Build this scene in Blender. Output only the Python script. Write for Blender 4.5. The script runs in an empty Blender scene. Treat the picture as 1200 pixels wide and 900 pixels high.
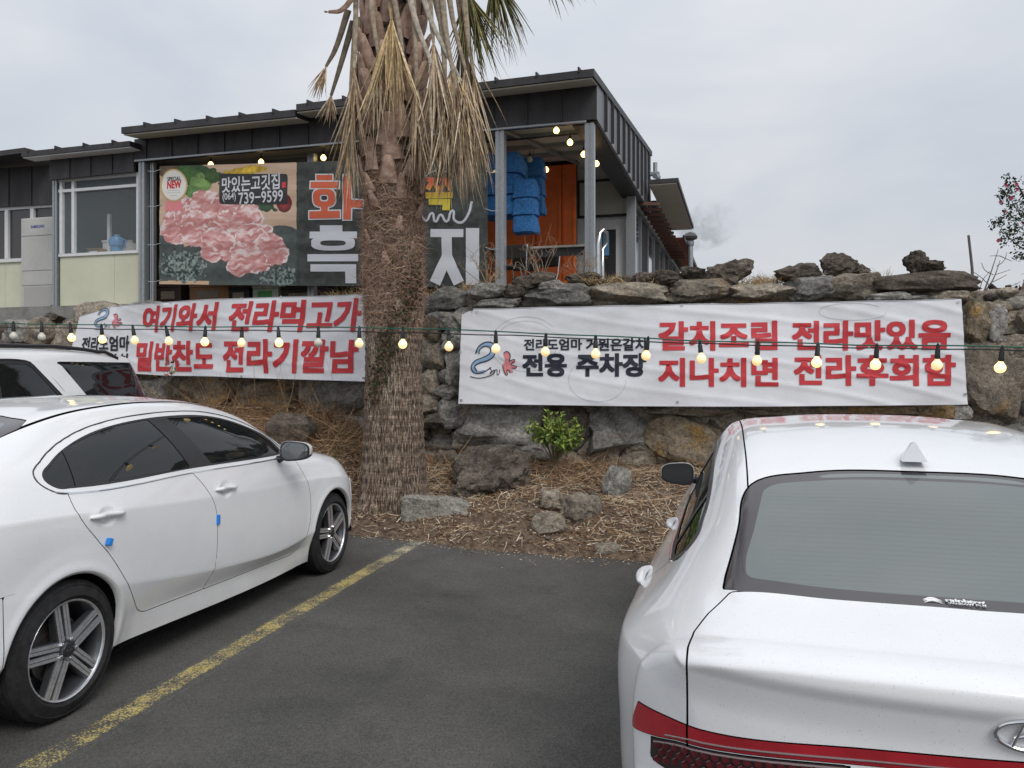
import bpy, bmesh, math, random
import numpy as np
from mathutils import Vector, Matrix, noise as mnoise

scene = bpy.context.scene
COL = scene.collection
random.seed(11)
RNG = np.random.default_rng(7)

# ------------------------------------------------------------------ camera
FPX, HY, EYE = 920.0, 433.0, 1.62          # focal length (px of a 1200 px wide frame), horizon row, eye height
cam_data = bpy.data.cameras.new("camera")
cam_data.sensor_width = 36.0
cam_data.lens = FPX / 1200.0 * 36.0
cam_data.shift_y = -(450.0 - HY) / 1200.0
cam_data.clip_start = 0.05
cam_data.clip_end = 3000.0
camera = bpy.data.objects.new("camera", cam_data)
camera.location = (0, 0, EYE)
camera.rotation_euler = (math.pi / 2, 0, 0)
COL.objects.link(camera)
scene.camera = camera

# ------------------------------------------------------------------ sky
world = bpy.data.worlds.new("World")
scene.world = world
world.use_nodes = True
nt = world.node_tree
for n in list(nt.nodes):
    nt.nodes.remove(n)
SUN_EL, SUN_ROT = math.radians(46), math.radians(155)
sky = nt.nodes.new('ShaderNodeTexSky')
sky.sky_type = 'NISHITA'
sky.sun_disc = False
sky.sun_elevation = SUN_EL
sky.sun_rotation = SUN_ROT
tc = nt.nodes.new('ShaderNodeTexCoord')
sep = nt.nodes.new('ShaderNodeSeparateXYZ')
nt.links.new(tc.outputs['Generated'], sep.inputs[0])
# cloud deck: a soft noise squeezed towards the horizon
mapn = nt.nodes.new('ShaderNodeMapping')
mapn.inputs['Scale'].default_value = (1.0, 1.0, 2.6)
nt.links.new(tc.outputs['Generated'], mapn.inputs[0])
cn = nt.nodes.new('ShaderNodeTexNoise')
cn.inputs['Scale'].default_value = 2.1
cn.inputs['Detail'].default_value = 5
cn.inputs['Roughness'].default_value = 0.5
cn.inputs['Distortion'].default_value = 0.35
nt.links.new(mapn.outputs[0], cn.inputs[0])
cr = nt.nodes.new('ShaderNodeValToRGB')
cr.color_ramp.elements[0].position = 0.33
cr.color_ramp.elements[0].color = (0.79, 0.85, 0.94, 1)
cr.color_ramp.elements[1].position = 0.68
cr.color_ramp.elements[1].color = (1.05, 1.055, 1.085, 1)
nt.links.new(cn.outputs[0], cr.inputs[0])
grad = nt.nodes.new('ShaderNodeMapRange')      # overcast sky: brighter overhead than at the horizon
grad.inputs['From Min'].default_value = 0.0
grad.inputs['From Max'].default_value = 1.0
grad.inputs['To Min'].default_value = 4.6
grad.inputs['To Max'].default_value = 8.2
nt.links.new(sep.outputs['Z'], grad.inputs['Value'])
vm = nt.nodes.new('ShaderNodeVectorMath')
vm.operation = 'SCALE'
nt.links.new(cr.outputs[0], vm.inputs[0])
nt.links.new(grad.outputs[0], vm.inputs['Scale'])
mx = nt.nodes.new('ShaderNodeMix')
mx.data_type = 'RGBA'
mx.inputs['Factor'].default_value = 0.93
nt.links.new(sky.outputs[0], mx.inputs['A'])
nt.links.new(vm.outputs[0], mx.inputs['B'])
bg = nt.nodes.new('ShaderNodeBackground')
bg.inputs['Strength'].default_value = 0.105
nt.links.new(mx.outputs['Result'], bg.inputs['Color'])
wo = nt.nodes.new('ShaderNodeOutputWorld')
nt.links.new(bg.outputs[0], wo.inputs['Surface'])

# ------------------------------------------------------------------ sun behind cloud
sun_data = bpy.data.lights.new("sun", 'SUN')
sun_data.energy = 1.15
sun_data.angle = math.radians(25)
sun_data.color = (1.0, 0.97, 0.92)
sun = bpy.data.objects.new("sun", sun_data)
COL.objects.link(sun)
_d = Vector((math.sin(SUN_ROT) * math.cos(SUN_EL), math.cos(SUN_ROT) * math.cos(SUN_EL), math.sin(SUN_EL)))
sun.rotation_euler = (-_d).to_track_quat('-Z', 'Y').to_euler()

scene.view_settings.view_transform = 'Standard'
scene.view_settings.look = 'None'
scene.view_settings.exposure = 0.36
scene.view_settings.gamma = 1.0
scene.view_settings.use_curve_mapping = False
scene.cycles.max_bounces = 6
scene.cycles.transparent_max_bounces = 8

# ------------------------------------------------------------------ materials
MATS = {}

def srgb(r, g, b):
    f = lambda c: (c / 255) / 12.92 if c / 255 <= 0.04045 else ((c / 255 + 0.055) / 1.055) ** 2.4
    return (f(r), f(g), f(b), 1)

def mat(name, col, rough=0.6, metal=0.0, coat=0.0, spec=0.5, var=0.0, vscale=8.0, col2=None, bump=0.0,
        bscale=40.0, bdist=0.01, emit=None, estr=0.0, detail=6.0, coords='Object', rand=0.0, ior=1.45,
        stretch=None, trans=0.0, alpha=1.0, coat_rough=0.03):
    """procedural principled material: two-tone noise, optional bump, optional per-object shade"""
    if name in MATS:
        return MATS[name]
    m = bpy.data.materials.new(name)
    m.use_nodes = True
    t = m.node_tree
    p = t.nodes['Principled BSDF']
    if len(col) == 3:
        col = (*col, 1)
    p.inputs['Base Color'].default_value = col
    p.inputs['Roughness'].default_value = rough
    p.inputs['Metallic'].default_value = metal
    p.inputs['Coat Weight'].default_value = coat
    p.inputs['Coat Roughness'].default_value = coat_rough
    p.inputs['Specular IOR Level'].default_value = spec
    p.inputs['IOR'].default_value = ior
    p.inputs['Transmission Weight'].default_value = trans
    p.inputs['Alpha'].default_value = alpha
    if emit:
        p.inputs['Emission Color'].default_value = (*emit[:3], 1)
        p.inputs['Emission Strength'].default_value = estr
    c = t.nodes.new('ShaderNodeTexCoord')
    vec = c.outputs[coords]
    if stretch:
        mp = t.nodes.new('ShaderNodeMapping')
        mp.inputs['Scale'].default_value = stretch
        t.links.new(vec, mp.inputs[0])
        vec = mp.outputs[0]
    if rand:
        oi = t.nodes.new('ShaderNodeObjectInfo')
        ad = t.nodes.new('ShaderNodeVectorMath')
        ad.operation = 'ADD'
        sc = t.nodes.new('ShaderNodeVectorMath')
        sc.operation = 'SCALE'
        cb = t.nodes.new('ShaderNodeCombineXYZ')
        for i in range(3):
            t.links.new(oi.outputs['Random'], cb.inputs[i])
        t.links.new(cb.outputs[0], sc.inputs[0])
        sc.inputs['Scale'].default_value = 37.0
        t.links.new(vec, ad.inputs[0])
        t.links.new(sc.outputs[0], ad.inputs[1])
        vec = ad.outputs[0]
    if var > 0 or col2 is not None:
        n = t.nodes.new('ShaderNodeTexNoise')
        n.inputs['Scale'].default_value = vscale
        n.inputs['Detail'].default_value = detail
        n.inputs['Roughness'].default_value = 0.65
        t.links.new(vec, n.inputs['Vector'])
        r = t.nodes.new('ShaderNodeValToRGB')
        c2 = col2 if col2 is not None else tuple(min(1, x * (1 + var)) for x in col[:3])
        c1 = col[:3] if col2 is not None else tuple(x * (1 - var) for x in col[:3])
        r.color_ramp.elements[0].position = 0.36
        r.color_ramp.elements[1].position = 0.66
        r.color_ramp.elements[0].color = (*c1, 1)
        r.color_ramp.elements[1].color = (*c2[:3], 1)
        t.links.new(n.outputs[0], r.inputs[0])
        out = r.outputs[0]
        if rand:
            hs = t.nodes.new('ShaderNodeHueSaturation')
            mr = t.nodes.new('ShaderNodeMapRange')
            mr.inputs['To Min'].default_value = 1 - rand
            mr.inputs['To Max'].default_value = 1 + rand
            t.links.new(oi.outputs['Random'], mr.inputs[0])
            t.links.new(mr.outputs[0], hs.inputs['Value'])
            t.links.new(out, hs.inputs['Color'])
            out = hs.outputs[0]
        t.links.new(out, p.inputs['Base Color'])
    if bump > 0:
        n2 = t.nodes.new('ShaderNodeTexNoise')
        n2.inputs['Scale'].default_value = bscale
        n2.inputs['Detail'].default_value = 8
        n2.inputs['Roughness'].default_value = 0.7
        t.links.new(vec, n2.inputs['Vector'])
        b = t.nodes.new('ShaderNodeBump')
        b.inputs['Strength'].default_value = bump
        b.inputs['Distance'].default_value = bdist
        t.links.new(n2.outputs[0], b.inputs['Height'])
        t.links.new(b.outputs[0], p.inputs['Normal'])
    MATS[name] = m
    return m

def vcol_mat(name, rough=0.8, attr='tint', spec=0.3, var=0.0, vscale=20, bump=0.0, bscale=60, bdist=0.003, trans=False):
    """material that takes its colour from a per-vertex colour attribute (strand, print and leaf colours)"""
    if name in MATS:
        return MATS[name]
    m = bpy.data.materials.new(name)
    m.use_nodes = True
    t = m.node_tree
    p = t.nodes['Principled BSDF']
    a = t.nodes.new('ShaderNodeAttribute')
    a.attribute_name = attr
    p.inputs['Roughness'].default_value = rough
    p.inputs['Specular IOR Level'].default_value = spec
    c = t.nodes.new('ShaderNodeTexCoord')
    if var > 0:
        n = t.nodes.new('ShaderNodeTexNoise')
        n.inputs['Scale'].default_value = vscale
        n.inputs['Detail'].default_value = 5
        t.links.new(c.outputs['Object'], n.inputs['Vector'])
        mr = t.nodes.new('ShaderNodeMapRange')
        mr.inputs['From Min'].default_value = 0.3
        mr.inputs['From Max'].default_value = 0.7
        mr.inputs['To Min'].default_value = 1 - var
        mr.inputs['To Max'].default_value = 1 + var
        t.links.new(n.outputs[0], mr.inputs[0])
        sc = t.nodes.new('ShaderNodeVectorMath')
        sc.operation = 'SCALE'
        t.links.new(a.outputs['Color'], sc.inputs[0])
        t.links.new(mr.outputs[0], sc.inputs['Scale'])
        t.links.new(sc.outputs[0], p.inputs['Base Color'])
    else:
        t.links.new(a.outputs['Color'], p.inputs['Base Color'])
    if bump > 0:
        n2 = t.nodes.new('ShaderNodeTexNoise')
        n2.inputs['Scale'].default_value = bscale
        t.links.new(c.outputs['Object'], n2.inputs['Vector'])
        b = t.nodes.new('ShaderNodeBump')
        b.inputs['Strength'].default_value = bump
        b.inputs['Distance'].default_value = bdist
        t.links.new(n2.outputs[0], b.inputs['Height'])
        t.links.new(b.outputs[0], p.inputs['Normal'])
    MATS[name] = m
    return m

# ------------------------------------------------------------------ object helpers
def link(o, parent=None):
    COL.objects.link(o)
    if parent is not None:
        o.parent = parent
    return o

def thing(name, label, cat, loc=(0, 0, 0), rotz=0.0, group=None):
    o = bpy.data.objects.new(name, None)
    o.empty_display_size = 0.1
    o.location = loc
    o.rotation_euler = (0, 0, rotz)
    COL.objects.link(o)
    o['label'] = label
    o['category'] = cat
    if group:
        o['group'] = group
    return o

def tag(o, label=None, cat=None, group=None, kind=None):
    if label:
        o['label'] = label
    if cat:
        o['category'] = cat
    if group:
        o['group'] = group
    if kind:
        o['kind'] = kind
    return o

def mesh_obj(name, V, F, m, parent=None, smooth=False, colors=None, normals=None, loc=None):
    me = bpy.data.meshes.new(name)
    V = np.asarray(V, dtype=np.float32)
    if isinstance(F, np.ndarray):
        k = F.shape[1]
        me.vertices.add(len(V))
        me.vertices.foreach_set('co', V.ravel())
        me.loops.add(F.size)
        me.loops.foreach_set('vertex_index', F.astype(np.int32).ravel())
        me.polygons.add(len(F))
        me.polygons.foreach_set('loop_start', np.arange(0, F.size, k, dtype=np.int32))
        me.update(calc_edges=True)
    else:
        me.from_pydata([tuple(map(float, v)) for v in V], [], F)
        me.update()
    if smooth:
        me.polygons.foreach_set('use_smooth', np.ones(len(me.polygons), dtype=bool))
    if m is not None:
        me.materials.append(m)
    if colors is not None:
        ca = me.color_attributes.new('tint', 'FLOAT_COLOR', 'POINT')
        c = np.ones((len(V), 4), dtype=np.float32)
        c[:, :3] = colors
        ca.data.foreach_set('color', c.ravel())
    if normals is not None:
        me.normals_split_custom_set_from_vertices(np.asarray(normals, dtype=np.float32).tolist())
    o = bpy.data.objects.new(name, me)
    if loc is not None:
        o.location = loc
    return link(o, parent)

class MB:
    """collects boxes, tubes, lathes in one mesh"""
    def __init__(self):
        self.v = []
        self.f = []
    def add(self, V, F):
        b = len(self.v)
        self.v.extend([tuple(map(float, x)) for x in V])
        self.f.extend([tuple(i + b for i in f) for f in F])
        return self
    def box(self, x0, y0, z0, x1, y1, z1, M=None):
        V = [(x, y, z) for z in (z0, z1) for y in (y0, y1) for x in (x0, x1)]
        if M is not None:
            V = [M @ Vector(v) for v in V]
        F = [(0, 2, 3, 1), (4, 5, 7, 6), (0, 1, 5, 4), (2, 6, 7, 3), (0, 4, 6, 2), (1, 3, 7, 5)]
        return self.add(V, F)
    def hexa(self, P):
        """eight corners: four of the bottom ring, four of the top ring, same order"""
        F = [(3, 2, 1, 0), (4, 5, 6, 7), (0, 1, 5, 4), (1, 2, 6, 5), (2, 3, 7, 6), (3, 0, 4, 7)]
        return self.add(P, F)
    def tube(self, pts, r, n=8, caps=True, flat=None):
        pts = [Vector(p) for p in pts]
        rs = r if hasattr(r, '__len__') else [r] * len(pts)
        V = []
        up = Vector((0, 0, 1))
        prev = None
        for i, p in enumerate(pts):
            d = (pts[min(i + 1, len(pts) - 1)] - pts[max(i - 1, 0)])
            if d.length < 1e-9:
                d = Vector((0, 0, 1))
            d.normalize()
            a = d.cross(up if abs(d.z) < 0.95 else Vector((1, 0, 0))) if prev is None else (prev - d * prev.dot(d))
            if a.length < 1e-6:
                a = d.orthogonal()
            a.normalize()
            prev = a
            b = d.cross(a)
            for k in range(n):
                t = 2 * math.pi * k / n
                V.append(p + (a * math.cos(t) + b * math.sin(t) * (flat or 1)) * rs[i])
        F = []
        for i in range(len(pts) - 1):
            for k in range(n):
                k2 = (k + 1) % n
                F.append((i * n + k, i * n + k2, (i + 1) * n + k2, (i + 1) * n + k))
        if caps:
            F.append(tuple(range(n - 1, -1, -1)))
            F.append(tuple(range((len(pts) - 1) * n, len(pts) * n)))
        return self.add(V, F)
    def lathe(self, prof, n=32, M=None, closed=False):
        """profile of (radius, height) pairs turned round z"""
        V = []
        for r, z in prof:
            for k in range(n):
                t = 2 * math.pi * k / n
                V.append(Vector((r * math.cos(t), r * math.sin(t), z)))
        if M is not None:
            V = [M @ v for v in V]
        F = []
        m = len(prof)
        for i in range(m - 1 if not closed else m):
            j = (i + 1) % m
            for k in range(n):
                k2 = (k + 1) % n
                F.append((i * n + k, i * n + k2, j * n + k2, j * n + k))
        return self.add(V, F)
    def build(self, name, m, parent=None, smooth=False, loc=None, bevel=0.0, autosmooth=False):
        o = mesh_obj(name, self.v, self.f, m, parent, smooth, loc=loc)
        bm = bmesh.new()
        bm.from_mesh(o.data)
        bmesh.ops.recalc_face_normals(bm, faces=bm.faces)
        if bevel:
            bmesh.ops.bevel(bm, geom=[e for e in bm.edges if e.calc_face_angle(0) > 0.6], offset=bevel, segments=2,
                            affect='EDGES', profile=0.5, clamp_overlap=True)
        bm.to_mesh(o.data)
        bm.free()
        if autosmooth:
            o.data.polygons.foreach_set('use_smooth', np.ones(len(o.data.polygons), dtype=bool))
            try:
                o.data.set_sharp_from_angle(angle=math.radians(35))
            except Exception:
                pass
        return o

def ray(px, py):
    return Vector(((px - 600) / FPX, 1.0, (HY - py) / FPX))

def at(px, py, depth):
    """the point that lies 'depth' metres ahead of the eye on the sight line through a photo pixel"""
    return Vector((0, 0, EYE)) + ray(px, py) * depth

def pchip(xk, yk, x):
    xk = np.asarray(xk, float); yk = np.asarray(yk, float); x = np.asarray(x, float)
    h = np.diff(xk); d = np.diff(yk) / h
    m = np.zeros(len(xk))
    m[0] = d[0]; m[-1] = d[-1]
    for i in range(1, len(xk) - 1):
        if d[i - 1] * d[i] > 0:
            w1 = 2 * h[i] + h[i - 1]; w2 = h[i] + 2 * h[i - 1]
            m[i] = (w1 + w2) / (w1 / d[i - 1] + w2 / d[i])
    i = np.clip(np.searchsorted(xk, x) - 1, 0, len(h) - 1)
    t = np.clip((x - xk[i]) / h[i], 0, 1)
    return ((1 + 2 * t) * (1 - t) ** 2) * yk[i] + t * (1 - t) ** 2 * h[i] * m[i] + t * t * (3 - 2 * t) * yk[i + 1] + t * t * (t - 1) * h[i] * m[i + 1]

def crom(xk, yk, x):
    """smooth (non monotone) cubic through the knots"""
    xk = np.asarray(xk, float); yk = np.asarray(yk, float); x = np.asarray(x, float)
    h = np.diff(xk); d = np.diff(yk) / h
    m = np.concatenate([[d[0]], (d[:-1] * h[1:] + d[1:] * h[:-1]) / (h[1:] + h[:-1]), [d[-1]]])
    i = np.clip(np.searchsorted(xk, x) - 1, 0, len(h) - 1)
    t = np.clip((x - xk[i]) / h[i], 0, 1)
    return ((1 + 2 * t) * (1 - t) ** 2) * yk[i] + t * (1 - t) ** 2 * h[i] * m[i] + t * t * (3 - 2 * t) * yk[i + 1] + t * t * (t - 1) * h[i] * m[i + 1]

def poly_sd(P, x, y):
    """signed distance to a closed polygon, negative inside"""
    P = np.asarray(P, float)
    d = np.full(x.shape, 1e9); s = np.zeros(x.shape, bool)
    n = len(P)
    for i in range(n):
        ax, ay = P[i]; bx, by = P[(i + 1) % n]
        ex, ey = bx - ax, by - ay
        wx, wy = x - ax, y - ay
        t = np.clip((wx * ex + wy * ey) / (ex * ex + ey * ey + 1e-12), 0, 1)
        d = np.minimum(d, (wx - ex * t) ** 2 + (wy - ey * t) ** 2)
        c = ((ay <= y) & (by > y)) | ((by <= y) & (ay > y))
        with np.errstate(divide='ignore', invalid='ignore'):
            xi = ax + (y - ay) / (by - ay if by != ay else 1e-12) * ex
        s ^= c & (x < xi)
    d = np.sqrt(d)
    return np.where(s, -d, d)

def smooth_poly(P, n=8, closed=True, keep=()):
    """Catmull-Rom rounding of a polygon; corners listed in 'keep' stay sharp"""
    P = [np.array(p, float) for p in P]
    out = []
    m = len(P)
    rng_ = range(m if closed else m - 1)
    for i in rng_:
        p1, p2 = P[i], P[(i + 1) % m]
        p0 = P[i - 1] if (closed or i > 0) else p1
        p3 = P[(i + 2) % m] if (closed or i < m - 2) else p2
        L = np.linalg.norm(p2 - p1)
        def tan(a, b, c):
            u = (b - a) / (np.linalg.norm(b - a) + 1e-9); w = (c - b) / (np.linalg.norm(c - b) + 1e-9)
            t = u + w
            return t / (np.linalg.norm(t) + 1e-9) * L
        m1 = (p2 - p1) if i in keep or (not closed and i == 0) else tan(p0, p1, p2)
        m2 = (p2 - p1) if ((i + 1) % m) in keep or (not closed and i == m - 2) else tan(p1, p2, p3)
        for k in range(n):
            t = k / n
            out.append((1 + 2 * t) * (1 - t) ** 2 * p1 + t * (1 - t) ** 2 * m1 + t * t * (3 - 2 * t) * p2 + t * t * (t - 1) * m2)
    if not closed:
        out.append(P[-1])
    return np.array(out)

def tri_clip(A, T, f):
    """keep the part of a triangle mesh where f<=0; A holds per-vertex attributes (all interpolated)"""
    ins = f <= 0
    c = ins[T].sum(1)
    keep = T[c == 3]
    part = [keep]
    newA = []
    base = len(A)
    def cutpt(a, b):
        fa, fb = f[a], f[b]
        t = (fa / (fa - fb))[:, None]
        return A[a] * (1 - t) + A[b] * t
    for want in (1, 2):
        S = T[c == want]
        if not len(S):
            continue
        I = ins[S]
        if want == 1:
            k = np.argmax(I, axis=1)
        else:
            k = np.argmax(~I, axis=1)
        r = np.arange(len(S))
        a, b, d = S[r, k], S[r, (k + 1) % 3], S[r, (k + 2) % 3]
        # shared cut vertices through unique edges
        e = np.concatenate([np.stack([np.minimum(a, b), np.maximum(a, b)], 1), np.stack([np.minimum(a, d), np.maximum(a, d)], 1)])
        u, inv = np.unique(e, axis=0, return_inverse=True)
        inv = inv.ravel()
        pts = cutpt(u[:, 0], u[:, 1])
        i_ab = base + inv[:len(S)]; i_ad = base + inv[len(S):]
        newA.append(pts)
        base += len(pts)
        if want == 1:
            part.append(np.stack([a, i_ab, i_ad], 1))
        else:
            part.append(np.stack([i_ab, b, d], 1))
            part.append(np.stack([i_ab, d, i_ad], 1))
    T2 = np.concatenate(part) if part else T[:0]
    A2 = np.concatenate([A] + newA) if newA else A
    if len(T2) == 0:
        return A2[:0], T2
    u, inv = np.unique(T2, return_inverse=True)
    return A2[u], inv.reshape(-1, 3)

# ------------------------------------------------------------------ lettering
_TXT = {}
def text_tris(s, bold=0.0, res=3):
    """2-D triangles of a line of type, as (verts, tris), cap height about 1"""
    key = (s, bold, res)
    if key in _TXT:
        return _TXT[key]
    cu = bpy.data.curves.new('type', 'FONT')
    cu.body = s
    cu.size = 1.0
    cu.resolution_u = res
    cu.offset = min(bold, 0.010)
    o = bpy.data.objects.new('type', cu)
    COL.objects.link(o)
    dg = bpy.context.evaluated_depsgraph_get()
    dg.update()
    me = o.evaluated_get(dg).to_mesh()
    me.calc_loop_triangles()
    V = np.array([v.co[:] for v in me.vertices], float).reshape(-1, 3)
    T = np.array([t.vertices[:] for t in me.loop_triangles], int).reshape(-1, 3)
    bpy.data.objects.remove(o)
    bpy.data.curves.remove(cu)
    V[:, 2] = 0
    extra = bold - 0.015
    if extra > 0.001:
        Vs, Ts = [], []
        k = 0
        for dx, dy in ((-1, -1), (1, -1), (1, 1), (-1, 1), (0, 1), (0, -1), (1, 0), (-1, 0)):
            W = V.copy()
            W[:, 0] += dx * extra; W[:, 1] += dy * extra; W[:, 2] = k
            Vs.append(W); Ts.append(T + k * len(V)); k += 1
        V = np.concatenate(Vs); T = np.concatenate(Ts)
    _TXT[key] = (V, T)
    return V, T

def refine(V, T, L):
    """split edges longer than L so flat print can follow a wavy cloth"""
    for _ in range(7):
        e = np.concatenate([T[:, [0, 1]], T[:, [1, 2]], T[:, [2, 0]]])
        e.sort(axis=1)
        u, inv = np.unique(e, axis=0, return_inverse=True)
        inv = inv.ravel()
        ln = np.linalg.norm(V[u[:, 0], :2] - V[u[:, 1], :2], axis=1)
        mark = ln > L
        if not mark.any():
            break
        idx = np.full(len(u), -1)
        idx[mark] = len(V) + np.arange(mark.sum())
        V = np.concatenate([V, (V[u[mark, 0]] + V[u[mark, 1]]) / 2])
        m = len(T)
        mid = np.stack([idx[inv[:m]], idx[inv[m:2 * m]], idx[inv[2 * m:]]], 1)
        out = []
        cnt = (mid >= 0).sum(1)
        out.append(T[cnt == 0])
        for k in range(3):
            s = (cnt == 1) & (mid[:, k] >= 0)
            a, b, c, q = T[s, k], T[s, (k + 1) % 3], T[s, (k + 2) % 3], mid[s, k]
            out += [np.stack([a, q, c], 1), np.stack([q, b, c], 1)]
            s = (cnt == 2) & (mid[:, k] < 0)
            a, b, c = T[s, k], T[s, (k + 1) % 3], T[s, (k + 2) % 3]
            q1, q2 = mid[s, (k + 1) % 3], mid[s, (k + 2) % 3]
            out += [np.stack([a, b, q1], 1), np.stack([a, q1, q2], 1), np.stack([q2, q1, c], 1)]
        s = cnt == 3
        a, b, c = T[s].T if s.any() else (np.zeros(0, int),) * 3
        q = mid[s]
        out += [np.stack([a, q[:, 0], q[:, 2]], 1), np.stack([b, q[:, 1], q[:, 0]], 1), np.stack([c, q[:, 2], q[:, 1]], 1), q]
        T = np.concatenate(out)
    return V, T

def fit_text(s, x0, y0, x1, y1, bold=0.0, shear=0.0, lift=0.0002, res=3):
    V, T = text_tris(s, bold, res)
    V = V.copy()
    mn, mxx = V[:, :2].min(0), V[:, :2].max(0)
    V[:, 0] = x0 + (V[:, 0] - mn[0]) / (mxx[0] - mn[0]) * (x1 - x0)
    V[:, 1] = y0 + (V[:, 1] - mn[1]) / (mxx[1] - mn[1]) * (y1 - y0)
    V[:, 0] += shear * (V[:, 1] - (y0 + y1) / 2)
    V[:, 2] *= lift
    return V, T
# ================================================================== CARS
def ring_curve(P, tau, seg):
    """smooth curve through the section's control points; tau 0 keeps a crease, 1 rounds it"""
    P = np.asarray(P, float)
    n = len(P)
    L = np.linalg.norm(np.diff(P, axis=0), axis=1) + 1e-9
    U = np.diff(P, axis=0) / L[:, None]
    out, vv = [], []
    def tan(i, side):
        if i == 0:
            return U[0]
        if i == n - 1:
            t = np.array([-1.0, 0.0])         # the roof centre line is level
            return t if tau[i] > 0 else U[-1]
        a, b = U[i - 1], U[i]
        w = L[i] / (L[i] + L[i - 1])
        t = a * w + b * (1 - w)
        t = t / (np.linalg.norm(t) + 1e-9)
        own = b if side else a
        t = tau[i] * t + (1 - tau[i]) * own
        return t / (np.linalg.norm(t) + 1e-9)
    for i in range(n - 1):
        m1, m2 = tan(i, 1) * L[i], tan(i + 1, 0) * L[i]
        for k in range(seg[i]):
            t = k / seg[i]
            out.append((1 + 2 * t) * (1 - t) ** 2 * P[i] + t * (1 - t) ** 2 * m1 + t * t * (3 - 2 * t) * P[i + 1] + t * t * (t - 1) * m2)
            vv.append(i + t)
    out.append(P[-1]); vv.append(n - 1)
    return np.array(out), np.array(vv)

def car_surface(sp):
    """half grid of the body: rings of sections along the length plus closed nose and tail"""
    K = len(sp['lines'])
    x0, x1 = sp['x0'], sp['x1']
    xs = np.linspace(x0, x1, sp.get('nx', 230))
    Y = np.array([crom(*zip(*l[0]), xs) for l in sp['lines']])
    Z = np.array([crom(*zip(*l[1]), xs) for l in sp['lines']])
    rings = []
    for i, x in enumerate(xs):
        R, vv = ring_curve(np.stack([Y[:, i], Z[:, i]], 1), sp['tau'], sp['seg'])
        rings.append(np.concatenate([np.full((len(R), 1), x), R], 1))
    G = np.array(rings)                                   # nx, nv, 3
    G[..., 0] += (sp['rear'](G[..., 1], .5) - sp['rear'](0 * G[..., 1], .5)) * np.clip(1 - (G[..., 0] - x0) / .75, 0, 1) ** 2
    G[..., 0] += (sp['front'](G[..., 1], .5) - sp['front'](0 * G[..., 1], .5)) * np.clip(1 - (x1 - G[..., 0]) / .60, 0, 1) ** 2
    def cap(E, face, s0, sign):
        out = []
        c = np.array([0.0, sp['capz']])
        ss = np.linspace(0, 1, 70)[1:] ** 2.0
        s0 = s0 if sign > 0 or 'rtop' not in sp else np.interp(vv, [2.5, 4.2], [s0, sp['rtop']])
        for s in ss:
            p = E[:, 1:] * (1 - s) + c * s
            g = np.sqrt(np.clip(1 - (1 - np.minimum(s / s0, 1)) ** 2.2, 0, 1))
            x = E[:, 0] + (face(p[:, 0], p[:, 1]) - E[:, 0]) * g
            out.append(np.concatenate([x[:, None], p], 1))
        return out
    tail = cap(G[0], sp['rear'], sp['rs'], -1)[::-1]
    nose = cap(G[-1], sp['front'], sp['fs'], 1)
    G = np.array(tail + list(G) + nose)
    if 'warp' in sp:
        G = sp['warp'](G)
    du = np.gradient(G, axis=0); dv = np.gradient(G, axis=1)
    N = np.cross(dv, du)
    N /= np.linalg.norm(N, axis=2)[..., None] + 1e-12
    N[:, -1, 1] = 0
    nx, nv = G.shape[:2]
    N *= np.where((N[nx // 2, nv // 3, 1]) < 0, -1, 1)
    A = np.concatenate([G.reshape(-1, 3), N.reshape(-1, 3), np.tile(vv, nx)[:, None]], 1)
    i, j = np.meshgrid(np.arange(nx - 1), np.arange(nv - 1), indexing='ij')
    a = (i * nv + j).ravel(); b = a + 1; c = a + nv; d = c + 1
    T = np.concatenate([np.stack([a, c, d], 1), np.stack([a, d, b], 1)])
    e1 = A[T[:, 1], :3] - A[T[:, 0], :3]; e2 = A[T[:, 2], :3] - A[T[:, 0], :3]
    fn = np.cross(e1, e2)
    flip = (fn * A[T[:, 0], 3:6]).sum(1) < 0
    T[flip] = T[flip][:, ::-1]
    B = A.copy(); B[:, 1] *= -1; B[:, 4] *= -1
    T2 = T[:, ::-1] + len(A)
    return np.concatenate([A, B]), np.concatenate([T, T2])

class Car:
    def __init__(self, sp):
        self.A, self.T = car_surface(sp)
        self.sp = sp
        s = self.A[(self.A[:, 1] > 0.3) & (self.A[:, 6] < 6.2)]
        self.side = s
        self.top = self.A[self.A[:, 6] > 3.5]
    def sy(self, x, z):
        """half width of the flank at a side-view point"""
        d = (self.side[:, 0] - x) ** 2 + (self.side[:, 2] - z) ** 2
        k = np.argpartition(d, 6)[:6]
        w = 1 / (d[k] + 1e-6)
        return float((self.side[k, 1] * w).sum() / w.sum())
    def sz(self, x, y):
        d = (self.top[:, 0] - x) ** 2 + (self.top[:, 1] - y) ** 2 - 0.00001 * self.top[:, 2]
        k = np.argpartition(d, 6)[:6]
        w = 1 / (d[k] + 1e-6)
        return float((self.top[k, 2] * w).sum() / w.sum())
    def sx_rear(self, y, z):
        s = self.A[(self.A[:, 0] < -0.6)]
        d = (s[:, 1] - y) ** 2 + (s[:, 2] - z) ** 2 + 0.02 * (s[:, 0] + 1.1) ** 2
        k = np.argpartition(d, 6)[:6]
        w = 1 / (d[k] + 1e-6)
        return float((s[k, 0] * w).sum() / w.sum())
    def sx_front(self, y, z):
        s = self.A[(self.A[:, 0] > 3.0)]
        d = (s[:, 1] - y) ** 2 + (s[:, 2] - z) ** 2 + 0.02 * (s[:, 0] - 3.6) ** 2
        k = np.argpartition(d, 6)[:6]
        w = 1 / (d[k] + 1e-6)
        return float((s[k, 0] * w).sum() / w.sum())

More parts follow.
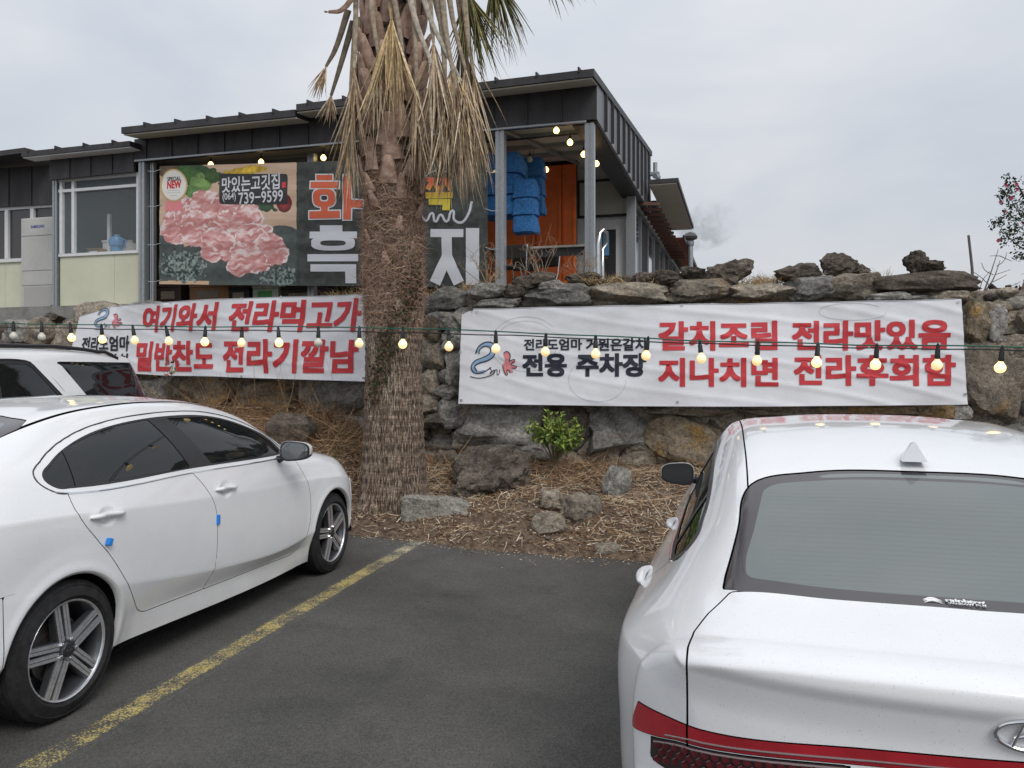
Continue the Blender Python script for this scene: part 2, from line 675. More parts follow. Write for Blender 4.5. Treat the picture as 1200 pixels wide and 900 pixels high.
def piece(name, M, m, parent, off=0.0):
    A, T = M
    if len(T) == 0:
        return None
    V = A[:, :3] + A[:, 3:6] * off
    c = A[T][:, :, 1].mean(1)
    if np.abs(c).min() > .08 and (c > 0).any() and (c < 0).any():      # a left and a right piece
        for s in (c > 0, c < 0):
            u, inv = np.unique(T[s], return_inverse=True)
            o = mesh_obj(name, V[u], inv.reshape(-1, 3), m, parent, smooth=True, normals=A[u, 3:6])
        return o
    return mesh_obj(name, V, T, m, parent, smooth=True, normals=A[:, 3:6])

def split(M, f, g=0.0024):
    """inner piece, remainder; a shut line 2*g wide stays open between them"""
    A, T = M
    v = f(A)
    return tri_clip(A, T, v + g), tri_clip(A, T, -(v) + g)

def car_mats():
    p = mat('white_paint', (0.80, 0.81, 0.825), rough=0.32, coat=1.0, coat_rough=0.02, spec=0.5, var=0.025, vscale=3.0)
    t = p.node_tree
    if 'dust' not in t.nodes:      # fine road dust: tiny specks and a little grime low on the panels
        n = t.nodes.new('ShaderNodeTexNoise'); n.name = 'dust'
        n.inputs['Scale'].default_value = 240; n.inputs['Detail'].default_value = 3
        c = t.nodes.new('ShaderNodeTexCoord')
        t.links.new(c.outputs['Object'], n.inputs['Vector'])
        r = t.nodes.new('ShaderNodeValToRGB')
        r.color_ramp.elements[0].position = 0.64; r.color_ramp.elements[0].color = (0, 0, 0, 1)
        r.color_ramp.elements[1].position = 0.72; r.color_ramp.elements[1].color = (1, 1, 1, 1)
        t.links.new(n.outputs[0], r.inputs[0])
        s = t.nodes.new('ShaderNodeSeparateXYZ'); t.links.new(c.outputs['Object'], s.inputs[0])
        g = t.nodes.new('ShaderNodeMapRange')
        g.inputs['From Min'].default_value = 0.17; g.inputs['From Max'].default_value = 0.42
        g.inputs['To Min'].default_value = 0.42; g.inputs['To Max'].default_value = 0.0
        t.links.new(s.outputs['Z'], g.inputs[0])
        n3 = t.nodes.new('ShaderNodeTexNoise'); n3.inputs['Scale'].default_value = 5; n3.inputs['Detail'].default_value = 6
        t.links.new(c.outputs['Object'], n3.inputs['Vector'])
        mu = t.nodes.new('ShaderNodeMath'); mu.operation = 'MULTIPLY'
        t.links.new(g.outputs[0], mu.inputs[0]); t.links.new(n3.outputs[0], mu.inputs[1])
        ad = t.nodes.new('ShaderNodeMath'); ad.operation = 'MULTIPLY_ADD'
        ad.inputs[1].default_value = 0.5
        t.links.new(r.outputs[0], ad.inputs[0]); t.links.new(mu.outputs[0], ad.inputs[2])
        mx = t.nodes.new('ShaderNodeMix'); mx.data_type = 'RGBA'
        bc = t.nodes['Principled BSDF'].inputs['Base Color']
        src = bc.links[0].from_socket
        t.links.new(ad.outputs[0], mx.inputs['Factor'])
        t.links.new(src, mx.inputs['A'])
        mx.inputs['B'].default_value = (0.30, 0.28, 0.25, 1)
        t.links.new(mx.outputs['Result'], bc)
        rr = t.nodes.new('ShaderNodeMapRange')
        rr.inputs['To Min'].default_value = 0.02; rr.inputs['To Max'].default_value = 0.10
        n4 = t.nodes.new('ShaderNodeTexNoise'); n4.inputs['Scale'].default_value = 2.5; n4.inputs['Detail'].default_value = 7
        t.links.new(c.outputs['Object'], n4.inputs['Vector'])
        t.links.new(n4.outputs[0], rr.inputs[0])
        t.links.new(rr.outputs[0], t.nodes['Principled BSDF'].inputs['Coat Roughness'])
    return dict(
        paint=p,
        glass=mat('tinted_glass', (0.010, 0.012, 0.013), rough=0.02, spec=0.6, ior=1.5),
        rglass=mat('rear_glass_film', (0.075, 0.095, 0.09), rough=0.08, spec=0.9, coat=0.5, ior=1.6, var=0.08, vscale=1.5),
        frit=mat('glass_frit', (0.042, 0.036, 0.040), rough=0.12, spec=0.6, coat=0.4),
        black=mat('black_trim', (0.028, 0.028, 0.031), rough=0.38, spec=0.5, var=0.1, vscale=30),
        shell=mat('shut_line_dark', (0.01, 0.01, 0.011), rough=0.9, spec=0.1),
        chrome=mat('chrome_trim', (0.75, 0.76, 0.78), rough=0.12, metal=1.0),
        tyre=mat('tyre_rubber', (0.022, 0.022, 0.023), rough=0.78, spec=0.3, var=0.35, vscale=25, bump=0.25, bscale=120, bdist=0.002),
        rimdark=mat('rim_dark_gloss', (0.09, 0.092, 0.10), rough=0.35, metal=0.6, coat=0.5),
        rimface=mat('rim_machined', (0.66, 0.67, 0.70), rough=0.30, metal=.75, var=0.15, vscale=60, stretch=(1, 1, 1)),
        disc=mat('brake_disc', (0.25, 0.23, 0.21), rough=0.45, metal=0.9, var=0.3, vscale=30),
        red=mat('red_lens', (0.36, 0.010, 0.020), rough=0.10, spec=0.6, coat=1.0, var=0.25, vscale=4),
        darklens=mat('dark_lens', (0.02, 0.012, 0.014), rough=0.12, coat=1.0),
        clearlens=mat('clear_lens', (0.10, 0.105, 0.11), rough=0.08, coat=1.0),
        foam=mat('blue_foam', (0.02, 0.24, 0.72), rough=0.75, bump=0.2, bscale=200, bdist=0.001),
        white=mat('white_mark', (0.85, 0.85, 0.85), rough=0.5),
    )

def build_wheel(parent, cm, x, y, z, R=0.317, W=0.225, side=-1, name='wheel', rimR=0.228, letters=None, proto=None):
    """wheel > tyre, rim, spoke pieces; side -1 looks to the car's right"""
    if proto is not None:
        w = proto.copy(); w.location = (x, y, z); w.rotation_euler = (0, 0, 0 if side < 0 else math.pi)
        link(w, parent)
        for ch in proto.children:
            c = ch.copy(); link(c, w)
        return w
    w = bpy.data.objects.new(name, None)
    w.empty_display_size = 0.1
    w.location = (x, y, z)
    w.rotation_euler = (0, 0, 0 if side < 0 else math.pi)
    link(w, parent)
    # local: axle along y, outer face towards -y
    M = Matrix.Rotation(math.pi / 2, 4, 'X')              # lathe z -> -y (outward)
    h = W / 2
    prof = [(rimR - .004, -h + .02), (rimR + .012, -h), (R * .80, -h - .008), (R * .93, -h + .006), (R - .006, -h + .022)]
    tread = []
    for k in range(5):
        a = -h + .022 + k * (W - .044) / 5
        b = a + (W - .044) / 5
        tread += [(R, a + .004), (R, b - .005), (R - .008, b - .0045), (R - .008, b + .0035)]
    prof += tread[:-2] + [(R - .006, h - .022), (R * .935, h - .006), (R * .925, h - .0035), (R * .915, h - .006), (R * .80, h + .008), (R * .775, h + .010), (R * .765, h + .0065), (rimR + .012, h + .002), (rimR + .002, h - .006), (rimR - .004, h - .016)]
    t = MB().lathe(prof, 72, M)
    to = t.build('tyre', cm['tyre'], w, autosmooth=True)
    b = MB().lathe([(rimR - .004, -h + .02), (rimR - .03, -h + .03), (rimR - .04, h - .09), (rimR - .018, h - .03), (rimR - .006, h - .010), (rimR + .002, h - .003), (rimR + .001, h - .014), (rimR - .004, h - .018)], 64, M)
    b.lathe([(rimR - .02, -h + .05), (.0, -h + .045)], 48, M)
    b.build('rim', cm['rimdark'], w, autosmooth=True)
    MB().lathe([(rimR + .002, h - .0045), (rimR - .001, h - .0005), (rimR - .007, h - .004), (rimR - .010, h - .011)], 64, M).build('rim_lip', cm['rimface'], w, autosmooth=True)
    MB().lathe([(.05, h - .075), (.145, h - .075), (.147, h - .085), (.05, h - .085)], 40, M).build('brake_disc', cm['disc'], w, autosmooth=True)
    def P(r, a, d):                                        # polar on the wheel face, d outwards
        return Vector((r * math.cos(a), -d, r * math.sin(a)))
    for k in range(5):
        a0 = math.radians(90 + 72 * k + 10)
        m = MB(); f = MB()
        for s in (-1, 1):
            # each spoke forks into two arms that run to the rim
            ai, ao = a0 + s * .42, a0 + s * .108
            ri, ro = .052, rimR - .010
            wi, wo = .0155, .0150
            def quad(r, a, wd, d):
                c = P(r, a, d); tn = Vector((-math.sin(a0), 0, math.cos(a0)))
                return c - tn * wd, c + tn * wd
            d1, d2 = h - .012, h - .010
            p1, p2 = quad(ri, ai, wi, d1); p3, p4 = quad(ro, ao, wo, d2)
            q1, q2 = quad(ri, ai, wi + .005, d1 - .004); q3, q4 = quad(ro, ao, wo + .004, d2 - .004)
            r1, r2 = quad(ri, ai, wi + .006, d1 - .045); r3, r4 = quad(ro, ao, wo + .006, d2 - .035)
            m.hexa([r1, r2, r4, r3, q1, q2, q4, q3])
            m.hexa([q1, q2, q4, q3, *[v + Vector((0, .0006, 0)) for v in (p1, p2, p4, p3)]])
            # machined face with a dark groove down the middle
            tn = Vector((-math.sin(a0), 0, math.cos(a0)))
            for g0, g1 in ((-1, -.12), (.12, 1)):
                mi, mo_ = (p1 + p2) / 2, (p3 + p4) / 2
                A_ = [mi + tn * wi * g0, mi + tn * wi * g1, mo_ + tn * wo * g1, mo_ + tn * wo * g0]
                f.hexa([v + Vector((0, .002, 0)) for v in A_] + [v + Vector((0, -.0012, 0)) for v in A_])
        # web joining the pair near the hub
        m.hexa([P(.045, a0 - .5, h - .05), P(.045, a0 + .5, h - .05), P(.10, a0 + .20, h - .05), P(.10, a0 - .20, h - .05),
                P(.045, a0 - .5, h - .022), P(.045, a0 + .5, h - .022), P(.10, a0 + .20, h - .020), P(.10, a0 - .20, h - .020)])
        s_ = m.build('spoke', cm['rimdark'], w)
        fo = f.build('spoke_face', cm['rimface'], w)
    hub = MB().lathe([(.066, h - .05), (.066, h - .017), (.060, h - .012), (.034, h - .012), (.032, h - .010), (.030, h - .006), (.0, h - .004)], 36, M)
    hub.build('hub', cm['rimdark'], w, autosmooth=True)
    cap_ = MB().lathe([(.029, h - .005), (.027, h - .002), (.0, h - .001)], 30, M).build('hub_cap', cm['black'], w, autosmooth=True)
    for k in range(5):
        a = math.radians(90 + 72 * k + 46)
        c = P(.046, a, 0)
        MB().lathe([(.011, h - .011), (.0105, h - .003), (.006, h - .001), (.0, h - .001)], 6, Matrix.Translation(c) @ M).build('lug_nut', cm['chrome'], w)
    if letters:
        V, T = fit_text(letters, -.018, -.006, .018, .006, bold=.02)
        V2 = np.stack([V[:, 0], np.full(len(V), -(h + .0002)) - V[:, 2], V[:, 1]], 1)
        mesh_obj('emblem', V2, T[:, ::-1], cm['chrome'], w)
    return w

def arch_f(cx, R, cz):
    return lambda A: np.where(np.abs(A[:, 1]) > 0.35, np.hypot(A[:, 0] - cx, A[:, 2] - cz) - R, 1.0)

def side_poly(P, vmax=6.3, side=0):
    P = np.asarray(P)
    def f(A):
        d = poly_sd(P, A[:, 0], A[:, 2])
        bad = (A[:, 6] > vmax) | (np.abs(A[:, 1]) < 0.25)
        if side:
            bad |= (A[:, 1] * side < 0)
        return np.where(bad, np.maximum(d, 0.05), d)
    return f

def top_poly(P, vmin=4.2, zmin=-1):
    """plan-view outline, half of it given for y>=0"""
    P = np.asarray(P)
    Q = np.concatenate([P, (P * [1, -1])[::-1]])
    def f(A):
        d = poly_sd(Q, A[:, 0], A[:, 1])
        return np.where((A[:, 6] < vmin) | (A[:, 2] < zmin), np.maximum(d, 0.05), d)
    return f

def wheel_well(car, x, cz, R, parent, cm, side):
    """dark liner inside the arch and the rolled painted lip of the wing"""
    m = MB(); lip = []
    N = 40
    V = []; F = []
    LV = []
    for i in range(N + 1):
        a = math.radians(-28 + 236 * i / N)
        px, pz = x + R * math.cos(a), cz + R * math.sin(a)
        y = car.sy(px, pz)
        V += [(px, side * (y - .004), pz), (x + (R + .004) * math.cos(a), side * .52, cz + (R + .004) * math.sin(a))]
        LV += [(px, side * (y + .0005), pz), (x + (R - .011) * math.cos(a), side * (y - .007), cz + (R - .011) * math.sin(a)), (x + (R - .011) * math.cos(a), side * (y - .03), cz + (R - .011) * math.sin(a))]
    for i in range(N):
        F.append((2 * i, 2 * i + 1, 2 * i + 3, 2 * i + 2))
    V.append((x, side * .52, cz)); c = len(V) - 1
    for i in range(N):
        F.append((2 * i + 1, c, 2 * i + 3))
    mesh_obj('wheel_well', V, F, cm['shell'], parent, smooth=False)
    F = []
    for i in range(N):
        for k in (0, 1):
            F.append((3 * i + k, 3 * i + k + 1, 3 * i + k + 4, 3 * i + k + 3))
    mesh_obj('arch_lip', LV, F, cm['paint'], parent, smooth=True)

def mirror_unit(parent, cm, x, y, z, side, glass_rear=True, s=1.0):
    """door mirror: painted cap, black lower shell and foot, glass facing backwards (-x)"""
    def egg(scale, off, zlo, zhi, n=14, m=10):
        V = []; F = []
        for i in range(m + 1):
            t = i / m
            prof = (math.sin(math.pi * min(1, t * .5 + .5)) ** .55)        # blunt back, rounded nose
            xx = -.055 + .125 * t
            rr = [1.0, 1.0, .99, .965, .93, .88, .81, .72, .59, .41, .05][i] if m == 10 else prof
            for k in range(n):
                a = 2 * math.pi * k / n
                cy, cz_ = math.cos(a), math.sin(a)
                ex = 2 / 3.2
                py = math.copysign(abs(cy) ** ex, cy) * .105 * rr
                pz = math.copysign(abs(cz_) ** ex, cz_) * .066 * rr * (1 - .15 * py / .105)
                V.append(((xx + .02 * (py / .1)) * s * scale, side * (py * s * scale + off), pz * s * scale))
        for i in range(m):
            for k in range(n):
                F.append((i * n + k, i * n + (k + 1) % n, (i + 1) * n + (k + 1) % n, (i + 1) * n + k))
        F.append(tuple(range(n))); F.append(tuple(range(m * n, m * n + n)))
        return V, F
    r = bpy.data.objects.new('side_mirror', None); r.empty_display_size = .1; r.location = (x, side * y, z); link(r, parent)
    V, F = egg(1, .02, 0, 0, 28, 10)
    V = np.array(V)
    b = MB().add(V, F)
    o = b.build('mirror_shell', cm['paint'], r, autosmooth=True)
    W = V.copy(); W[:, 2] = np.minimum(W[:, 2], -.022 * s); W[:, :2] *= 1.012; W[:, 1] -= side * .0002; W[:, 2] -= .003
    o2 = MB().add(W, F).build('mirror_base', cm['black'], r, autosmooth=True)
    foot = MB().tube([(0.0, side * -.06, -.035 * s), (.015, side * -.115, -.06 * s), (.03, side * -.16, -.075 * s)], [.028 * s, .02 * s, .03 * s], 12)
    foot.build('mirror_arm', cm['black'], r, autosmooth=True)
    ring = MB(); g = MB()
    pts = []
    for k in range(28):
        a = 2 * math.pi * k / 28
        cy, cz_ = math.cos(a), math.sin(a); ex = 2 / 3.2
        pts.append((math.copysign(abs(cy) ** ex, cy), math.copysign(abs(cz_) ** ex, cz_)))
    for sc, dx, nm, mt in ((.97, -.004, 'mirror_rim', cm['black']), (.86, -.0065, 'mirror_glass', cm['mirror'])):
        VV = []
        for py, pz in pts:
            yy = py * .105 * sc * s; zz = pz * .066 * sc * s * (1 - .15 * py)
            VV.append(((-.055 + .02 * py * sc) * s + dx, side * (yy + .02), zz))
        VV += [(v[0] + .003, v[1], v[2]) for v in VV]
        n = 28
        FF = [tuple(range(n))] + [(k, (k + 1) % n, n + (k + 1) % n, n + k) for k in range(n)]
        MB().add(VV, FF).build(nm, mt, r)
    return r

def door_handle(car, parent, cm, x, z, side, L=.215, slope=0.0):
    """pull handle standing off the panel over a shallow dish"""
    h = bpy.data.objects.new('door_handle', None); h.empty_display_size = .05
    link(h, parent)
    # dish: an oval recess with its own rounded rim
    nV = []; F = []
    n, m = 28, 7
    cx, czz = x - .005, z - .012
    for i in range(m + 1):
        r = i / m
        for k in range(n):
            a = 2 * math.pi * k / n
            px, pz = cx + .062 * r * math.cos(a), czz + .040 * r * math.sin(a)
            nV.append((px, side * (car.sy(px, pz) + .0012 - .0135 * (1 - r * r) ** 1.2 * 0), pz))
    bowl = [(v[0], v[1], v[2]) for v in nV]
    for i in range(m):
        for k in range(n):
            F.append((i * n + k, i * n + (k + 1) % n, (i + 1) * n + (k + 1) % n, (i + 1) * n + k))
    pts = []; rs = []
    N = 18
    for i in range(N + 1):
        t = i / N
        px = x - L / 2 + L * t
        stand = .005 + .024 * math.sin(math.pi * min(1, max(0, t))) ** .5
        pz = z + slope * (px - x) + .004 * math.sin(math.pi * t)
        pts.append((px, side * (car.sy(px, pz) + stand - .004), pz))
        rs.append(.019 * (math.sin(math.pi * (.06 + .88 * t))) ** .35)
    MB().tube(pts, rs, 14, flat=.8).build('handle_grip', cm['paint'], h, autosmooth=True)
    k = (x + L * .02, side * (car.sy(x, z) + .048), z - .002)
    return h

def proj_tube(car, P, side, r, off=0.0, close=False):
    pts = [(x, side * (car.sy(x, z) + off), z) for x, z in P]
    if close:
        pts.append(pts[0])
    return pts

def add_antenna(parent, cm, x, z, mt, s=1.0):
    V = []; F = []
    prof = [(-.075, .062), (-.05, .060), (-.02, .050), (.02, .034), (.06, .018), (.10, .006), (.125, .0)]
    n = len(prof)
    for i, (px, h) in enumerate(prof):
        w = .033 * (1 - .65 * (px + .075) / .2) + .004
        for j, (fy, fz) in enumerate([(-1, 0), (-.62, .45), (-.16, .95), (0, 1), (.16, .95), (.62, .45), (1, 0)]):
            V.append((x + px * s - (0.018 if (i == 0 and fz == 0) else 0), fy * w * s, z + h * fz * s))
    for i in range(n - 1):
        for j in range(6):
            F.append((i * 7 + j, i * 7 + j + 1, (i + 1) * 7 + j + 1, (i + 1) * 7 + j))
    F.append((0, 1, 2, 3, 4, 5, 6))
    return MB().add(V, F).build('roof_antenna', mt, parent, autosmooth=True)

CM = car_mats()
CM['mirror'] = mat('mirror_glass', (0.22, 0.23, 0.24), rough=0.03, metal=1.0)
CM['dish'] = mat('white_paint_recess', (0.80, 0.81, 0.825), rough=0.35, coat=1.0)
CM['fin'] = mat('antenna_paint', (0.66, 0.68, 0.71), rough=0.3, coat=0.8)

# ------------------------------------------------------------------ the left sedan
def build_left_sedan():
    def face_f(y, z):
        b = pchip([.1, .2, .32, .5, .62, .72, .80, .88, 1.1], [3.54, 3.60, 3.63, 3.64, 3.635, 3.62, 3.60, 3.56, 3.5], z)
        u = np.abs(y) / .85
        return b - .12 * u ** 2 - .12 * u ** 4
    def face_r(y, z):
        b = pchip([.1, .25, .4, .6, .7, .85, 1.0, 1.1], [-.98, -1.05, -1.08, -1.08, -1.03, -1.02, -1.03, -1.0], z)
        u = np.abs(y) / .85
        return b + .10 * u ** 2 + .16 * u ** 4
    lines = [
        ([(-.92, .66), (-.6, .76), (0, .80), (2.7, .80), (3.1, .77), (3.38, .64)], [(-.92, .30), (-.5, .25), (0, .22), (.5, .205), (2.15, .16), (2.7, .17), (3.38, .20)]),
        ([(-.92, .76), (-.6, .845), (0, .872), (.5, .845), (1.2, .842), (2.2, .846), (2.7, .876), (3.1, .845), (3.38, .74)], [(-.92, .40), (-.5, .37), (0, .35), (.5, .335), (2.15, .285), (2.7, .30), (3.38, .30)]),
        ([(-.92, .79), (-.6, .865), (0, .893), (1.2, .888), (2.2, .892), (2.7, .895), (3.1, .865), (3.38, .765)], [(-.92, .62), (0, .60), (.5, .505), (1.2, .405), (2.2, .375), (2.45, .42), (2.7, .50), (3.38, .50)]),
        ([(-.92, .775), (-.6, .85), (0, .884), (.4, .888), (1.2, .880), (2.2, .882), (2.7, .885), (3.1, .85), (3.38, .745)], [(-.92, .965), (-.5, .965), (0, .94), (.4, .905), (1.2, .84), (2.2, .79), (2.7, .765), (3.38, .66)]),
        ([(-.92, .70), (-.5, .79), (0, .832), (.4, .84), (1, .836), (1.95, .83), (2.3, .815), (2.7, .795), (3.1, .735), (3.38, .62)], [(-.92, 1.045), (-.5, 1.06), (0, 1.035), (1, 1.015), (1.95, .985), (2.3, .955), (2.7, .925), (3.1, .845), (3.38, .745)]),
        ([(-.92, .62), (-.5, .69), (0, .715), (.9, .735), (1.6, .735), (2.0, .765), (2.3, .75), (2.7, .71), (3.1, .64), (3.38, .52)], [(-.92, 1.065), (-.5, 1.13), (0, 1.21), (.4, 1.25), (.9, 1.26), (1.5, 1.22), (1.9, 1.11), (2.15, 1.02), (2.4, .985), (2.7, .955), (3.1, .875), (3.38, .775)]),
        ([(-.92, .52), (-.6, .56), (0, .575), (.6, .59), (1, .592), (1.4, .60), (1.8, .635), (2.15, .68), (2.35, .66), (2.7, .59), (3.1, .52), (3.38, .42)], [(-.92, 1.07), (-.6, 1.13), (-.3, 1.215), (0, 1.315), (.3, 1.383), (.6, 1.412), (.95, 1.418), (1.35, 1.39), (1.8, 1.275), (2.15, 1.10), (2.35, 1.02), (2.7, .975), (3.1, .895), (3.38, .79)]),
        ([(-.92, .32), (-.6, .34), (0, .35), (1, .36), (1.8, .39), (2.2, .42), (2.7, .36), (3.38, .26)], [(-.92, 1.075), (-.6, 1.145), (-.3, 1.235), (0, 1.335), (.3, 1.408), (.6, 1.440), (.95, 1.447), (1.35, 1.425), (1.8, 1.315), (2.2, 1.12), (2.4, 1.035), (2.7, .99), (3.1, .91), (3.38, .80)]),
        ([(-.92, 0), (3.38, 0)], [(-.92, 1.08), (-.6, 1.155), (-.3, 1.25), (0, 1.345), (.3, 1.42), (.6, 1.453), (.95, 1.462), (1.35, 1.442), (1.8, 1.335), (2.2, 1.14), (2.4, 1.045), (2.7, 1.0), (3.1, .925), (3.38, .81)]),
    ]
    def warp(G):
        x, y, z = G[..., 0], G[..., 1], G[..., 2]
        for cx in (0.0, 2.70):                            # raised flare round each wheel arch
            r = np.hypot(x - cx, z - .317)
            y = y + np.where(y > .5, .013 * np.exp(-((r - .362) / .030) ** 2) + .006 * np.exp(-((r - .41) / .05) ** 2), 0)
        for hx, hz in ((.235, .895), (1.26, .875)):        # hand dishes behind the door pulls
            e = ((x - hx) / .062) ** 2 + ((z - hz) / .043) ** 2
            y = y - np.where(y > .5, .019 * np.clip(1 - e, 0, 1) ** .8, 0)
        G = G.copy(); G[..., 1] = y
        return G
    sp = dict(lines=lines, x0=-.92, x1=3.46, tau=[1, .35, .25, .35, .9, 1, .75, 1, 1], seg=[8, 14, 26, 14, 12, 12, 8, 8], rear=face_r, front=face_f, rs=.3, fs=.55, capz=.42, warp=warp, nx=330)
    car = Car(sp)
    rot = math.radians(13.45)
    D = Vector((math.sin(rot), math.cos(rot), 0)); Rt = Vector((math.cos(rot), -math.sin(rot), 0))
    org = Vector((-2.058, 3.65, 0)) - Rt * .885
    root = thing('parked_car', 'white four-door sedan parked nose-in on the left, with blue foam door guards', 'car', org, math.atan2(D.y, D.x), 'white cars parked in the lot')
    cm = CM
    M = (car.A, car.T)
    # openings for the wheels
    for cx in (0.0, 2.70):
        M = tri_clip(M[0], M[1], -arch_f(cx, .358, .317)(M[0]))
    shell = tri_clip(M[0], M[1], np.full(len(M[0]), -1.0))
    # side glass area with its frame
    surround = smooth_poly([(-.085, 1.125), (.0, 1.195), (.21, 1.285), (.45, 1.338), (.94, 1.368), (1.42, 1.338), (1.80, 1.238), (2.10, 1.085), (2.175, .995), (1.95, .99), (1.0, 1.016), (.08, 1.032), (-.02, 1.05)], 8, keep=(8,))
    reg, M = split(M, side_poly(surround), .002)
    dlo = smooth_poly([(-.045, 1.118), (.03, 1.178), (.23, 1.262), (.46, 1.314), (.94, 1.345), (1.41, 1.316), (1.78, 1.222), (2.06, 1.09), (2.11, 1.012), (1.95, 1.012), (1.0, 1.038), (.08, 1.054), (.0, 1.066)], 8, keep=(8,))
    inner, frame = split(reg, side_poly(dlo), .0006)
    piece('window_surround', frame, cm['paint'], root)
    q = smooth_poly([(-.035, 1.113), (.04, 1.172), (.128, 1.222), (.132, 1.225), (.112, 1.062), (.108, 1.060), (.02, 1.070)], 5, keep=(3, 2, 4, 5))
    rg = smooth_poly([(.190, 1.245), (.33, 1.28), (.50, 1.312), (.78, 1.335), (.795, 1.332), (.975, 1.050), (.96, 1.046), (.30, 1.056), (.28, 1.07)], 5, keep=(3, 4, 5, 6, 7, 8, 0))
    fg = smooth_poly([(.955, 1.334), (1.41, 1.305), (1.77, 1.212), (2.0, 1.100), (2.03, 1.03), (1.95, 1.025), (1.20, 1.045), (1.18, 1.05)], 6, keep=(0, 3, 4, 6, 7))
    gl = []
    for P, nm in ((q, 'quarter_window'), (rg, 'rear_side_window'), (fg, 'front_side_window')):
        for sd in (-1, 1):
            g, inner = split(inner, side_poly(P, side=sd), .0008)
            piece(nm, g, cm['glass'], root, -.004)
    piece('pillar_trim', inner, cm['black'], root, -.001)
    for sd in (-1, 1):
        # bright strip along the sill of the glass and a rubber round the outside
        b = [(x, z) for x, z in surround if z < 1.06 or x < -.05]
        b = sorted([(x, z) for x, z in smooth_poly([(2.15, .992), (1.95, .990), (1.0, 1.016), (.08, 1.032), (-.02, 1.05)], 8, closed=False)])
        MB().tube(proj_tube(car, b, sd, 0, .001), .0055, 6).build('belt_moulding', cm['chrome'], root, autosmooth=True)
        c = [tuple(p) for p in surround]
        MB().tube(proj_tube(car, c, sd, 0, -.001, True), .0042, 5).build('window_seal', cm['black'], root)
    # screens
    ws = np.array([(1.50, .0), (1.49, .30), (1.43, .54), (1.62, .575), (1.85, .61), (2.13, .66), (2.22, .66), (2.33, .45), (2.37, 0)])
    w, M = split(M, top_poly(ws, vmin=5.9), .002)
    piece('windscreen', w, cm['glass'], root, -.003)
    rs = np.array([(.19, 0), (.185, .3), (.145, .50), (.06, .545), (-.15, .555), (-.40, .565), (-.50, .55), (-.56, .3), (-.58, 0)])
    w, M = split(M, top_poly(rs, vmin=5.6), .002)
    rs2 = np.array([(.13, 0), (.125, .27), (.09, .43), (.0, .47), (-.2, .48), (-.36, .48), (-.44, .40), (-.49, .2), (-.50, 0)])
    g2, fr = split(w, top_poly(rs2, vmin=5.6), .0)
    piece('rear_window', g2, cm['rglass'], root, -.003)
    piece('rear_window_border', fr, cm['frit'], root, -.003)
    # roof panel between the two drip channels
    rp, M = split(M, lambda A: np.where((A[:, 0] > -.2) & (A[:, 0] < 1.8) & (A[:, 2] > 1.25), 6.12 - A[:, 6], .5) * .09, .0045)
    piece('roof', rp, cm['paint'], root)
    # bonnet
    hood = np.array([(2.36, 0), (2.34, .45), (2.26, .70), (2.7, .735), (3.05, .70), (3.28, .60), (3.40, .40), (3.44, 0)])
    hd, M = split(M, top_poly(hood, vmin=4.1, zmin=.72), .0024)
    piece('bonnet', hd, cm['paint'], root)
    tl = np.array([(-.62, 0), (-.60, .3), (-.52, .58), (-.75, .64), (-.95, .66), (-1.3, .66), (-1.3, 0)])
    t_, M = split(M, lambda A: np.where(A[:, 2] < .70, np.maximum(poly_sd(np.concatenate([tl, (tl * [1, -1])[::-1]]), A[:, 0], A[:, 1]), .70 - A[:, 2]), poly_sd(np.concatenate([tl, (tl * [1, -1])[::-1]]), A[:, 0], A[:, 1])), .0024)
    piece('boot_lid', t_, cm['paint'], root)
    # doors
    rd = [(.045, 1.033), (.05, .95), (.172, .782), (.234, .712), (.365, .526), (.456, .404), (.50, .352), (.552, .327), (.62, .322), (1.074, .305), (1.121, .419), (1.139, .567), (1.137, .776), (1.06, .92), (.975, 1.017)]
    rdS = np.concatenate([smooth_poly(rd[:9], 5, closed=False), smooth_poly(rd[9:], 5, closed=False)])
    fd = [(.975, 1.017), (1.06, .92), (1.137, .776), (1.139, .567), (1.121, .419), (1.074, .305), (2.05, .272), (2.13, .279), (2.185, .31), (2.255, .40), (2.305, .549), (2.29, .764), (2.215, .90), (2.165, .992)]
    fdS = np.concatenate([smooth_poly(fd[:6], 5, closed=False), smooth_poly(fd[6:], 5, closed=False)])
    for P, nm in ((rdS, 'rear_door'), (fdS, 'front_door')):
        for sd in (-1, 1):
            dr, M = split(M, side_poly(P, side=sd), .0021)
            d = piece(nm, dr, cm['paint'], root)
            if nm == 'rear_door':
                door_handle(car, d, cm, .235, .902, sd, L=.225, slope=-.05)
            else:
                door_handle(car, d, cm, 1.26, .882, sd, L=.21, slope=-.05)
                mirror_unit(d, cm, 1.93, .985, 1.055, sd)
    # headlights, grille, tail lights
    for sd in (-1, 1):
        hl = smooth_poly([(3.06, .818), (3.2, .826), (3.38, .80), (3.66, .765), (3.66, .66), (3.45, .655), (3.22, .70), (3.12, .765)], 5)
        def fh(A, sd=sd):
            d = poly_sd(hl, A[:, 0], A[:, 2])
            return np.where((A[:, 1] * sd < .36), np.maximum(d, .36 - A[:, 1] * sd), d)
        h_, M = split(M, fh, .002)
        piece('headlight', h_, cm['clearlens'], root, .001)
        tlp = smooth_poly([(-.62, .93), (-.8, .955), (-1.1, .96), (-1.12, .80), (-.95, .80), (-.74, .86)], 5)
        def ft(A, sd=sd):
            d = poly_sd(tlp, A[:, 0], A[:, 2])
            return np.where((A[:, 1] * sd < .36), np.maximum(d, .36 - A[:, 1] * sd), d)
        h_, M = split(M, ft, .002)
        piece('tail_light', h_, cm['red'], root, .001)
    gr = np.array([(-.5, .52), (.5, .52), (.46, .64), (-.46, .64)])
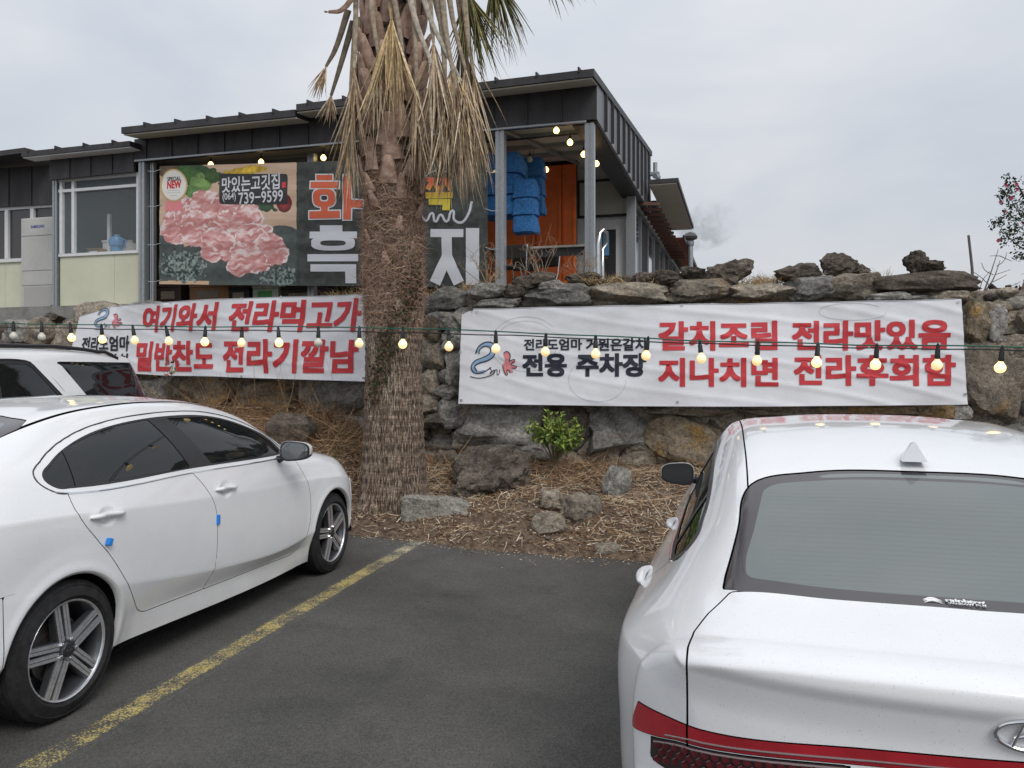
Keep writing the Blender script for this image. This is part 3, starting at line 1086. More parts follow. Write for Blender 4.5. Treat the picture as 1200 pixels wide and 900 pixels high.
    g_, M = split(M, lambda A: np.where(A[:, 0] < 3.2, .5, poly_sd(gr, A[:, 1], A[:, 2])), .001)
    piece('grille', g_, cm['black'], root, -.004)
    gr2 = np.array([(-.62, .24), (.62, .24), (.5, .38), (-.5, .38)])
    g_, M = split(M, lambda A: np.where(A[:, 0] < 3.2, .5, poly_sd(gr2, A[:, 1], A[:, 2])), .001)
    piece('air_intake', g_, cm['black'], root, -.004)
    # bumpers cut from the wings
    fb, M = split(M, lambda A: np.where(A[:, 2] > .70, .5, 3.04 + .10 * np.abs(A[:, 2] - .3) - A[:, 0]), .0018)
    piece('front_bumper', fb, cm['paint'], root)
    rb, M = split(M, lambda A: np.where(A[:, 2] > .66, np.maximum(A[:, 2] - .66, A[:, 0] + .30), A[:, 0] + .36 - .0 * A[:, 2]), .0018)
    piece('rear_bumper', rb, cm['paint'], root)
    piece('body', M, cm['paint'], root)
    piece('inner_shell', shell, cm['shell'], root, -.012)
    MB().box(-.9, -.74, .20, 3.35, .74, .24).build('floor_pan', cm['shell'], root)
    MB().box(.42, -.80, .17, 2.25, .80, .22).build('side_skirt', cm['shell'], root)
    w0 = build_wheel(root, cm, 0, -.772, .317, side=-1, letters='KIA')
    w1 = build_wheel(root, cm, 2.70, -.772, .317, side=-1, proto=w0)
    build_wheel(root, cm, 0, .772, .317, side=1, proto=w0)
    build_wheel(root, cm, 2.70, .772, .317, side=1, proto=w0)
    for cx in (0.0, 2.70):
        for sd in (-1, 1):
            wheel_well(car, cx, .317, .358, root, cm, sd)
    add_antenna(root, cm, .33, 1.418, cm['fin'], .9)
    # blue foam door guards
    for (gx, gz) in ((.213, .772), (1.150, .709)):
        y = car.sy(gx, gz)
        a = bpy.data.objects.new('door_guard', None); link(a, root)
        g = MB()
        if gx < 1:
            Mx = Matrix.Translation((gx + .012, -(y + .012), gz)) @ Matrix.Rotation(math.radians(22), 4, 'Y')
            g.box(-.013, -.013, -.018, .013, .010, .018, Mx)
        else:
            Mx = Matrix.Translation((gx - .002, -(y + .005), gz)) @ Matrix.Rotation(math.radians(4), 4, 'Y')
            g.box(-.012, -.008, -.030, .012, .006, .030, Mx)
        bpy.data.objects.remove(a)
        g.build('door_guard', cm['foam'], root, bevel=.004)
    return root, car

# ------------------------------------------------------------------ the right sedan (fastback seen from behind)
HY_POS = (1.34, 2.61); HY_ANG = math.radians(16.12); HY_DZ = -.06
def build_right_sedan():
    def face_r(y, z):
        b = pchip([.1, .25, .45, .57, .64, .72, .88, .96, 1.0, 1.05, 1.2], [-1.04, -1.12, -1.155, -1.150, -1.085, -1.07, -1.07, -1.085, -1.10, -1.09, -1.0], z)
        u = np.abs(y) / .88
        return b + .10 * u ** 2 + .17 * u ** 4
    def face_f(y, z):
        b = pchip([.1, .2, .32, .5, .62, .72, .80, .88, 1.1], [3.70, 3.76, 3.79, 3.80, 3.79, 3.76, 3.70, 3.6, 3.5], z)
        u = np.abs(y) / .9
        return b - .16 * u ** 2 - .20 * u ** 4
    X0, X1 = -.98, 3.60
    lines = [
        ([(X0, .70), (-.6, .79), (0, .83), (2.84, .83), (3.3, .78), (X1, .62)], [(X0, .28), (-.5, .25), (0, .22), (2.84, .18), (X1, .20)]),
        ([(X0, .80), (-.6, .88), (0, .905), (1.2, .895), (2.84, .905), (3.3, .86), (X1, .72)], [(X0, .40), (-.5, .37), (0, .34), (2.84, .30), (X1, .30)]),
        ([(X0, .835), (-.6, .905), (0, .93), (1.2, .92), (2.84, .925), (3.3, .875), (X1, .74)], [(X0, .64), (0, .62), (2.84, .58), (X1, .50)]),
        ([(X0, .815), (-.6, .895), (0, .925), (.6, .928), (1.3, .915), (2.84, .915), (3.3, .86), (X1, .72)], [(X0, .90), (-.5, .885), (.1, .86), (1.2, .83), (2.84, .77), (X1, .66)]),
        ([(X0, .735), (-.6, .79), (0, .815), (.6, .825), (1.2, .828), (2.0, .83), (2.84, .83), (3.3, .76), (X1, .60)], [(X0, .985), (-.6, .985), (0, .985), (.5, .98), (1.2, .975), (2.0, .955), (2.5, .93), (2.84, .90), (3.3, .82), (X1, .74)]),
        ([(X0, .66), (-.6, .685), (-.2, .685), (.4, .71), (1.2, .725), (1.8, .74), (2.2, .79), (2.5, .77), (2.84, .74), (3.3, .66), (X1, .50)], [(X0, 1.015), (-.6, 1.055), (-.2, 1.13), (.2, 1.18), (.8, 1.215), (1.3, 1.21), (1.8, 1.12), (2.2, 1.0), (2.5, .955), (2.84, .93), (3.3, .86), (X1, .77)]),
        ([(X0, .56), (-.6, .575), (-.2, .565), (.4, .575), (1.2, .595), (1.7, .625), (2.2, .68), (2.5, .70), (2.84, .62), (3.3, .55), (X1, .42)], [(X0, 1.035), (-.75, 1.070), (-.5, 1.135), (-.2, 1.245), (.1, 1.335), (.5, 1.395), (.9, 1.415), (1.3, 1.40), (1.7, 1.29), (2.2, 1.08), (2.5, .985), (2.84, .95), (3.3, .875), (X1, .78)]),
        ([(X0, .34), (-.6, .34), (.4, .35), (1.2, .36), (2.2, .42), (2.84, .36), (X1, .26)], [(X0, 1.05), (-.75, 1.092), (-.5, 1.160), (-.2, 1.275), (.1, 1.365), (.5, 1.428), (.9, 1.45), (1.3, 1.44), (1.7, 1.34), (2.2, 1.12), (2.5, 1.02), (2.84, .975), (3.3, .90), (X1, .80)]),
        ([(X0, 0), (X1, 0)], [(X0, 1.055), (-.75, 1.10), (-.5, 1.168), (-.2, 1.285), (.1, 1.377), (.5, 1.443), (.9, 1.465), (1.3, 1.455), (1.7, 1.36), (2.2, 1.14), (2.5, 1.035), (2.84, .985), (3.3, .91), (X1, .81)]),
    ]
    def warp(G):
        x, y, z = G[..., 0], G[..., 1], G[..., 2]
        for cx in (0.0, 2.84):
            r = np.hypot(x - cx, z - .33)
            y = y + np.where(y > .5, .010 * np.exp(-((r - .375) / .030) ** 2), 0)
        G = G.copy(); G[..., 1] = y
        return G
    sp = dict(lines=lines, x0=X0, x1=X1, tau=[1, .5, 1, .55, .9, 1, .75, 1, 1], seg=[8, 12, 18, 16, 18, 14, 10, 10], rear=face_r, front=face_f, rs=.30, rtop=.05, fs=.5, capz=.42, warp=warp, nx=260)
    car = Car(sp)
    a = HY_ANG
    root = thing('parked_car', 'white fastback sedan seen from behind, with a red light bar across its tail', 'car', (HY_POS[0], HY_POS[1], HY_DZ), math.pi / 2 - a, 'white cars parked in the lot')
    cm = CM
    M = (car.A, car.T)
    for cx in (0.0, 2.84):
        M = tri_clip(M[0], M[1], -arch_f(cx, .370, .33)(M[0]))
    shell = tri_clip(M[0], M[1], np.full(len(M[0]), -1.0))
    surround = smooth_poly([(-.215, 1.075), (-.05, 1.165), (.2, 1.245), (.55, 1.30), (1.0, 1.325), (1.4, 1.30), (1.8, 1.19), (2.2, 1.045), (2.32, .965), (2.0, .965), (1.0, .99), (.1, 1.0), (-.12, 1.02)], 8, keep=(8,))
    inner, M = split(M, side_poly(surround), .002)
    sh = lambda P: smooth_poly(P, 5)
    q = smooth_poly([(-.16, 1.075), (-.02, 1.150), (.15, 1.208), (.12, 1.025), (-.09, 1.035)], 4, keep=(2, 3))
    rg = smooth_poly([(.19, 1.215), (.5, 1.27), (.92, 1.298), (1.10, 1.015), (.2, 1.025)], 4, keep=(0, 2, 3, 4))
    fg = smooth_poly([(1.02, 1.298), (1.4, 1.275), (1.8, 1.165), (2.15, 1.03), (2.16, .985), (1.20, 1.01)], 4, keep=(0, 3, 4, 5))
    for P, nm in ((q, 'quarter_window'), (rg, 'rear_side_window'), (fg, 'front_side_window')):
        for sd in (-1, 1):
            g, inner = split(inner, side_poly(P, side=sd), .0008)
            piece(nm, g, cm['glass'], root, -.004)
    piece('pillar_trim', inner, cm['black'], root, -.001)
    for sd in (-1, 1):
        b = smooth_poly([(2.30, .967), (2.0, .965), (1.0, .99), (.1, 1.0), (-.12, 1.02), (-.215, 1.075)], 8, closed=False)
        MB().tube(proj_tube(car, b, sd, 0, .0), .0045, 6).build('belt_moulding', cm['chrome'], root, autosmooth=True)
        MB().tube(proj_tube(car, surround, sd, 0, -.001, True), .004, 5).build('window_seal', cm['black'], root)
    ws = np.array([(1.52, .0), (1.51, .30), (1.45, .54), (1.7, .60), (1.95, .635), (2.2, .67), (2.34, .69), (2.47, .45), (2.52, 0)])
    w, M = split(M, top_poly(ws, vmin=5.9), .002)
    piece('windscreen', w, cm['glass'], root, -.003)
    rs = smooth_poly([(-.02, 0), (-.025, .3), (-.07, .49), (-.12, .535), (-.35, .565), (-.58, .60), (-.645, .605), (-.68, .55), (-.735, .3), (-.75, 0)], 6, closed=False, keep=(5, 6, 7))
    w, M = split(M, top_poly(rs, vmin=5.1), .0025)
    rs2 = smooth_poly([(-.085, 0), (-.09, .27), (-.115, .45), (-.15, .485), (-.35, .515), (-.55, .545), (-.605, .535), (-.635, .47), (-.685, .25), (-.695, 0)], 6, closed=False, keep=(3,))
    g2, fr = split(w, top_poly(rs2, vmin=5.1), .0)
    rw = piece('rear_window', g2, cm['rglass'], root, -.003)
    sl, fr = split(fr, top_poly(smooth_poly([(-.042, 0), (-.043, .20), (-.052, .29), (-.066, .31), (-.072, .28), (-.066, .15), (-.064, 0)], 4, closed=False), vmin=5.1), .0)
    piece('brake_light_slot', sl, mat('slot_film', (.15, .17, .17), rough=.15, coat=.5), rw, -.003)
    fro = piece('rear_window_border', fr, cm['frit'], root, -.003)
    # heater lines, brake-light slot, film maker's lettering
    m_h = cm['rglass'].copy(); m_h.name = 'heated_rear_glass'      # fine printed heater wires, 24 mm apart
    t = m_h.node_tree; p = t.nodes['Principled BSDF']
    def mth(op, a_, b_=0.0, c_=0.0):
        n = t.nodes.new('ShaderNodeMath'); n.operation = op
        for k, v in enumerate((a_, b_, c_)):
            if hasattr(v, 'node'): t.links.new(v, n.inputs[k])
            else: n.inputs[k].default_value = v
        return n.outputs[0]
    tcn = t.nodes.new('ShaderNodeTexCoord'); sx = t.nodes.new('ShaderNodeSeparateXYZ'); t.links.new(tcn.outputs['Object'], sx.inputs[0])
    yy_ = mth('MULTIPLY', sx.outputs['Y'], sx.outputs['Y'])
    ph = mth('FRACT', mth('MULTIPLY', mth('MULTIPLY_ADD', yy_, -.10, sx.outputs['X']), 42.0))
    ln_m = mth('MULTIPLY', mth('LESS_THAN', ph, .055), mth('LESS_THAN', mth('ABSOLUTE', sx.outputs['Y']), .475))
    mxn = t.nodes.new('ShaderNodeMix'); mxn.data_type = 'RGBA'
    t.links.new(mth('MULTIPLY', ln_m, .75), mxn.inputs['Factor'])
    t.links.new(p.inputs['Base Color'].links[0].from_socket, mxn.inputs['A']); mxn.inputs['B'].default_value = (.02, .022, .022, 1)
    t.links.new(mxn.outputs['Result'], p.inputs['Base Color'])
    rw.data.materials[0] = m_h
    def on_glass(s, x0, y0, x1, y1, bold, base, shear=0.0):
        V, T = fit_text(s, x0, y0, x1, y1, bold=bold, shear=shear)
        V, T = refine(V, T, .03)
        bx, by = base
        W = np.array([(bx + v[1], by - v[0], car.sz(bx + v[1], by - v[0]) + .0006 + v[2]) for v in V])
        return W, T
    W, T = on_glass('rainbow', 0, 0, .088, .0165, .045, (-.722, .072))
    W2, T2 = on_glass('WINDOW FILM', .004, -.011, .086, -.003, .02, (-.722, .072))
    mesh_obj('film_lettering', np.concatenate([W, W2]), np.concatenate([T, T2 + len(W)]), cm['white'], fro)
    sw = MB()
    for k in range(3):
        pts = []
        for i in range(11):
            t = i / 10
            yy = .122 - .042 * t; xx = -.722 + .014 * math.sin(math.pi * (t * .8 + .1)) - .0065 * k + .003
            pts.append((xx, yy, car.sz(xx, yy) - .001))
        sw.tube(pts, [.0005 + .0024 * math.sin(math.pi * i / 10) for i in range(11)], 5)
    sw.build('film_emblem', cm['white'], fro)
    # roof panel with its two channels
    rp, M = split(M, lambda A: np.where((A[:, 0] > -.3) & (A[:, 0] < 1.9) & (A[:, 2] > 1.2), 6.15 - A[:, 6], .5) * .09, .0012)
    piece('roof', rp, cm['paint'], root)
    hood = np.array([(2.50, 0), (2.48, .45), (2.40, .72), (2.84, .76), (3.2, .72), (3.45, .60), (3.60, .40), (3.66, 0)])
    hd, M = split(M, top_poly(hood, vmin=4.1, zmin=.72), .0024)
    piece('bonnet', hd, cm['paint'], root)
    # full-width light bar and lamp clusters on the tail
    def bar(A, z0, z1, ymax=2.0, ymin=-1):
        ay = np.abs(A[:, 1])
        zz = A[:, 2]
        c = (z0(ay) + z1(ay)) / 2; h = (z1(ay) - z0(ay)) / 2
        d = np.abs(zz - c) - h
        d = np.maximum(d, ay - ymax)
        d = np.maximum(d, ymin - ay)
        return np.where(A[:, 0] > -.55, .5, d)
    ztop = lambda y: pchip([0, .3, .6, .72, .80, .90], [.888, .869, .830, .819, .806, .795], y)
    zmid = lambda y: pchip([0, .3, .6, .70, .77, .90], [.852, .833, .792, .774, .745, .70], y)
    zlow = lambda y: pchip([0, .3, .5, .6, .72, .80, .90], [.850, .828, .738, .705, .685, .680, .67], y)
    lidcut = lambda A: (A[:, 6] > 3.2) & (A[:, 0] < -.5)
    lidP = np.array([(-.68, .0), (-.68, .55), (-.672, .585), (-.76, .64), (-.84, .672), (-.92, .682), (-1.4, .682), (-1.4, 0)])
    def fl(A):
        Q = np.concatenate([lidP, (lidP * [1, -1])[::-1]])
        d = poly_sd(Q, A[:, 0], A[:, 1])
        d = np.maximum(d, .64 - A[:, 2])
        return np.where(A[:, 0] > -.5, .5, d)
    lid, M = split(M, fl, .0026)
    ftail = lambda A: np.maximum(bar(A, zmid, ztop), A[:, 0] + .79 + (A[:, 2] - .80) * .5)
    flow = lambda A: np.maximum(bar(A, zlow, lambda y: zmid(y) - .004, ymin=.33), A[:, 0] + .84)
    b1, lid = split(lid, ftail, .0012)
    lidpart = None
    b2, M = split(M, ftail, .0012)
    c1, lid = split(lid, flow, .0012)
    c2, M = split(M, flow, .0012)
    lp = piece('boot_lid', lid, cm['paint'], root)
    piece('light_bar', b1, cm['red'], lp, .002)
    piece('lamp_panel', c1, cm['darklens'], lp, .0005)
    piece('tail_light', b2, cm['red'], root, .002)
    piece('tail_light_lower', c2, cm['darklens'], root, .0005)
    # the ribbed edge of the bar and the honeycomb behind the lower lens
    rib = MB()
    for sgn in (-1, 1):
        pts = [(car.sx_rear(y, float(zmid(np.array(y))) + .012) - .004, sgn * y, float(zmid(np.array(y))) + .012) for y in np.linspace(.0, .74, 24)]
        rib.tube(pts, .0022, 6)
        pts = [(car.sx_rear(y, float(zmid(np.array(y))) - .010) - .003, sgn * y, float(zmid(np.array(y))) - .010) for y in np.linspace(.34, .77, 18)]
        rib.tube(pts, .0026, 6)
    rib.build('light_ridge', mat('pale_lens', (.20, .14, .14), rough=.25, coat=1), lp, autosmooth=True)
    hc = MB()
    for sgn in (-1, 1):
        for r in range(3):
            for k in range(16):
                y = .40 + k * .024 + (r % 2) * .012
                z = float(zmid(np.array(y))) - .018 - r * .018
                if z > float(zlow(np.array(y))) + .008 and y < .77:
                    xx = car.sx_rear(y, z) - .0022
                    hc.lathe([(.0105, 0), (.009, .0018), (0, .002)], 6, Matrix.Translation((xx, sgn * y, z)) @ Matrix.Rotation(-math.pi / 2, 4, 'Y'))
    tag(hc.build('lamp_cells', mat('dim_red_cell', (.09, .008, .012), rough=.3, coat=.6), lp), kind='stuff')
    # oval badge with a slanted double stroke
    bd = MB()
    def bp(u, v, o=.006):
        y = -u; z = .948 + v
        return (car.sx_rear(abs(y), z) - o, y, z)
    ov = [bp(.066 * math.cos(t), .034 * math.sin(t)) for t in np.linspace(0, 2 * math.pi, 41)]
    bd.tube(ov, .0042, 8, caps=False)
    for sg in (-1, 1):
        bd.tube([bp(sg * .026 - .010, -.031), bp(sg * .026 - .004, -.012), bp(sg * .026 + .004, .012), bp(sg * .026 + .010, .031)], [.003, .0045, .0045, .003], 8)
    bd.tube([bp(-.028, -.006), bp(-.01, .001), bp(.01, -.001), bp(.028, .006)], .004, 8)
    bd.build('emblem', cm['chrome'], lp, autosmooth=True)
    # doors
    rd = [(-.08, 1.012), (.02, .93), (.12, .80), (.24, .66), (.38, .48), (.47, .36), (.56, .325), (.66, .32), (1.12, .31), (1.17, .45), (1.19, .6), (1.18, .80), (1.15, .90), (1.10, .985)]
    rdS = np.concatenate([smooth_poly(rd[:8], 5, closed=False), smooth_poly(rd[8:], 5, closed=False)])
    fd = [(1.10, .985), (1.15, .90), (1.18, .80), (1.19, .6), (1.17, .45), (1.12, .31), (2.2, .28), (2.32, .33), (2.42, .55), (2.42, .75), (2.36, .88), (2.31, .965)]
    fdS = np.concatenate([smooth_poly(fd[:6], 5, closed=False), smooth_poly(fd[6:], 5, closed=False)])
    for P, nm in ((rdS, 'rear_door'), (fdS, 'front_door')):
        for sd in (-1, 1):
            dr, M = split(M, side_poly(P, side=sd), .0021)
            d = piece(nm, dr, cm['paint'], root)
            if nm == 'rear_door':
                door_handle(car, d, cm, .15, .895, sd, L=.23)
            else:
                door_handle(car, d, cm, 1.24, .890, sd, L=.22)
                mirror_unit(d, cm, 1.95, .895, 1.06, sd, s=.95)
    for sd in (-1, 1):
        hlp = smooth_poly([(3.25, .80), (3.45, .80), (3.75, .74), (3.8, .66), (3.6, .655), (3.38, .70), (3.28, .755)], 5)
        def fh(A, sd=sd):
            d = poly_sd(hlp, A[:, 0], A[:, 2])
            return np.where((A[:, 1] * sd < .40), np.maximum(d, .40 - A[:, 1] * sd), d)
        h_, M = split(M, fh, .002)
        piece('headlight', h_, cm['clearlens'], root, .001)
    # number plate and its recess, low on the rear bumper
    pl = np.array([(-.29, .50), (.29, .50), (.29, .64), (-.29, .64)])
    rb, M = split(M, lambda A: np.where(A[:, 2] > .645, .5, A[:, 0] + .37), .0018)
    rc, rb = split(rb, lambda A: np.where(A[:, 0] > -.9, .5, poly_sd(pl, A[:, 1], A[:, 2])), .001)
    piece('rear_bumper', rb, cm['paint'], root)
    piece('plate_recess', rc, cm['black'], root, -.006)
    piece('body', M, cm['paint'], root)
    piece('inner_shell', shell, cm['shell'], root, -.014)
    MB().box(-.9, -.76, .20, 3.5, .76, .24).build('floor_pan', cm['shell'], root)
    MB().box(-1.175, -.26, .515, -1.165, .26, .625).build('number_plate', mat('plate_white', (.75, .75, .75), rough=.4), root, bevel=.003)
    w0 = build_wheel(root, cm, 0, -.80, .33, R=.33, W=.235, side=-1, rimR=.24)
    for (wx, wy, s) in ((2.84, -.80, -1), (0, .80, 1), (2.84, .80, 1)):
        build_wheel(root, cm, wx, wy, .33, side=s, proto=w0)
    for cx in (0.0, 2.84):
        for sd in (-1, 1):
            wheel_well(car, cx, .33, .370, root, cm, sd)
    add_antenna(root, cm, .095, car.sz(.095, 0) - .004, cm['fin'], 1.05)
    return root, car

# ------------------------------------------------------------------ the SUV that stands behind the left sedan
def build_suv():
    def face_r(y, z):
        b = pchip([.1, .3, .5, .9, 1.2, 1.5, 1.75, 1.9], [-1.10, -1.18, -1.20, -1.16, -1.10, -.98, -.86, -.8], z)
        u = np.abs(y) / .95
        return b + .07 * u ** 2 + .10 * u ** 4
    def face_f(y, z):
        b = pchip([.1, .3, .5, .9, 1.05, 1.3], [3.74, 3.80, 3.82, 3.80, 3.72, 3.5], z)
        u = np.abs(y) / .95
        return b - .12 * u ** 2 - .16 * u ** 4
    X0, X1 = -.78, 3.62
    lines = [
        ([(X0, .80), (0, .88), (2.9, .88), (X1, .72)], [(X0, .32), (0, .28), (2.9, .26), (X1, .28)]),
        ([(X0, .88), (0, .955), (2.9, .955), (X1, .84)], [(X0, .5), (0, .45), (2.9, .45), (X1, .42)]),
        ([(X0, .90), (0, .965), (2.9, .965), (X1, .86)], [(X0, .8), (0, .75), (2.9, .72), (X1, .68)]),
        ([(X0, .89), (0, .955), (2.9, .95), (X1, .85)], [(X0, 1.02), (0, 1.0), (2.9, .98), (X1, .92)]),
        ([(X0, .87), (0, .935), (2.2, .93), (2.9, .88), (X1, .76)], [(X0, 1.17), (0, 1.15), (2.2, 1.12), (2.9, 1.07), (X1, .98)]),
        ([(X0, .80), (0, .85), (1.6, .85), (2.3, .86), (2.9, .78), (X1, .62)], [(X0, 1.48), (0, 1.50), (1.3, 1.48), (1.9, 1.32), (2.3, 1.16), (2.9, 1.09), (X1, 1.0)]),
        ([(X0, .70), (0, .745), (1.4, .745), (2.3, .78), (2.9, .66), (X1, .5)], [(X0, 1.735), (-.4, 1.76), (.6, 1.775), (1.2, 1.75), (1.8, 1.55), (2.3, 1.23), (2.9, 1.11), (X1, 1.01)]),
        ([(X0, .40), (0, .42), (1.4, .42), (2.9, .36), (X1, .3)], [(X0, 1.765), (-.4, 1.79), (.6, 1.805), (1.2, 1.785), (1.8, 1.59), (2.3, 1.27), (2.9, 1.13), (X1, 1.02)]),
        ([(X0, 0), (X1, 0)], [(X0, 1.77), (-.4, 1.80), (.6, 1.815), (1.2, 1.795), (1.8, 1.60), (2.3, 1.28), (2.9, 1.135), (X1, 1.02)]),
    ]
    sp = dict(lines=lines, x0=X0, x1=X1, tau=[1, .6, 1, .6, .9, 1, .6, 1, 1], seg=[5, 8, 8, 6, 12, 12, 8, 8], rear=face_r, front=face_f, rs=.16, fs=.2, capz=.6, nx=160)
    car = Car(sp)
    rot = math.radians(13.45)
    D = Vector((-math.sin(rot), -math.cos(rot), 0))
    rear = Vector((-3.66, 8.42, 0))                       # right rear corner of the flank that faces the eye
    out = Vector((math.cos(rot), -math.sin(rot), 0))
    org = rear + D * 1.10 - out * .93
    root = thing('parked_car', 'white sport utility vehicle with black roof rails, behind the left sedan by the banner', 'car', org, math.atan2(D.y, D.x), 'white cars parked in the lot')
    cm = CM
    M = (car.A, car.T)
    for cx in (0.0, 2.90):
        M = tri_clip(M[0], M[1], -arch_f(cx, .41, .37)(M[0]))
    shell = tri_clip(M[0], M[1], np.full(len(M[0]), -1.0))
    sg = smooth_poly([(.60, 1.685), (.57, 1.66), (.16, 1.18), (.5, 1.17), (1.2, 1.15), (2.25, 1.13), (1.75, 1.48), (1.35, 1.66), (.95, 1.70), (.68, 1.70)], 6, keep=(1, 2, 5))
    qg = np.array([(.34, 1.69), (.26, 1.66), (-.12, 1.18), (-1.05, 1.19), (-1.2, 1.30), (-1.1, 1.70), (-.8, 1.69)])
    for sd in (-1, 1):
        g, M = split(M, side_poly(sg, side=sd), .003)
        parts = [[(.22, 1.19), (.59, 1.64), (.64, 1.665), (.93, 1.665), (.98, 1.18)], [(1.08, 1.18), (1.03, 1.665), (1.34, 1.635), (1.70, 1.46), (2.12, 1.16)]]
        for P in parts:
            w, g = split(g, side_poly(np.array(P)), .001)
            piece('side_window', w, cm['glass'], root, -.004)
        piece('window_frame', g, cm['black'], root, -.001)
        MB().tube(proj_tube(car, sg, sd, 0, -.001, True), .007, 6).build('window_seal', cm['frit'], root)
    qf = lambda A: np.where((A[:, 6] > 6.05), np.maximum(poly_sd(qg, A[:, 0], A[:, 2]), .02), poly_sd(qg, A[:, 0], A[:, 2]))
    rg_ = lambda A: np.maximum(np.maximum(1.19 - A[:, 2], A[:, 2] - 1.66), A[:, 0] + .80)
    w, M = split(M, lambda A: np.where(A[:, 0] < -.84, np.minimum(rg_(A), qf(A)), qf(A)), .002)
    piece('rear_window', w, cm['glass'], root, -.003)
    ws = np.array([(1.36, .0), (1.30, .60), (1.8, .70), (2.25, .76), (2.35, .45), (2.4, 0)])
    w, M = split(M, top_poly(ws, vmin=5.9), .002)
    piece('windscreen', w, cm['glass'], root, -.003)
    # pale sticker inside the door glass
    MB().box(.02, .0, -.035, .12, .004, .035).build('sticker', mat('pale_green_sticker', (.25, .42, .36), rough=.5), root, loc=(.40, car.sy(.45, 1.36) + .001, 1.36))
    cutl = np.array([(-.15, 1.70), (-.52, 1.18), (-.5, 1.16), (-.12, 1.695)])
    MB().tube(proj_tube(car, [(.50, 1.69), (.32, 1.45), (.08, 1.17)], 1, 0, .0), .0028, 4).build('door_line', cm['black'], root)
    for sd in (-1, 1):
        pts = []
        for t in np.linspace(0, 1, 26):
            x = -.55 + 2.2 * t
            pts.append((x, sd * .725, car.sz(x, .725) + .002 + .040 * math.sin(math.pi * min(1, max(0, t))) ** .25))
        MB().tube(pts, .014, 8, flat=1.3).build('roof_rail', cm['black'], root, autosmooth=True)
    MB().box(-.92, -.30, 1.752, -.78, .30, 1.78).build('rear_spoiler', cm['paint'], root, bevel=.01)
    hood = np.array([(2.42, 0), (2.40, .5), (2.34, .78), (2.9, .80), (3.3, .74), (3.6, .5), (3.66, 0)])
    hd, M = split(M, top_poly(hood, vmin=4.1, zmin=.9), .003)
    piece('bonnet', hd, cm['paint'], root)
    for sd in (-1, 1):
        for P, nm in (([(.15, 1.12), (.2, .9), (.48, .62), (.55, .42), (1.02, .42), (1.02, 1.12)], 'rear_door'), ([(1.05, 1.12), (1.05, .42), (2.3, .42), (2.4, .75), (2.3, 1.10)], 'front_door')):
            d_, M = split(M, side_poly(np.array(P), side=sd), .002)
            d = piece(nm, d_, cm['paint'], root)
            door_handle(car, d, cm, .38 if nm == 'rear_door' else 1.28, 1.0, sd)
        for nm, P, mt in (('headlight', [(3.3, .95), (3.9, .95), (3.9, .80), (3.45, .80)], 'clearlens'), ('tail_light', [(-1.3, 1.12), (-.92, 1.14), (-.92, .75), (-1.3, .75)], 'red')):
            f_ = side_poly(np.array(P), side=sd)
            d_, M = split(M, lambda A: np.where(np.abs(A[:, 1]) < .6, .3, f_(A)), .002)
            piece(nm, d_, cm[mt], root, .001)
    mirror_unit(root, cm, 2.05, 1.06, 1.22, 1, s=1.2)
    mirror_unit(root, cm, 2.05, 1.06, 1.22, -1, s=1.2)
    piece('body', M, cm['paint'], root)
    piece('inner_shell', shell, cm['shell'], root, -.014)
    w0 = build_wheel(root, cm, 0, -.84, .37, R=.37, W=.245, side=-1, rimR=.25)
    for (wx, wy, s) in ((2.90, -.84, -1), (0, .84, 1), (2.90, .84, 1)):
        build_wheel(root, cm, wx, wy, .37, side=s, proto=w0)
    for cx in (0.0, 2.90):
        for sd in (-1, 1):
            wheel_well(car, cx, .37, .41, root, cm, sd)
    return root, car

left_car, LC = build_left_sedan()
right_car, RC = build_right_sedan()
suv, SC = build_suv()
# ================================================================== GROUND
def sm(a, b, x):
    t = np.clip((x - a) / (b - a), 0, 1)
    return t * t * (3 - 2 * t)

def lot_z(x, y=0.0):
    return -0.08 * sm(-1.3, 0.4, np.asarray(x, float)) - 0.0

def edge_y(x):                                  # where the asphalt stops
    x = np.asarray(x, float)
    return 7.64 - 0.2493 * (x + 1.49) + 0.03 * np.sin(3.1 * x) + 0.02 * np.sin(7.7 * x + 1) + .014 * np.sin(23 * x) + .01 * np.sin(41 * x + 2)

def line_y(P, Q, x):
    return P[1] + (Q[1] - P[1]) / (Q[0] - P[0]) * (x - P[0])

WL = ((-1.89, 9.95), (-5.76, 11.9)); WR = ((-0.60, 9.2), (4.76, 8.2)); WC = ((-1.89, 9.95), (-0.60, 9.30))
def wall_y(x):
    x = np.asarray(x, float)
    return np.where(x < WL[0][0], line_y(*WL, x), np.where(x < WR[0][0], line_y(*WC, x), line_y(*WR, x)))

def vnoise(x, y, seed=0):
    """cheap smooth value noise, vectorised"""
    def h(i, j):
        n = (i * 374761393 + j * 668265263 + seed * 974711) & 0xffffffff
        n = ((n ^ (n >> 13)) * 1274126177) & 0xffffffff
        return ((n ^ (n >> 16)) & 0xffff) / 65535.0
    x = np.asarray(x, float); y = np.asarray(y, float)
    i = np.floor(x).astype(np.int64); j = np.floor(y).astype(np.int64)
    fx = x - i; fy = y - j
    fx = fx * fx * (3 - 2 * fx); fy = fy * fy * (3 - 2 * fy)
    return (h(i, j) * (1 - fx) + h(i + 1, j) * fx) * (1 - fy) + (h(i, j + 1) * (1 - fx) + h(i + 1, j + 1) * fx) * fy
def fbm(x, y, seed=0, oct=4):
    s = 0; a = 0.5
    for k in range(oct):
        s = s + a * vnoise(x * 2 ** k, y * 2 ** k, seed + k); a *= .5
    return s / (1 - .5 ** oct)

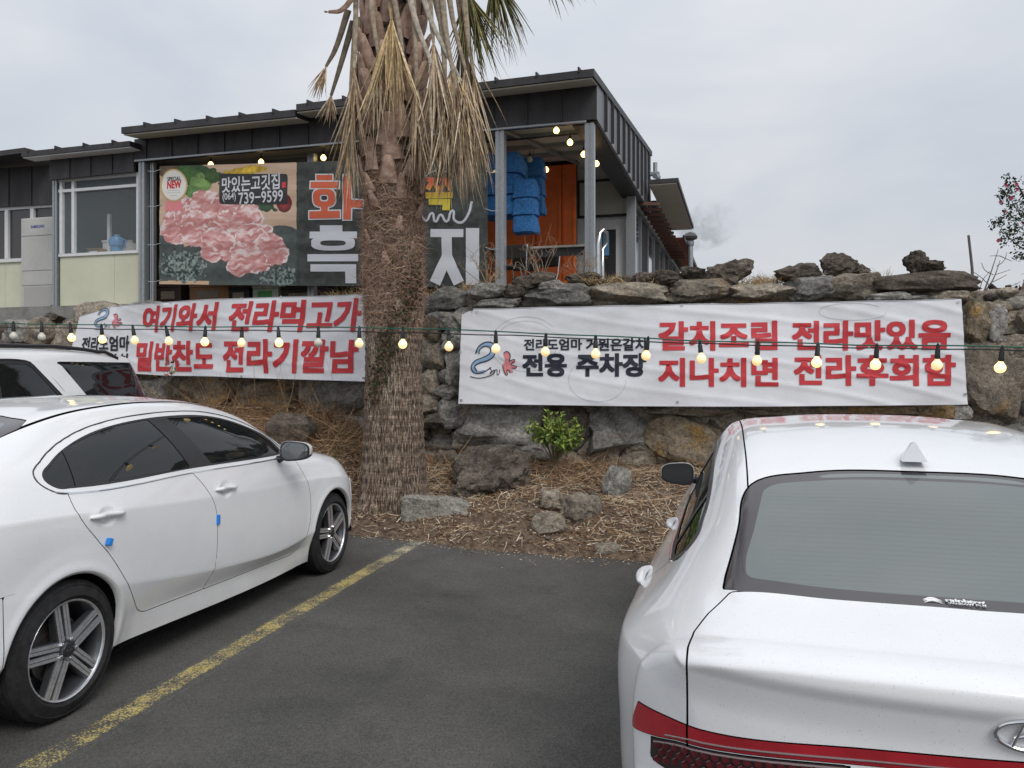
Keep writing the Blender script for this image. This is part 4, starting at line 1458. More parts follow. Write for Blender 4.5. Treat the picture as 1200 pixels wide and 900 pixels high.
def bed_z(x, y):
    x = np.asarray(x, float); y = np.asarray(y, float)
    e = edge_y(x); w = wall_y(x)
    v = np.clip((y - e) / (w - e), 0, 1.15)
    zb = .53 + .50 * (1 - sm(-2.6, -1.2, x)) + .05 * sm(1, 4, x)
    z0 = lot_z(x) + .005
    z = z0 + (zb - z0) * v ** .75
    z = z + (fbm(x * 1.7, y * 1.7, 3) - .5) * .16 * np.minimum(1, v * 5) + (fbm(x * 7, y * 7, 9) - .5) * .05 * np.minimum(1, v * 9 + .15)
    return z

def bed_hit(px, py):
    d = 6.0
    r = ray(px, py)
    while d < 13:
        p = Vector((0, 0, EYE)) + r * d
        if p.z <= float(bed_z(p.x, p.y)):
            return p
        d += .01
    return p

# far ground, a single sheet out to the horizon
m_soil = mat('dark_soil', (.055, .04, .028), rough=.95, col2=(.11, .08, .055), vscale=3.0, bump=.6, bscale=30, bdist=.03)
tag(mesh_obj('ground', [(-900, -900, -.35), (900, -900, -.35), (900, 1500, -.35), (-900, 1500, -.35)], [(0, 1, 2, 3)], mat('field_ground', (.06, .055, .04), rough=.95, col2=(.10, .09, .06), vscale=.4)), kind='structure')

m_asph = mat('asphalt', (.062, .062, .064), rough=.88, spec=.35)
def asphalt_nodes(m, yellow=False):
    t = m.node_tree; p = t.nodes['Principled BSDF']
    c = t.nodes.new('ShaderNodeTexCoord'); gp = t.nodes.new('ShaderNodeNewGeometry')
    def noise_(sc, det, rough=.6):
        n = t.nodes.new('ShaderNodeTexNoise'); n.inputs['Scale'].default_value = sc; n.inputs['Detail'].default_value = det
        n.inputs['Roughness'].default_value = rough
        t.links.new(gp.outputs['Position'], n.inputs['Vector']); return n.outputs[0]
    def ramp(src, a, ca, b, cb):
        r = t.nodes.new('ShaderNodeValToRGB')
        r.color_ramp.elements[0].position = a; r.color_ramp.elements[0].color = (*ca, 1)
        r.color_ramp.elements[1].position = b; r.color_ramp.elements[1].color = (*cb, 1)
        t.links.new(src, r.inputs[0]); return r.outputs[0]
    def mix(f, A, B, mode='MIX'):
        x = t.nodes.new('ShaderNodeMix'); x.data_type = 'RGBA'; x.blend_type = mode
        if isinstance(f, float): x.inputs['Factor'].default_value = f
        else: t.links.new(f, x.inputs['Factor'])
        for k, s in (('A', A), ('B', B)):
            if isinstance(s, tuple): x.inputs[k].default_value = (*s, 1)
            else: t.links.new(s, x.inputs[k])
        return x.outputs['Result']
    vo = t.nodes.new('ShaderNodeTexVoronoi'); vo.inputs['Scale'].default_value = 120
    t.links.new(gp.outputs['Position'], vo.inputs['Vector'])
    grain = ramp(vo.outputs['Color'], .15, (.030, .030, .030), .95, (.112, .108, .10))
    fine = ramp(noise_(260, 3), .35, (.032, .032, .032), .66, (.22, .212, .195))
    base = mix(.45, grain, fine)
    big = ramp(noise_(.55, 5), .3, (.62, .62, .63), .72, (1.32, 1.31, 1.29))
    base = mix(1.0, base, big, 'MULTIPLY')
    blot = ramp(noise_(2.3, 6, .7), .54, (1, 1, 1), .72, (.76, .76, .77))
    base = mix(1.0, base, blot, 'MULTIPLY')
    if yellow:
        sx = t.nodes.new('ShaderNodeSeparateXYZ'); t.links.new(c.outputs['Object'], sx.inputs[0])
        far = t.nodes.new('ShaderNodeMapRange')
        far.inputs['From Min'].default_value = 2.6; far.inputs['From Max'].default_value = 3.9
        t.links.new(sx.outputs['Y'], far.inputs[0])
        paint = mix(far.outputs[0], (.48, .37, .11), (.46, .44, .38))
        paint = mix(ramp(noise_(14, 4), .35, (0, 0, 0), .7, (.5, .5, .5)), paint, (.62, .55, .30))
        ax = t.nodes.new('ShaderNodeMath'); ax.operation = 'ABSOLUTE'; t.links.new(sx.outputs['X'], ax.inputs[0])
        em = t.nodes.new('ShaderNodeMapRange')
        em.inputs['From Min'].default_value = .052; em.inputs['From Max'].default_value = .098
        em.inputs['To Min'].default_value = 0; em.inputs['To Max'].default_value = -.20
        t.links.new(ax.outputs[0], em.inputs[0])
        w = t.nodes.new('ShaderNodeMath'); w.operation = 'MULTIPLY_ADD'
        w.inputs[1].default_value = .6
        t.links.new(noise_(95, 3, .7), w.inputs[0])
        w2 = t.nodes.new('ShaderNodeMath'); w2.operation = 'MULTIPLY_ADD'; w2.inputs[1].default_value = .34
        t.links.new(noise_(6, 4), w2.inputs[0]); t.links.new(em.outputs[0], w2.inputs[2])
        t.links.new(w2.outputs[0], w.inputs[2])
        mask = ramp(w.outputs[0], .445, (0, 0, 0), .52, (1, 1, 1))
        base = mix(mask, base, paint)
    t.links.new(base, p.inputs['Base Color'])
    b = t.nodes.new('ShaderNodeBump'); b.inputs['Strength'].default_value = .8; b.inputs['Distance'].default_value = .004
    t.links.new(vo.outputs['Distance'], b.inputs['Height'])
    t.links.new(b.outputs[0], p.inputs['Normal'])
asphalt_nodes(m_asph)
xs = np.concatenate([np.linspace(-45, -12, 8), np.linspace(-10, 10, 121), np.linspace(12, 45, 8)])
V = []; nx = len(xs)
rows = [-40, -15, -5, 0, 2, 4]
for r in range(len(rows) + 12):
    for x in xs:
        ey = float(edge_y(x))
        y = rows[r] if r < len(rows) else 4 + (ey - 4) * (r - len(rows) + 1) / 12
        if ey < 4.2 and r >= len(rows) - 1:
            y = min(rows[-1], ey - 1.2) + (ey - min(rows[-1], ey - 1.2)) * (r - len(rows) + 1) / 12
        V.append((x, y, float(lot_z(x)) - (.0 if r < len(rows) + 11 else .002)))
V = np.array(V)
nr = len(rows) + 12
i, j = np.meshgrid(np.arange(nr - 1), np.arange(nx - 1), indexing='ij')
a = (i * nx + j).ravel()
tag(mesh_obj('asphalt_pavement', V, np.stack([a, a + 1, a + nx + 1, a + nx], 1), m_asph, smooth=True), kind='structure')
# worn yellow bay line, four millimetres proud of the asphalt
p0 = Vector((-2.72, .13)); p1 = Vector((-.885, 7.44))
dl = (p1 - p0); Ll = dl.length; dl.normalize()
rz = math.atan2(dl.y, dl.x) - math.pi / 2
m_line = mat('worn_yellow_line', (.5, .4, .1), rough=.8)
V = []; F = []
n = 30
for k in range(n + 1):
    for s, dz in ((-.112, -.004), (-.094, .003), (.094, .003), (.112, -.004)):
        t = -Ll * .5 + Ll * k / n
        c = (p0 + p1) / 2 + dl * t
        w = Vector((c.x + s * math.cos(rz), c.y + s * math.sin(rz)))
        V.append((s, t, float(lot_z(w.x)) + dz))
for k in range(n):
    F += [(4 * k + q, 4 * k + q + 1, 4 * k + q + 5, 4 * k + q + 4) for q in range(3)]
ln = mesh_obj('bay_line', V, F, m_line, loc=((p0.x + p1.x) / 2, (p0.y + p1.y) / 2, 0))
ln.rotation_euler = (0, 0, rz)
tag(ln, kind='structure')
asphalt_nodes(m_line, yellow=True)

# planting bed that climbs to the wall
xs = np.linspace(-11, 9.5, 330); vs = np.linspace(0, 1, 70)
X, Vv = np.meshgrid(xs, vs)
Ye = edge_y(X); Yw = wall_y(X) + .35
Y = Ye - .05 + (Yw - Ye + .05) * Vv
Z = bed_z(X, Y)
Z[0] -= .05
nx = len(xs)
i, j = np.meshgrid(np.arange(len(vs) - 1), np.arange(nx - 1), indexing='ij'); a = (i * nx + j).ravel()
m_bed = mat('bed_litter_soil', (.065, .042, .028), rough=.97, col2=(.23, .165, .115), vscale=16, detail=10, bump=.9, bscale=70, bdist=.02)
tag(mesh_obj('planting_bed', np.stack([X.ravel(), Y.ravel(), Z.ravel()], 1), np.stack([a, a + 1, a + nx + 1, a + nx], 1), m_bed, smooth=True), kind='structure')

# ------------------------------------------------------------------ strands, straw, leaves
def strands(P, D, L, W, curl, colors, npts=4, up=None, droop=0.0, rng=RNG):
    """flat ribbons: start points P, directions D, lengths L, widths W -> verts, quads, colours"""
    n = len(P)
    D = D / (np.linalg.norm(D, axis=1)[:, None] + 1e-9)
    rv = rng.normal(size=(n, 3)); side = np.cross(D, rv); side /= np.linalg.norm(side, axis=1)[:, None] + 1e-9
    bend = np.cross(side, D)
    V = np.zeros((n, npts, 2, 3)); C = np.zeros((n, npts, 2, 3))
    for k in range(npts):
        t = k / (npts - 1)
        p = P + D * (L * t)[:, None] + bend * (curl * L * t * t)[:, None]
        p[:, 2] -= droop * L * t * t if np.isscalar(droop) else droop * L * t * t
        w = W * (1 - .75 * t)
        V[:, k, 0] = p - side * w[:, None] / 2
        V[:, k, 1] = p + side * w[:, None] / 2
        C[:, k, :] = (colors * (1 - .15 * t))[:, None]
    base = (np.arange(n) * npts * 2)[:, None]
    k = np.arange(npts - 1)[None, :] * 2
    a = (base + k).ravel()
    F = np.stack([a, a + 1, a + 3, a + 2], 1)
    return V.reshape(-1, 3), F, C.reshape(-1, 3)

def pick(cols, n, rng=RNG, var=.25):
    c = np.array(cols)[rng.integers(0, len(cols), n)]
    return c * (1 + rng.uniform(-var, var, n))[:, None]

m_straw = vcol_mat('dry_straw', rough=.85)
STRAW = [(.66, .56, .42), (.56, .43, .29), (.40, .26, .15), (.30, .17, .10), (.62, .50, .36), (.22, .13, .08), (.36, .23, .14)]

def lay_straw(name, n, xr, dens, Lr, lift, cols, wr=(.004, .008), tilt=.16, curl=.35):
    x = RNG.uniform(*xr, n * 3); v = RNG.uniform(0, 1.02, n * 3)
    e = edge_y(x); w = wall_y(x)
    y = e + (w - e) * v + .02
    keep = RNG.uniform(0, 1, n * 3) < dens(x, v, y)
    x, y = x[keep][:n], y[keep][:n]
    z = bed_z(x, y) + RNG.uniform(.003, lift, len(x))
    a = RNG.uniform(0, 2 * math.pi, len(x))
    D = np.stack([np.cos(a), np.sin(a), RNG.normal(0, tilt, len(x)) + .05 + .25 * np.sin(a)], 1)
    L = RNG.uniform(*Lr, len(x)) * RNG.uniform(.5, 1, len(x))
    V, F, C = strands(np.stack([x, y, z], 1), D, L, RNG.uniform(*wr, len(x)), RNG.normal(0, curl, len(x)), pick(cols, len(x)), 4)
    return tag(mesh_obj(name, V, F, m_straw, colors=C), kind='stuff')

clump = lambda x, v, y: np.clip(1.6 * fbm(x * 2.2, y * 2.2, 21) - .25, 0.05, 1)
lay_straw('straw_litter', 21000, (-5, 7), lambda x, v, y: clump(x, v, y), (.04, .20), .02, STRAW, tilt=.07, wr=(.005, .011))
lay_straw('dry_grass_stalks', 3000, (-5, 6.5), lambda x, v, y: clump(x, v, y) * np.clip(v * 1.6, .1, 1), (.15, .45), .05, STRAW[:4], wr=(.004, .007), tilt=.14)
lay_straw('dry_vine_heap', 5200, (-6, -1.5), lambda x, v, y: np.clip((v - .30) * 2.2, 0, 1) * np.clip(1.8 * fbm(x * 1.4, y * 1.4, 5) - .2, 0.1, 1), (.20, .60), .14, [(.36, .22, .12), (.26, .15, .085), (.18, .10, .06), (.46, .34, .20), (.22, .15, .07)], wr=(.006, .011), tilt=.28, curl=1.0)
lay_straw('ruddy_dry_grass', 1700, (-1.4, 1.1), lambda x, v, y: np.clip((v - .55) * 2.5, 0, 1), (.12, .40), .09, [(.36, .22, .12), (.46, .33, .19), (.26, .15, .09)], tilt=.4, curl=.6)

def leaf_flakes(name, P, size, cols, flat=.5, mt=None, rng=RNG, nrm=None, aspect=.5):
    """small kite-shaped leaves, folded a little along the rib"""
    n = len(P)
    a = rng.normal(size=(n, 3)); a[:, 2] *= flat; a /= np.linalg.norm(a, axis=1)[:, None]
    b = rng.normal(size=(n, 3)); b[:, 2] *= flat
    b -= a * (a * b).sum(1)[:, None]; b /= np.linalg.norm(b, axis=1)[:, None]
    c = np.cross(a, b)
    s = size[:, None]
    V = np.stack([P, P + a * s * .5 + b * s * aspect * .5 + c * s * .08, P + a * s, P + a * s * .5 - b * s * aspect * .5 + c * s * .08, P + a * s * .45 - c * s * .04], 1)
    k = np.arange(n) * 5
    F = np.concatenate([np.stack([k, k + 1, k + 4], 1), np.stack([k + 1, k + 2, k + 4], 1), np.stack([k + 2, k + 3, k + 4], 1), np.stack([k + 3, k, k + 4], 1)])
    return V.reshape(-1, 3), F, np.repeat(cols, 5, axis=0)
n = 13000
x = RNG.uniform(-5, 7, n); v = RNG.uniform(0, 1, n) ** 1.1
y = edge_y(x) + (wall_y(x) - edge_y(x)) * v + RNG.normal(0, .03, n)
P = np.stack([x, y, bed_z(x, y) + .012], 1)
V, F, C = leaf_flakes('', P, RNG.uniform(.015, .05, n), pick([(.24, .16, .10), (.15, .095, .06), (.42, .32, .22), (.55, .47, .37), (.11, .075, .05)], n), flat=.25)
tag(mesh_obj('leaf_litter', V, F, m_straw, colors=C), kind='stuff')
# crumbs that spill over the asphalt edge
n = 2400
x = RNG.uniform(-4, 5, n); y = edge_y(x) - RNG.exponential(.085, n)
P = np.stack([x, y, lot_z(x) + .006], 1)
V, F, C = leaf_flakes('', P, RNG.uniform(.008, .028, n), pick(STRAW, n), flat=.1)
tag(mesh_obj('edge_litter', V, F, m_straw, colors=C), kind='stuff')

# ================================================================== STONES
def rock_mesh(name, seed, sub=3, box=2.6, rough=.10, cuts=7, craggy=0.0, dr=(.56, .84)):
    rng = np.random.default_rng(seed)
    bm = bmesh.new()
    bmesh.ops.create_icosphere(bm, subdivisions=sub, radius=1)
    for v in bm.verts:
        p = v.co.normalized()
        q = (abs(p.x) ** box + abs(p.y) ** box + abs(p.z) ** box) ** (-1 / box)
        v.co = p * q
    for _ in range(cuts):                                   # broken faces
        nrm = Vector(rng.normal(size=3)); nrm.normalize()
        d = rng.uniform(*dr)
        for v in bm.verts:
            k = v.co.dot(nrm) - d
            if k > 0:
                v.co -= nrm * k * .93
    off = Vector(rng.uniform(0, 100, 3))
    for v in bm.verts:
        p = v.co
        nn = mnoise.fractal(p * 1.3 + off, 1, 2, 4) * rough * 1.3 + mnoise.fractal(p * 4.5 + off, .8, 2, 4) * rough * .55 - abs(mnoise.noise(p * 2.6 + off)) * rough * .5
        if craggy:
            nn += (abs(mnoise.noise(p * 2.3 + off)) - .25) * craggy + mnoise.fractal(p * 7 + off, 1, 2, 3) * craggy * .2
        v.co = p * (1 + nn)
    mn = [min(v.co[i] for v in bm.verts) for i in range(3)]; mxx = [max(v.co[i] for v in bm.verts) for i in range(3)]
    for v in bm.verts:
        v.co = Vector([(v.co[i] - mn[i]) / (mxx[i] - mn[i]) - .5 for i in range(3)])
    me = bpy.data.meshes.new(name)
    bm.to_mesh(me); bm.free()
    me.polygons.foreach_set('use_smooth', np.ones(len(me.polygons), dtype=bool))
    try:
        me.set_sharp_from_angle(angle=math.radians(32))
    except Exception:
        pass
    return me
def stone_mat(name, c1, c2, c3, patch=.0):
    m = mat(name, c1, rough=.93, spec=.25, col2=c2, vscale=3.6, detail=9, rand=.28, bump=0)
    t = m.node_tree; p = t.nodes['Principled BSDF']
    src = p.inputs['Base Color'].links[0].from_socket
    c = t.nodes.new('ShaderNodeTexCoord'); oi = t.nodes.new('ShaderNodeObjectInfo')
    vs_ = t.nodes.new('ShaderNodeVectorMath'); vs_.operation = 'ADD'
    cb = t.nodes.new('ShaderNodeCombineXYZ'); sc = t.nodes.new('ShaderNodeMath'); sc.operation = 'MULTIPLY'; sc.inputs[1].default_value = 61
    t.links.new(oi.outputs['Random'], sc.inputs[0]); t.links.new(sc.outputs[0], cb.inputs[0]); t.links.new(sc.outputs[0], cb.inputs[2])
    geo = t.nodes.new('ShaderNodeNewGeometry')
    t.links.new(geo.outputs['Position'], vs_.inputs[0]); t.links.new(cb.outputs[0], vs_.inputs[1])
    def nz(scale, det=7, r=.65):
        n = t.nodes.new('ShaderNodeTexNoise'); n.inputs['Scale'].default_value = scale; n.inputs['Detail'].default_value = det; n.inputs['Roughness'].default_value = r
        t.links.new(vs_.outputs[0], n.inputs['Vector']); return n.outputs[0]
    def ramp(s, a, b):
        r = t.nodes.new('ShaderNodeMapRange'); r.inputs['From Min'].default_value = a; r.inputs['From Max'].default_value = b; t.links.new(s, r.inputs[0]); return r.outputs[0]
    def mix(f, A, B):
        x = t.nodes.new('ShaderNodeMix'); x.data_type = 'RGBA'; t.links.new(f, x.inputs['Factor'])
        for k, s in (('A', A), ('B', B)):
            if isinstance(s, tuple): x.inputs[k].default_value = (*s, 1)
            else: t.links.new(s, x.inputs[k])
        return x.outputs['Result']
    col = mix(ramp(nz(2.4), .62 - patch, .72 - patch), src, c3)              # lichen and rust
    col = mix(ramp(nz(9, 8, .75), .60, .70), col, (.38, .365, .33))           # pale lichen spots
    fg_ = nz(26, 8, .8)  # fine mottle, with lit and dark crag detail put into the colour
    dk = t.nodes.new('ShaderNodeMapRange'); dk.inputs['From Min'].default_value = .36; dk.inputs['From Max'].default_value = .62; dk.inputs['To Min'].default_value = .45; dk.inputs['To Max'].default_value = 1.35
    t.links.new(fg_, dk.inputs[0]); sv = t.nodes.new('ShaderNodeVectorMath'); sv.operation = 'SCALE'; t.links.new(col, sv.inputs[0]); t.links.new(dk.outputs[0], sv.inputs['Scale']); col = sv.outputs[0]
    vo = t.nodes.new('ShaderNodeTexVoronoi'); vo.inputs['Scale'].default_value = 42
    t.links.new(vs_.outputs[0], vo.inputs['Vector'])
    pit = t.nodes.new('ShaderNodeMapRange'); pit.inputs['From Min'].default_value = .0; pit.inputs['From Max'].default_value = .25
    t.links.new(vo.outputs['Distance'], pit.inputs[0])
    ad = t.nodes.new('ShaderNodeMath'); ad.operation = 'MULTIPLY_ADD'; ad.inputs[1].default_value = .35
    t.links.new(pit.outputs[0], ad.inputs[0]); t.links.new(nz(13, 12, .72), ad.inputs[2])
    b = t.nodes.new('ShaderNodeBump'); b.inputs['Strength'].default_value = 1.0; b.inputs['Distance'].default_value = .06
    t.links.new(ad.outputs[0], b.inputs['Height']); t.links.new(b.outputs[0], p.inputs['Normal'])
    t.links.new(col, p.inputs['Base Color'])
    return m
S_GREY = stone_mat('basalt_grey', (.19, .183, .17), (.46, .44, .40), (.27, .21, .14), -.02)
S_BROWN = stone_mat('basalt_brown', (.22, .19, .155), (.50, .43, .34), (.38, .26, .14), .03)
S_RUST = stone_mat('basalt_rusty', (.20, .16, .12), (.42, .34, .24), (.44, .27, .10), .10)
S_DARK = stone_mat('scoria_dark', (.075, .062, .052), (.21, .175, .14), (.17, .115, .07), -.02)
S_PALE = stone_mat('stone_pale', (.30, .28, .25), (.50, .47, .41), (.20, .17, .13), 0)
SM = dict(g=S_GREY, b=S_BROWN, r=S_RUST, d=S_DARK, p=S_PALE)
ROCKS = [rock_mesh('boulder', 100 + k, 4, box=7, rough=.12, cuts=10, dr=(.80, 1.08)) for k in range(10)]
CRAGS = [rock_mesh('crag', 200 + k, 4, box=2.2, rough=.16, cuts=3, craggy=.42) for k in range(5)]
LAYERS = [rock_mesh('layered_rock', 400, 5, box=2.8, rough=.20, cuts=5, craggy=.16)]
SLABS = [rock_mesh('slab', 404, 4, box=10, rough=.05, cuts=3, dr=(.95, 1.15))]
PEBBLES = [rock_mesh('cobble', 300 + k, 3, box=2.3, rough=.04, cuts=2) for k in range(4)]
def rock_data(base, m):
    key = base.name + '|' + m.name
    if key not in _RD:
        d = base.copy(); d.materials.clear(); d.materials.append(m); _RD[key] = d
    return _RD[key]
_RD = {}

wall = thing('stone_wall', 'dry-laid retaining wall of dark volcanic stones behind the two white banners', 'wall', (0, 9.3, 0))
rs = random.Random(5)
def wall_hit(px, py):
    k = (px - 600) / FPX
    def inter(P, Q):
        m_ = (Q[1] - P[1]) / (Q[0] - P[0])
        return (P[1] - m_ * P[0]) / (1 - m_ * k), m_
    cands = [(WL, lambda x: x <= -1.89), (WC, lambda x: -1.89 <= x <= -.6), (WR, lambda x: x >= -.6)]
    for L_, ok in cands:
        d, m_ = inter(*L_)
        if ok(k * d):
            return Vector((k * d, d, EYE + (HY - py) / FPX * d)), math.atan(m_)
    d, m_ = inter(*WR)
    return Vector((k * d, d, EYE + (HY - py) / FPX * d)), math.atan(m_)
def stone(x0, y0, x1, y1, kind='g', set_='R', thick=None, off=0.0, grow=1.10, parent=wall, tilt=0.0, name='stone'):
    c, ang = wall_hit((x0 + x1) / 2, (y0 + y1) / 2)
    w = (x1 - x0) / FPX * c.y * grow / max(.8, math.cos(ang)); h = (y1 - y0) / FPX * c.y * grow
    th = thick or min(.62, max(.26, (w + h) * .42))
    S = dict(R=ROCKS, C=CRAGS, P=PEBBLES)[set_]
    o = bpy.data.objects.new(name, rock_data(rs.choice(S), SM[kind]))
    nrm = Vector((math.sin(ang) * -1, math.cos(ang), 0))
    cc = c + nrm * (th * .5 + off - .04)
    o.location = cc - Vector(parent.location) if parent else cc
    o.rotation_euler = (tilt * 0, tilt, ang + (math.pi if rs.random() < .5 else 0))
    o.scale = (w, th, h)
    link(o, parent)
    return o

# stones that can be read one by one around the right banner
for s in [
    (497, 336, 546, 362, 'g'), (546, 331, 590, 350, 'g'), (497, 362, 540, 386, 'g'), (553, 348, 612, 362, 'g'), (588, 331, 618, 349, 'd'),
    (512, 385, 548, 412, 'g'), (492, 365, 516, 400, 'r'), (490, 392, 520, 440, 'b'), (516, 384, 542, 402, 'g'), (520, 402, 545, 460, 'g'),
    (492, 434, 512, 462, 'b'), (510, 432, 532, 450, 'g'), (506, 449, 536, 470, 'g'), (508, 466, 538, 492, 'g'), (492, 458, 512, 486, 'b'), (494, 482, 522, 502, 'd'), (516, 488, 540, 503, 'g'),
    (612, 332, 690, 358, 'g'), (690, 328, 780, 356, 'b'), (778, 324, 862, 353, 'b'), (860, 331, 935, 352, 'b'), (925, 322, 982, 352, 'g'),
    (968, 319, 1030, 350, 'b'), (600, 322, 628, 338, 'd'), (618, 318, 650, 334, 'd'), (630, 327, 660, 340, 'g'),
    (1028, 317, 1142, 346, 'd'), (1020, 342, 1065, 354, 'g'), (1060, 345, 1098, 354, 'g'), (1096, 340, 1136, 356, 'b'),
    (532, 471, 640, 524, 'g'), (636, 475, 690, 520, 'd'), (682, 474, 760, 532, 'g'), (752, 486, 842, 548, 'r'), (758, 474, 868, 489, 'b'),
    (868, 474, 955, 489, 'b'), (870, 486, 960, 545, 'g'), (952, 474, 1080, 489, 'r'), (958, 486, 1050, 545, 'b'), (1078, 473, 1118, 492, 'r'),
    (1048, 490, 1140, 548, 'g'), (1112, 476, 1140, 496, 'g'), (1127, 396, 1208, 497, 'b'), (1128, 352, 1168, 404, 'r'), (1160, 356, 1180, 400, 'g'),
    (1178, 392, 1215, 420, 'b'), (1205, 410, 1270, 500, 'g'), (1140, 494, 1230, 550, 'g'), (1225, 492, 1320, 552, 'b'), (1200, 360, 1260, 412, 'b'), (1268, 400, 1340, 495, 'b'), (1255, 352, 1330, 402, 'g'), (1330, 350, 1420, 430, 'g'), (1335, 425, 1430, 545, 'b'),
    (560, 520, 612, 545, 'd'), (600, 518, 650, 540, 'g')]:
    stone(*s)
for s in [(1058, 333, 1078, 347, 'p'), (1074, 332, 1092, 346, 'p'), (1090, 332, 1122, 348, 'b'), (1170, 352, 1192, 366, 'b'), (1188, 346, 1214, 362, 'p'), (1186, 362, 1214, 378, 'b'), (1168, 366, 1190, 382, 'b'), (1172, 380, 1200, 394, 'b'), (1206, 344, 1230, 360, 'g'), (1162, 342, 1176, 352, 'd'), (1180, 335, 1200, 346, 'b'), (1140, 348, 1150, 360, 'g')]:
    stone(*s, set_='P', grow=1.15, thick=.22, off=.12)
# lava lumps balanced on top
for s, lab in [((762, 315, 802, 332), 'low craggy lump on the wall top just right of the restaurant side wall'), ((802, 311, 829, 327), 'small black lava lump on the wall top in front of the chimney pipe'),
             ((828, 304, 878, 331), 'large slanting lava lump on the wall top, right beside the chimney pipe'), ((917, 307, 960, 329), 'flat-topped lava lump standing alone between dry grass tufts on the wall'),
             ((971, 295, 1008, 322), 'tall peaked lava lump on the wall top above the red lettering'), ((1003, 308, 1024, 322), 'small lava lump leaning on the right of the tall peaked one'),
             ((1070, 293, 1092, 318), 'upright lava lump standing on the long cap stone'), ((1083, 302, 1112, 317), 'low lava lump lying on the right half of the long cap stone'),
             ((700, 322, 742, 334), 'flat dark lava lump at the foot of the hand rail'), ((742, 318, 766, 331), 'rounded dark lava lump below the rear post of the terrace'), ((664, 318, 700, 332), 'dark lava lump on the wall top at the corner post')]:
    tag(stone(*s, kind='d', set_='C', parent=None, grow=1.28, thick=.3, off=.1, name='lava_rock'), lab, 'rock', 'lava lumps set on top of the wall')
# left stretch
for s in [
    (200, 441, 272, 482, 'r'), (270, 443, 345, 480, 'r'), (343, 445, 430, 492, 'g'), (-10, 374, 34, 402, 'g'), (14, 371, 62, 410, 'b'), (58, 374, 98, 408, 'b'), (-40, 398, 24, 440, 'd'),
    (20, 404, 92, 445, 'b'), (76, 402, 110, 440, 'r'), (88, 440, 140, 480, 'b'), (138, 440, 202, 480, 'g'), (200, 478, 300, 520, 'g'), (296, 478, 380, 520, 'd'), (376, 488, 440, 530, 'g'),
    (430, 345, 494, 380, 'g'), (428, 378, 492, 430, 'b'), (430, 428, 494, 480, 'g'), (434, 478, 498, 515, 'd'), (-110, 372, -35, 420, 'g'), (-100, 415, -20, 470, 'b'), (-200, 372, -108, 470, 'b')]:
    stone(*s)
for s, lab in (((74, 363, 97, 380), 'larger black lump on the wall at the upper left corner of the slanting banner'), ((95, 366, 106, 376), 'smallest black lump on the wall, behind the slanting banner corner'), ((104, 363, 120, 373), 'flat black lump just above the slanting banner edge'), ((40, 366, 60, 378), 'black lump on the wall below the white pipe elbow')):
    tag(stone(*s, kind='d', set_='C', parent=None, grow=1.15, thick=.28, off=.1, name='lava_rock'), lab, 'rock', 'lava lumps set on top of the wall')
# smaller stones packed behind the face stones close the joints
for (x0, x1, y0, y1) in ((432, 1330, 340, 556), (-60, 428, 384, 520)):
    y = y0
    while y < y1:
        x = x0 + rs.uniform(-20, 0)
        while x < x1:
            w = rs.uniform(42, 62)
            stone(x, y, x + w, y + 33, rs.choice('bbgrb'), off=.17, grow=1.25, thick=.3, name='packing_stone')
            x += w
        y += 27
# courses that the banners hide
for (x0, x1, y0, y1, step, rh) in ((545, 1130, 356, 474, 74, 40), (100, 428, 352, 444, 62, 31)):
    y = y0
    while y < y1 - 5:
        x = x0 - rs.uniform(0, 30)
        while x < x1:
            w = step * rs.uniform(.7, 1.3)
            stone(x, y, min(x + w, x1 + 8), y + rh, rs.choice('gggbbr'), off=.06)
            x += w
        y += rh

# terrace behind the wall: earth core and top, one closed block
TZ = 2.44
tv = []
tx = np.concatenate([np.linspace(-60, -8, 6), np.linspace(-7, 8, 61), np.linspace(9, 60, 6)])
for x in tx:
    y = float(wall_y(x)) + .30 if x > -30 else float(wall_y(-30)) + .3
    y = max(y, 2.0)
    tv += [(x, y, -.3), (x, y + .05, TZ - .12), (x, y + .25, TZ), (x, 90, TZ)]
F = []
for k in range(len(tx) - 1):
    for r in range(3):
        a = 4 * k + r
        F.append((a, a + 4, a + 5, a + 1))
tag(mesh_obj('terrace', tv, F, m_soil), kind='structure')

# ------------------------------------------------------------------ loose stones in the bed
def bed_rock(x0, y0, x1, y1, label, kind, set_='R', seed=0, flat=.8, cat='rock', tiltz=0.0, sink=.2, mats=None):
    b = bed_hit((x0 + x1) / 2, y1)
    w = (x1 - x0) / FPX * b.y; h = (y1 - y0) / FPX * b.y * (1 + sink)
    S = dict(R=ROCKS, C=CRAGS, P=PEBBLES, L=LAYERS, S=SLABS)[set_]
    o = bpy.data.objects.new('rock', rock_data(S[seed % len(S)], SM[kind]))
    dp = w * flat
    o.location = (b.x, b.y + dp * .42, b.z + h * .5 - h * sink / (1 + sink))
    o.scale = (w, dp, h)
    o.rotation_euler = (0, tiltz, 0)
    link(o)
    return tag(o, label, cat)
bed_rock(468, 583, 551, 607, 'flat pale grey slab lying right of the palm foot near the asphalt', 'p', 'S', seed=0, flat=.28, sink=.35, tiltz=math.radians(3))
bed_rock(524, 523, 624, 583, 'big dark layered rock mound half buried between palm and green shrub', 'd', 'L', seed=0, flat=.9, sink=.35)
bed_rock(706, 547, 743, 583, 'rounded dark grey stone standing alone right of the brown block', 'g', seed=5, flat=.8)
bed_rock(655, 580, 708, 612, 'larger brown block in the middle of the straw bed', 'b', seed=3, flat=.8, tiltz=.12)
bed_rock(633, 574, 664, 600, 'brown stone leaning against the left of the larger brown block', 'b', seed=6, flat=.8)
bed_rock(622, 602, 664, 627, 'rounded tan stone in front of the brown block', 'b', 'P', seed=1, flat=.8)
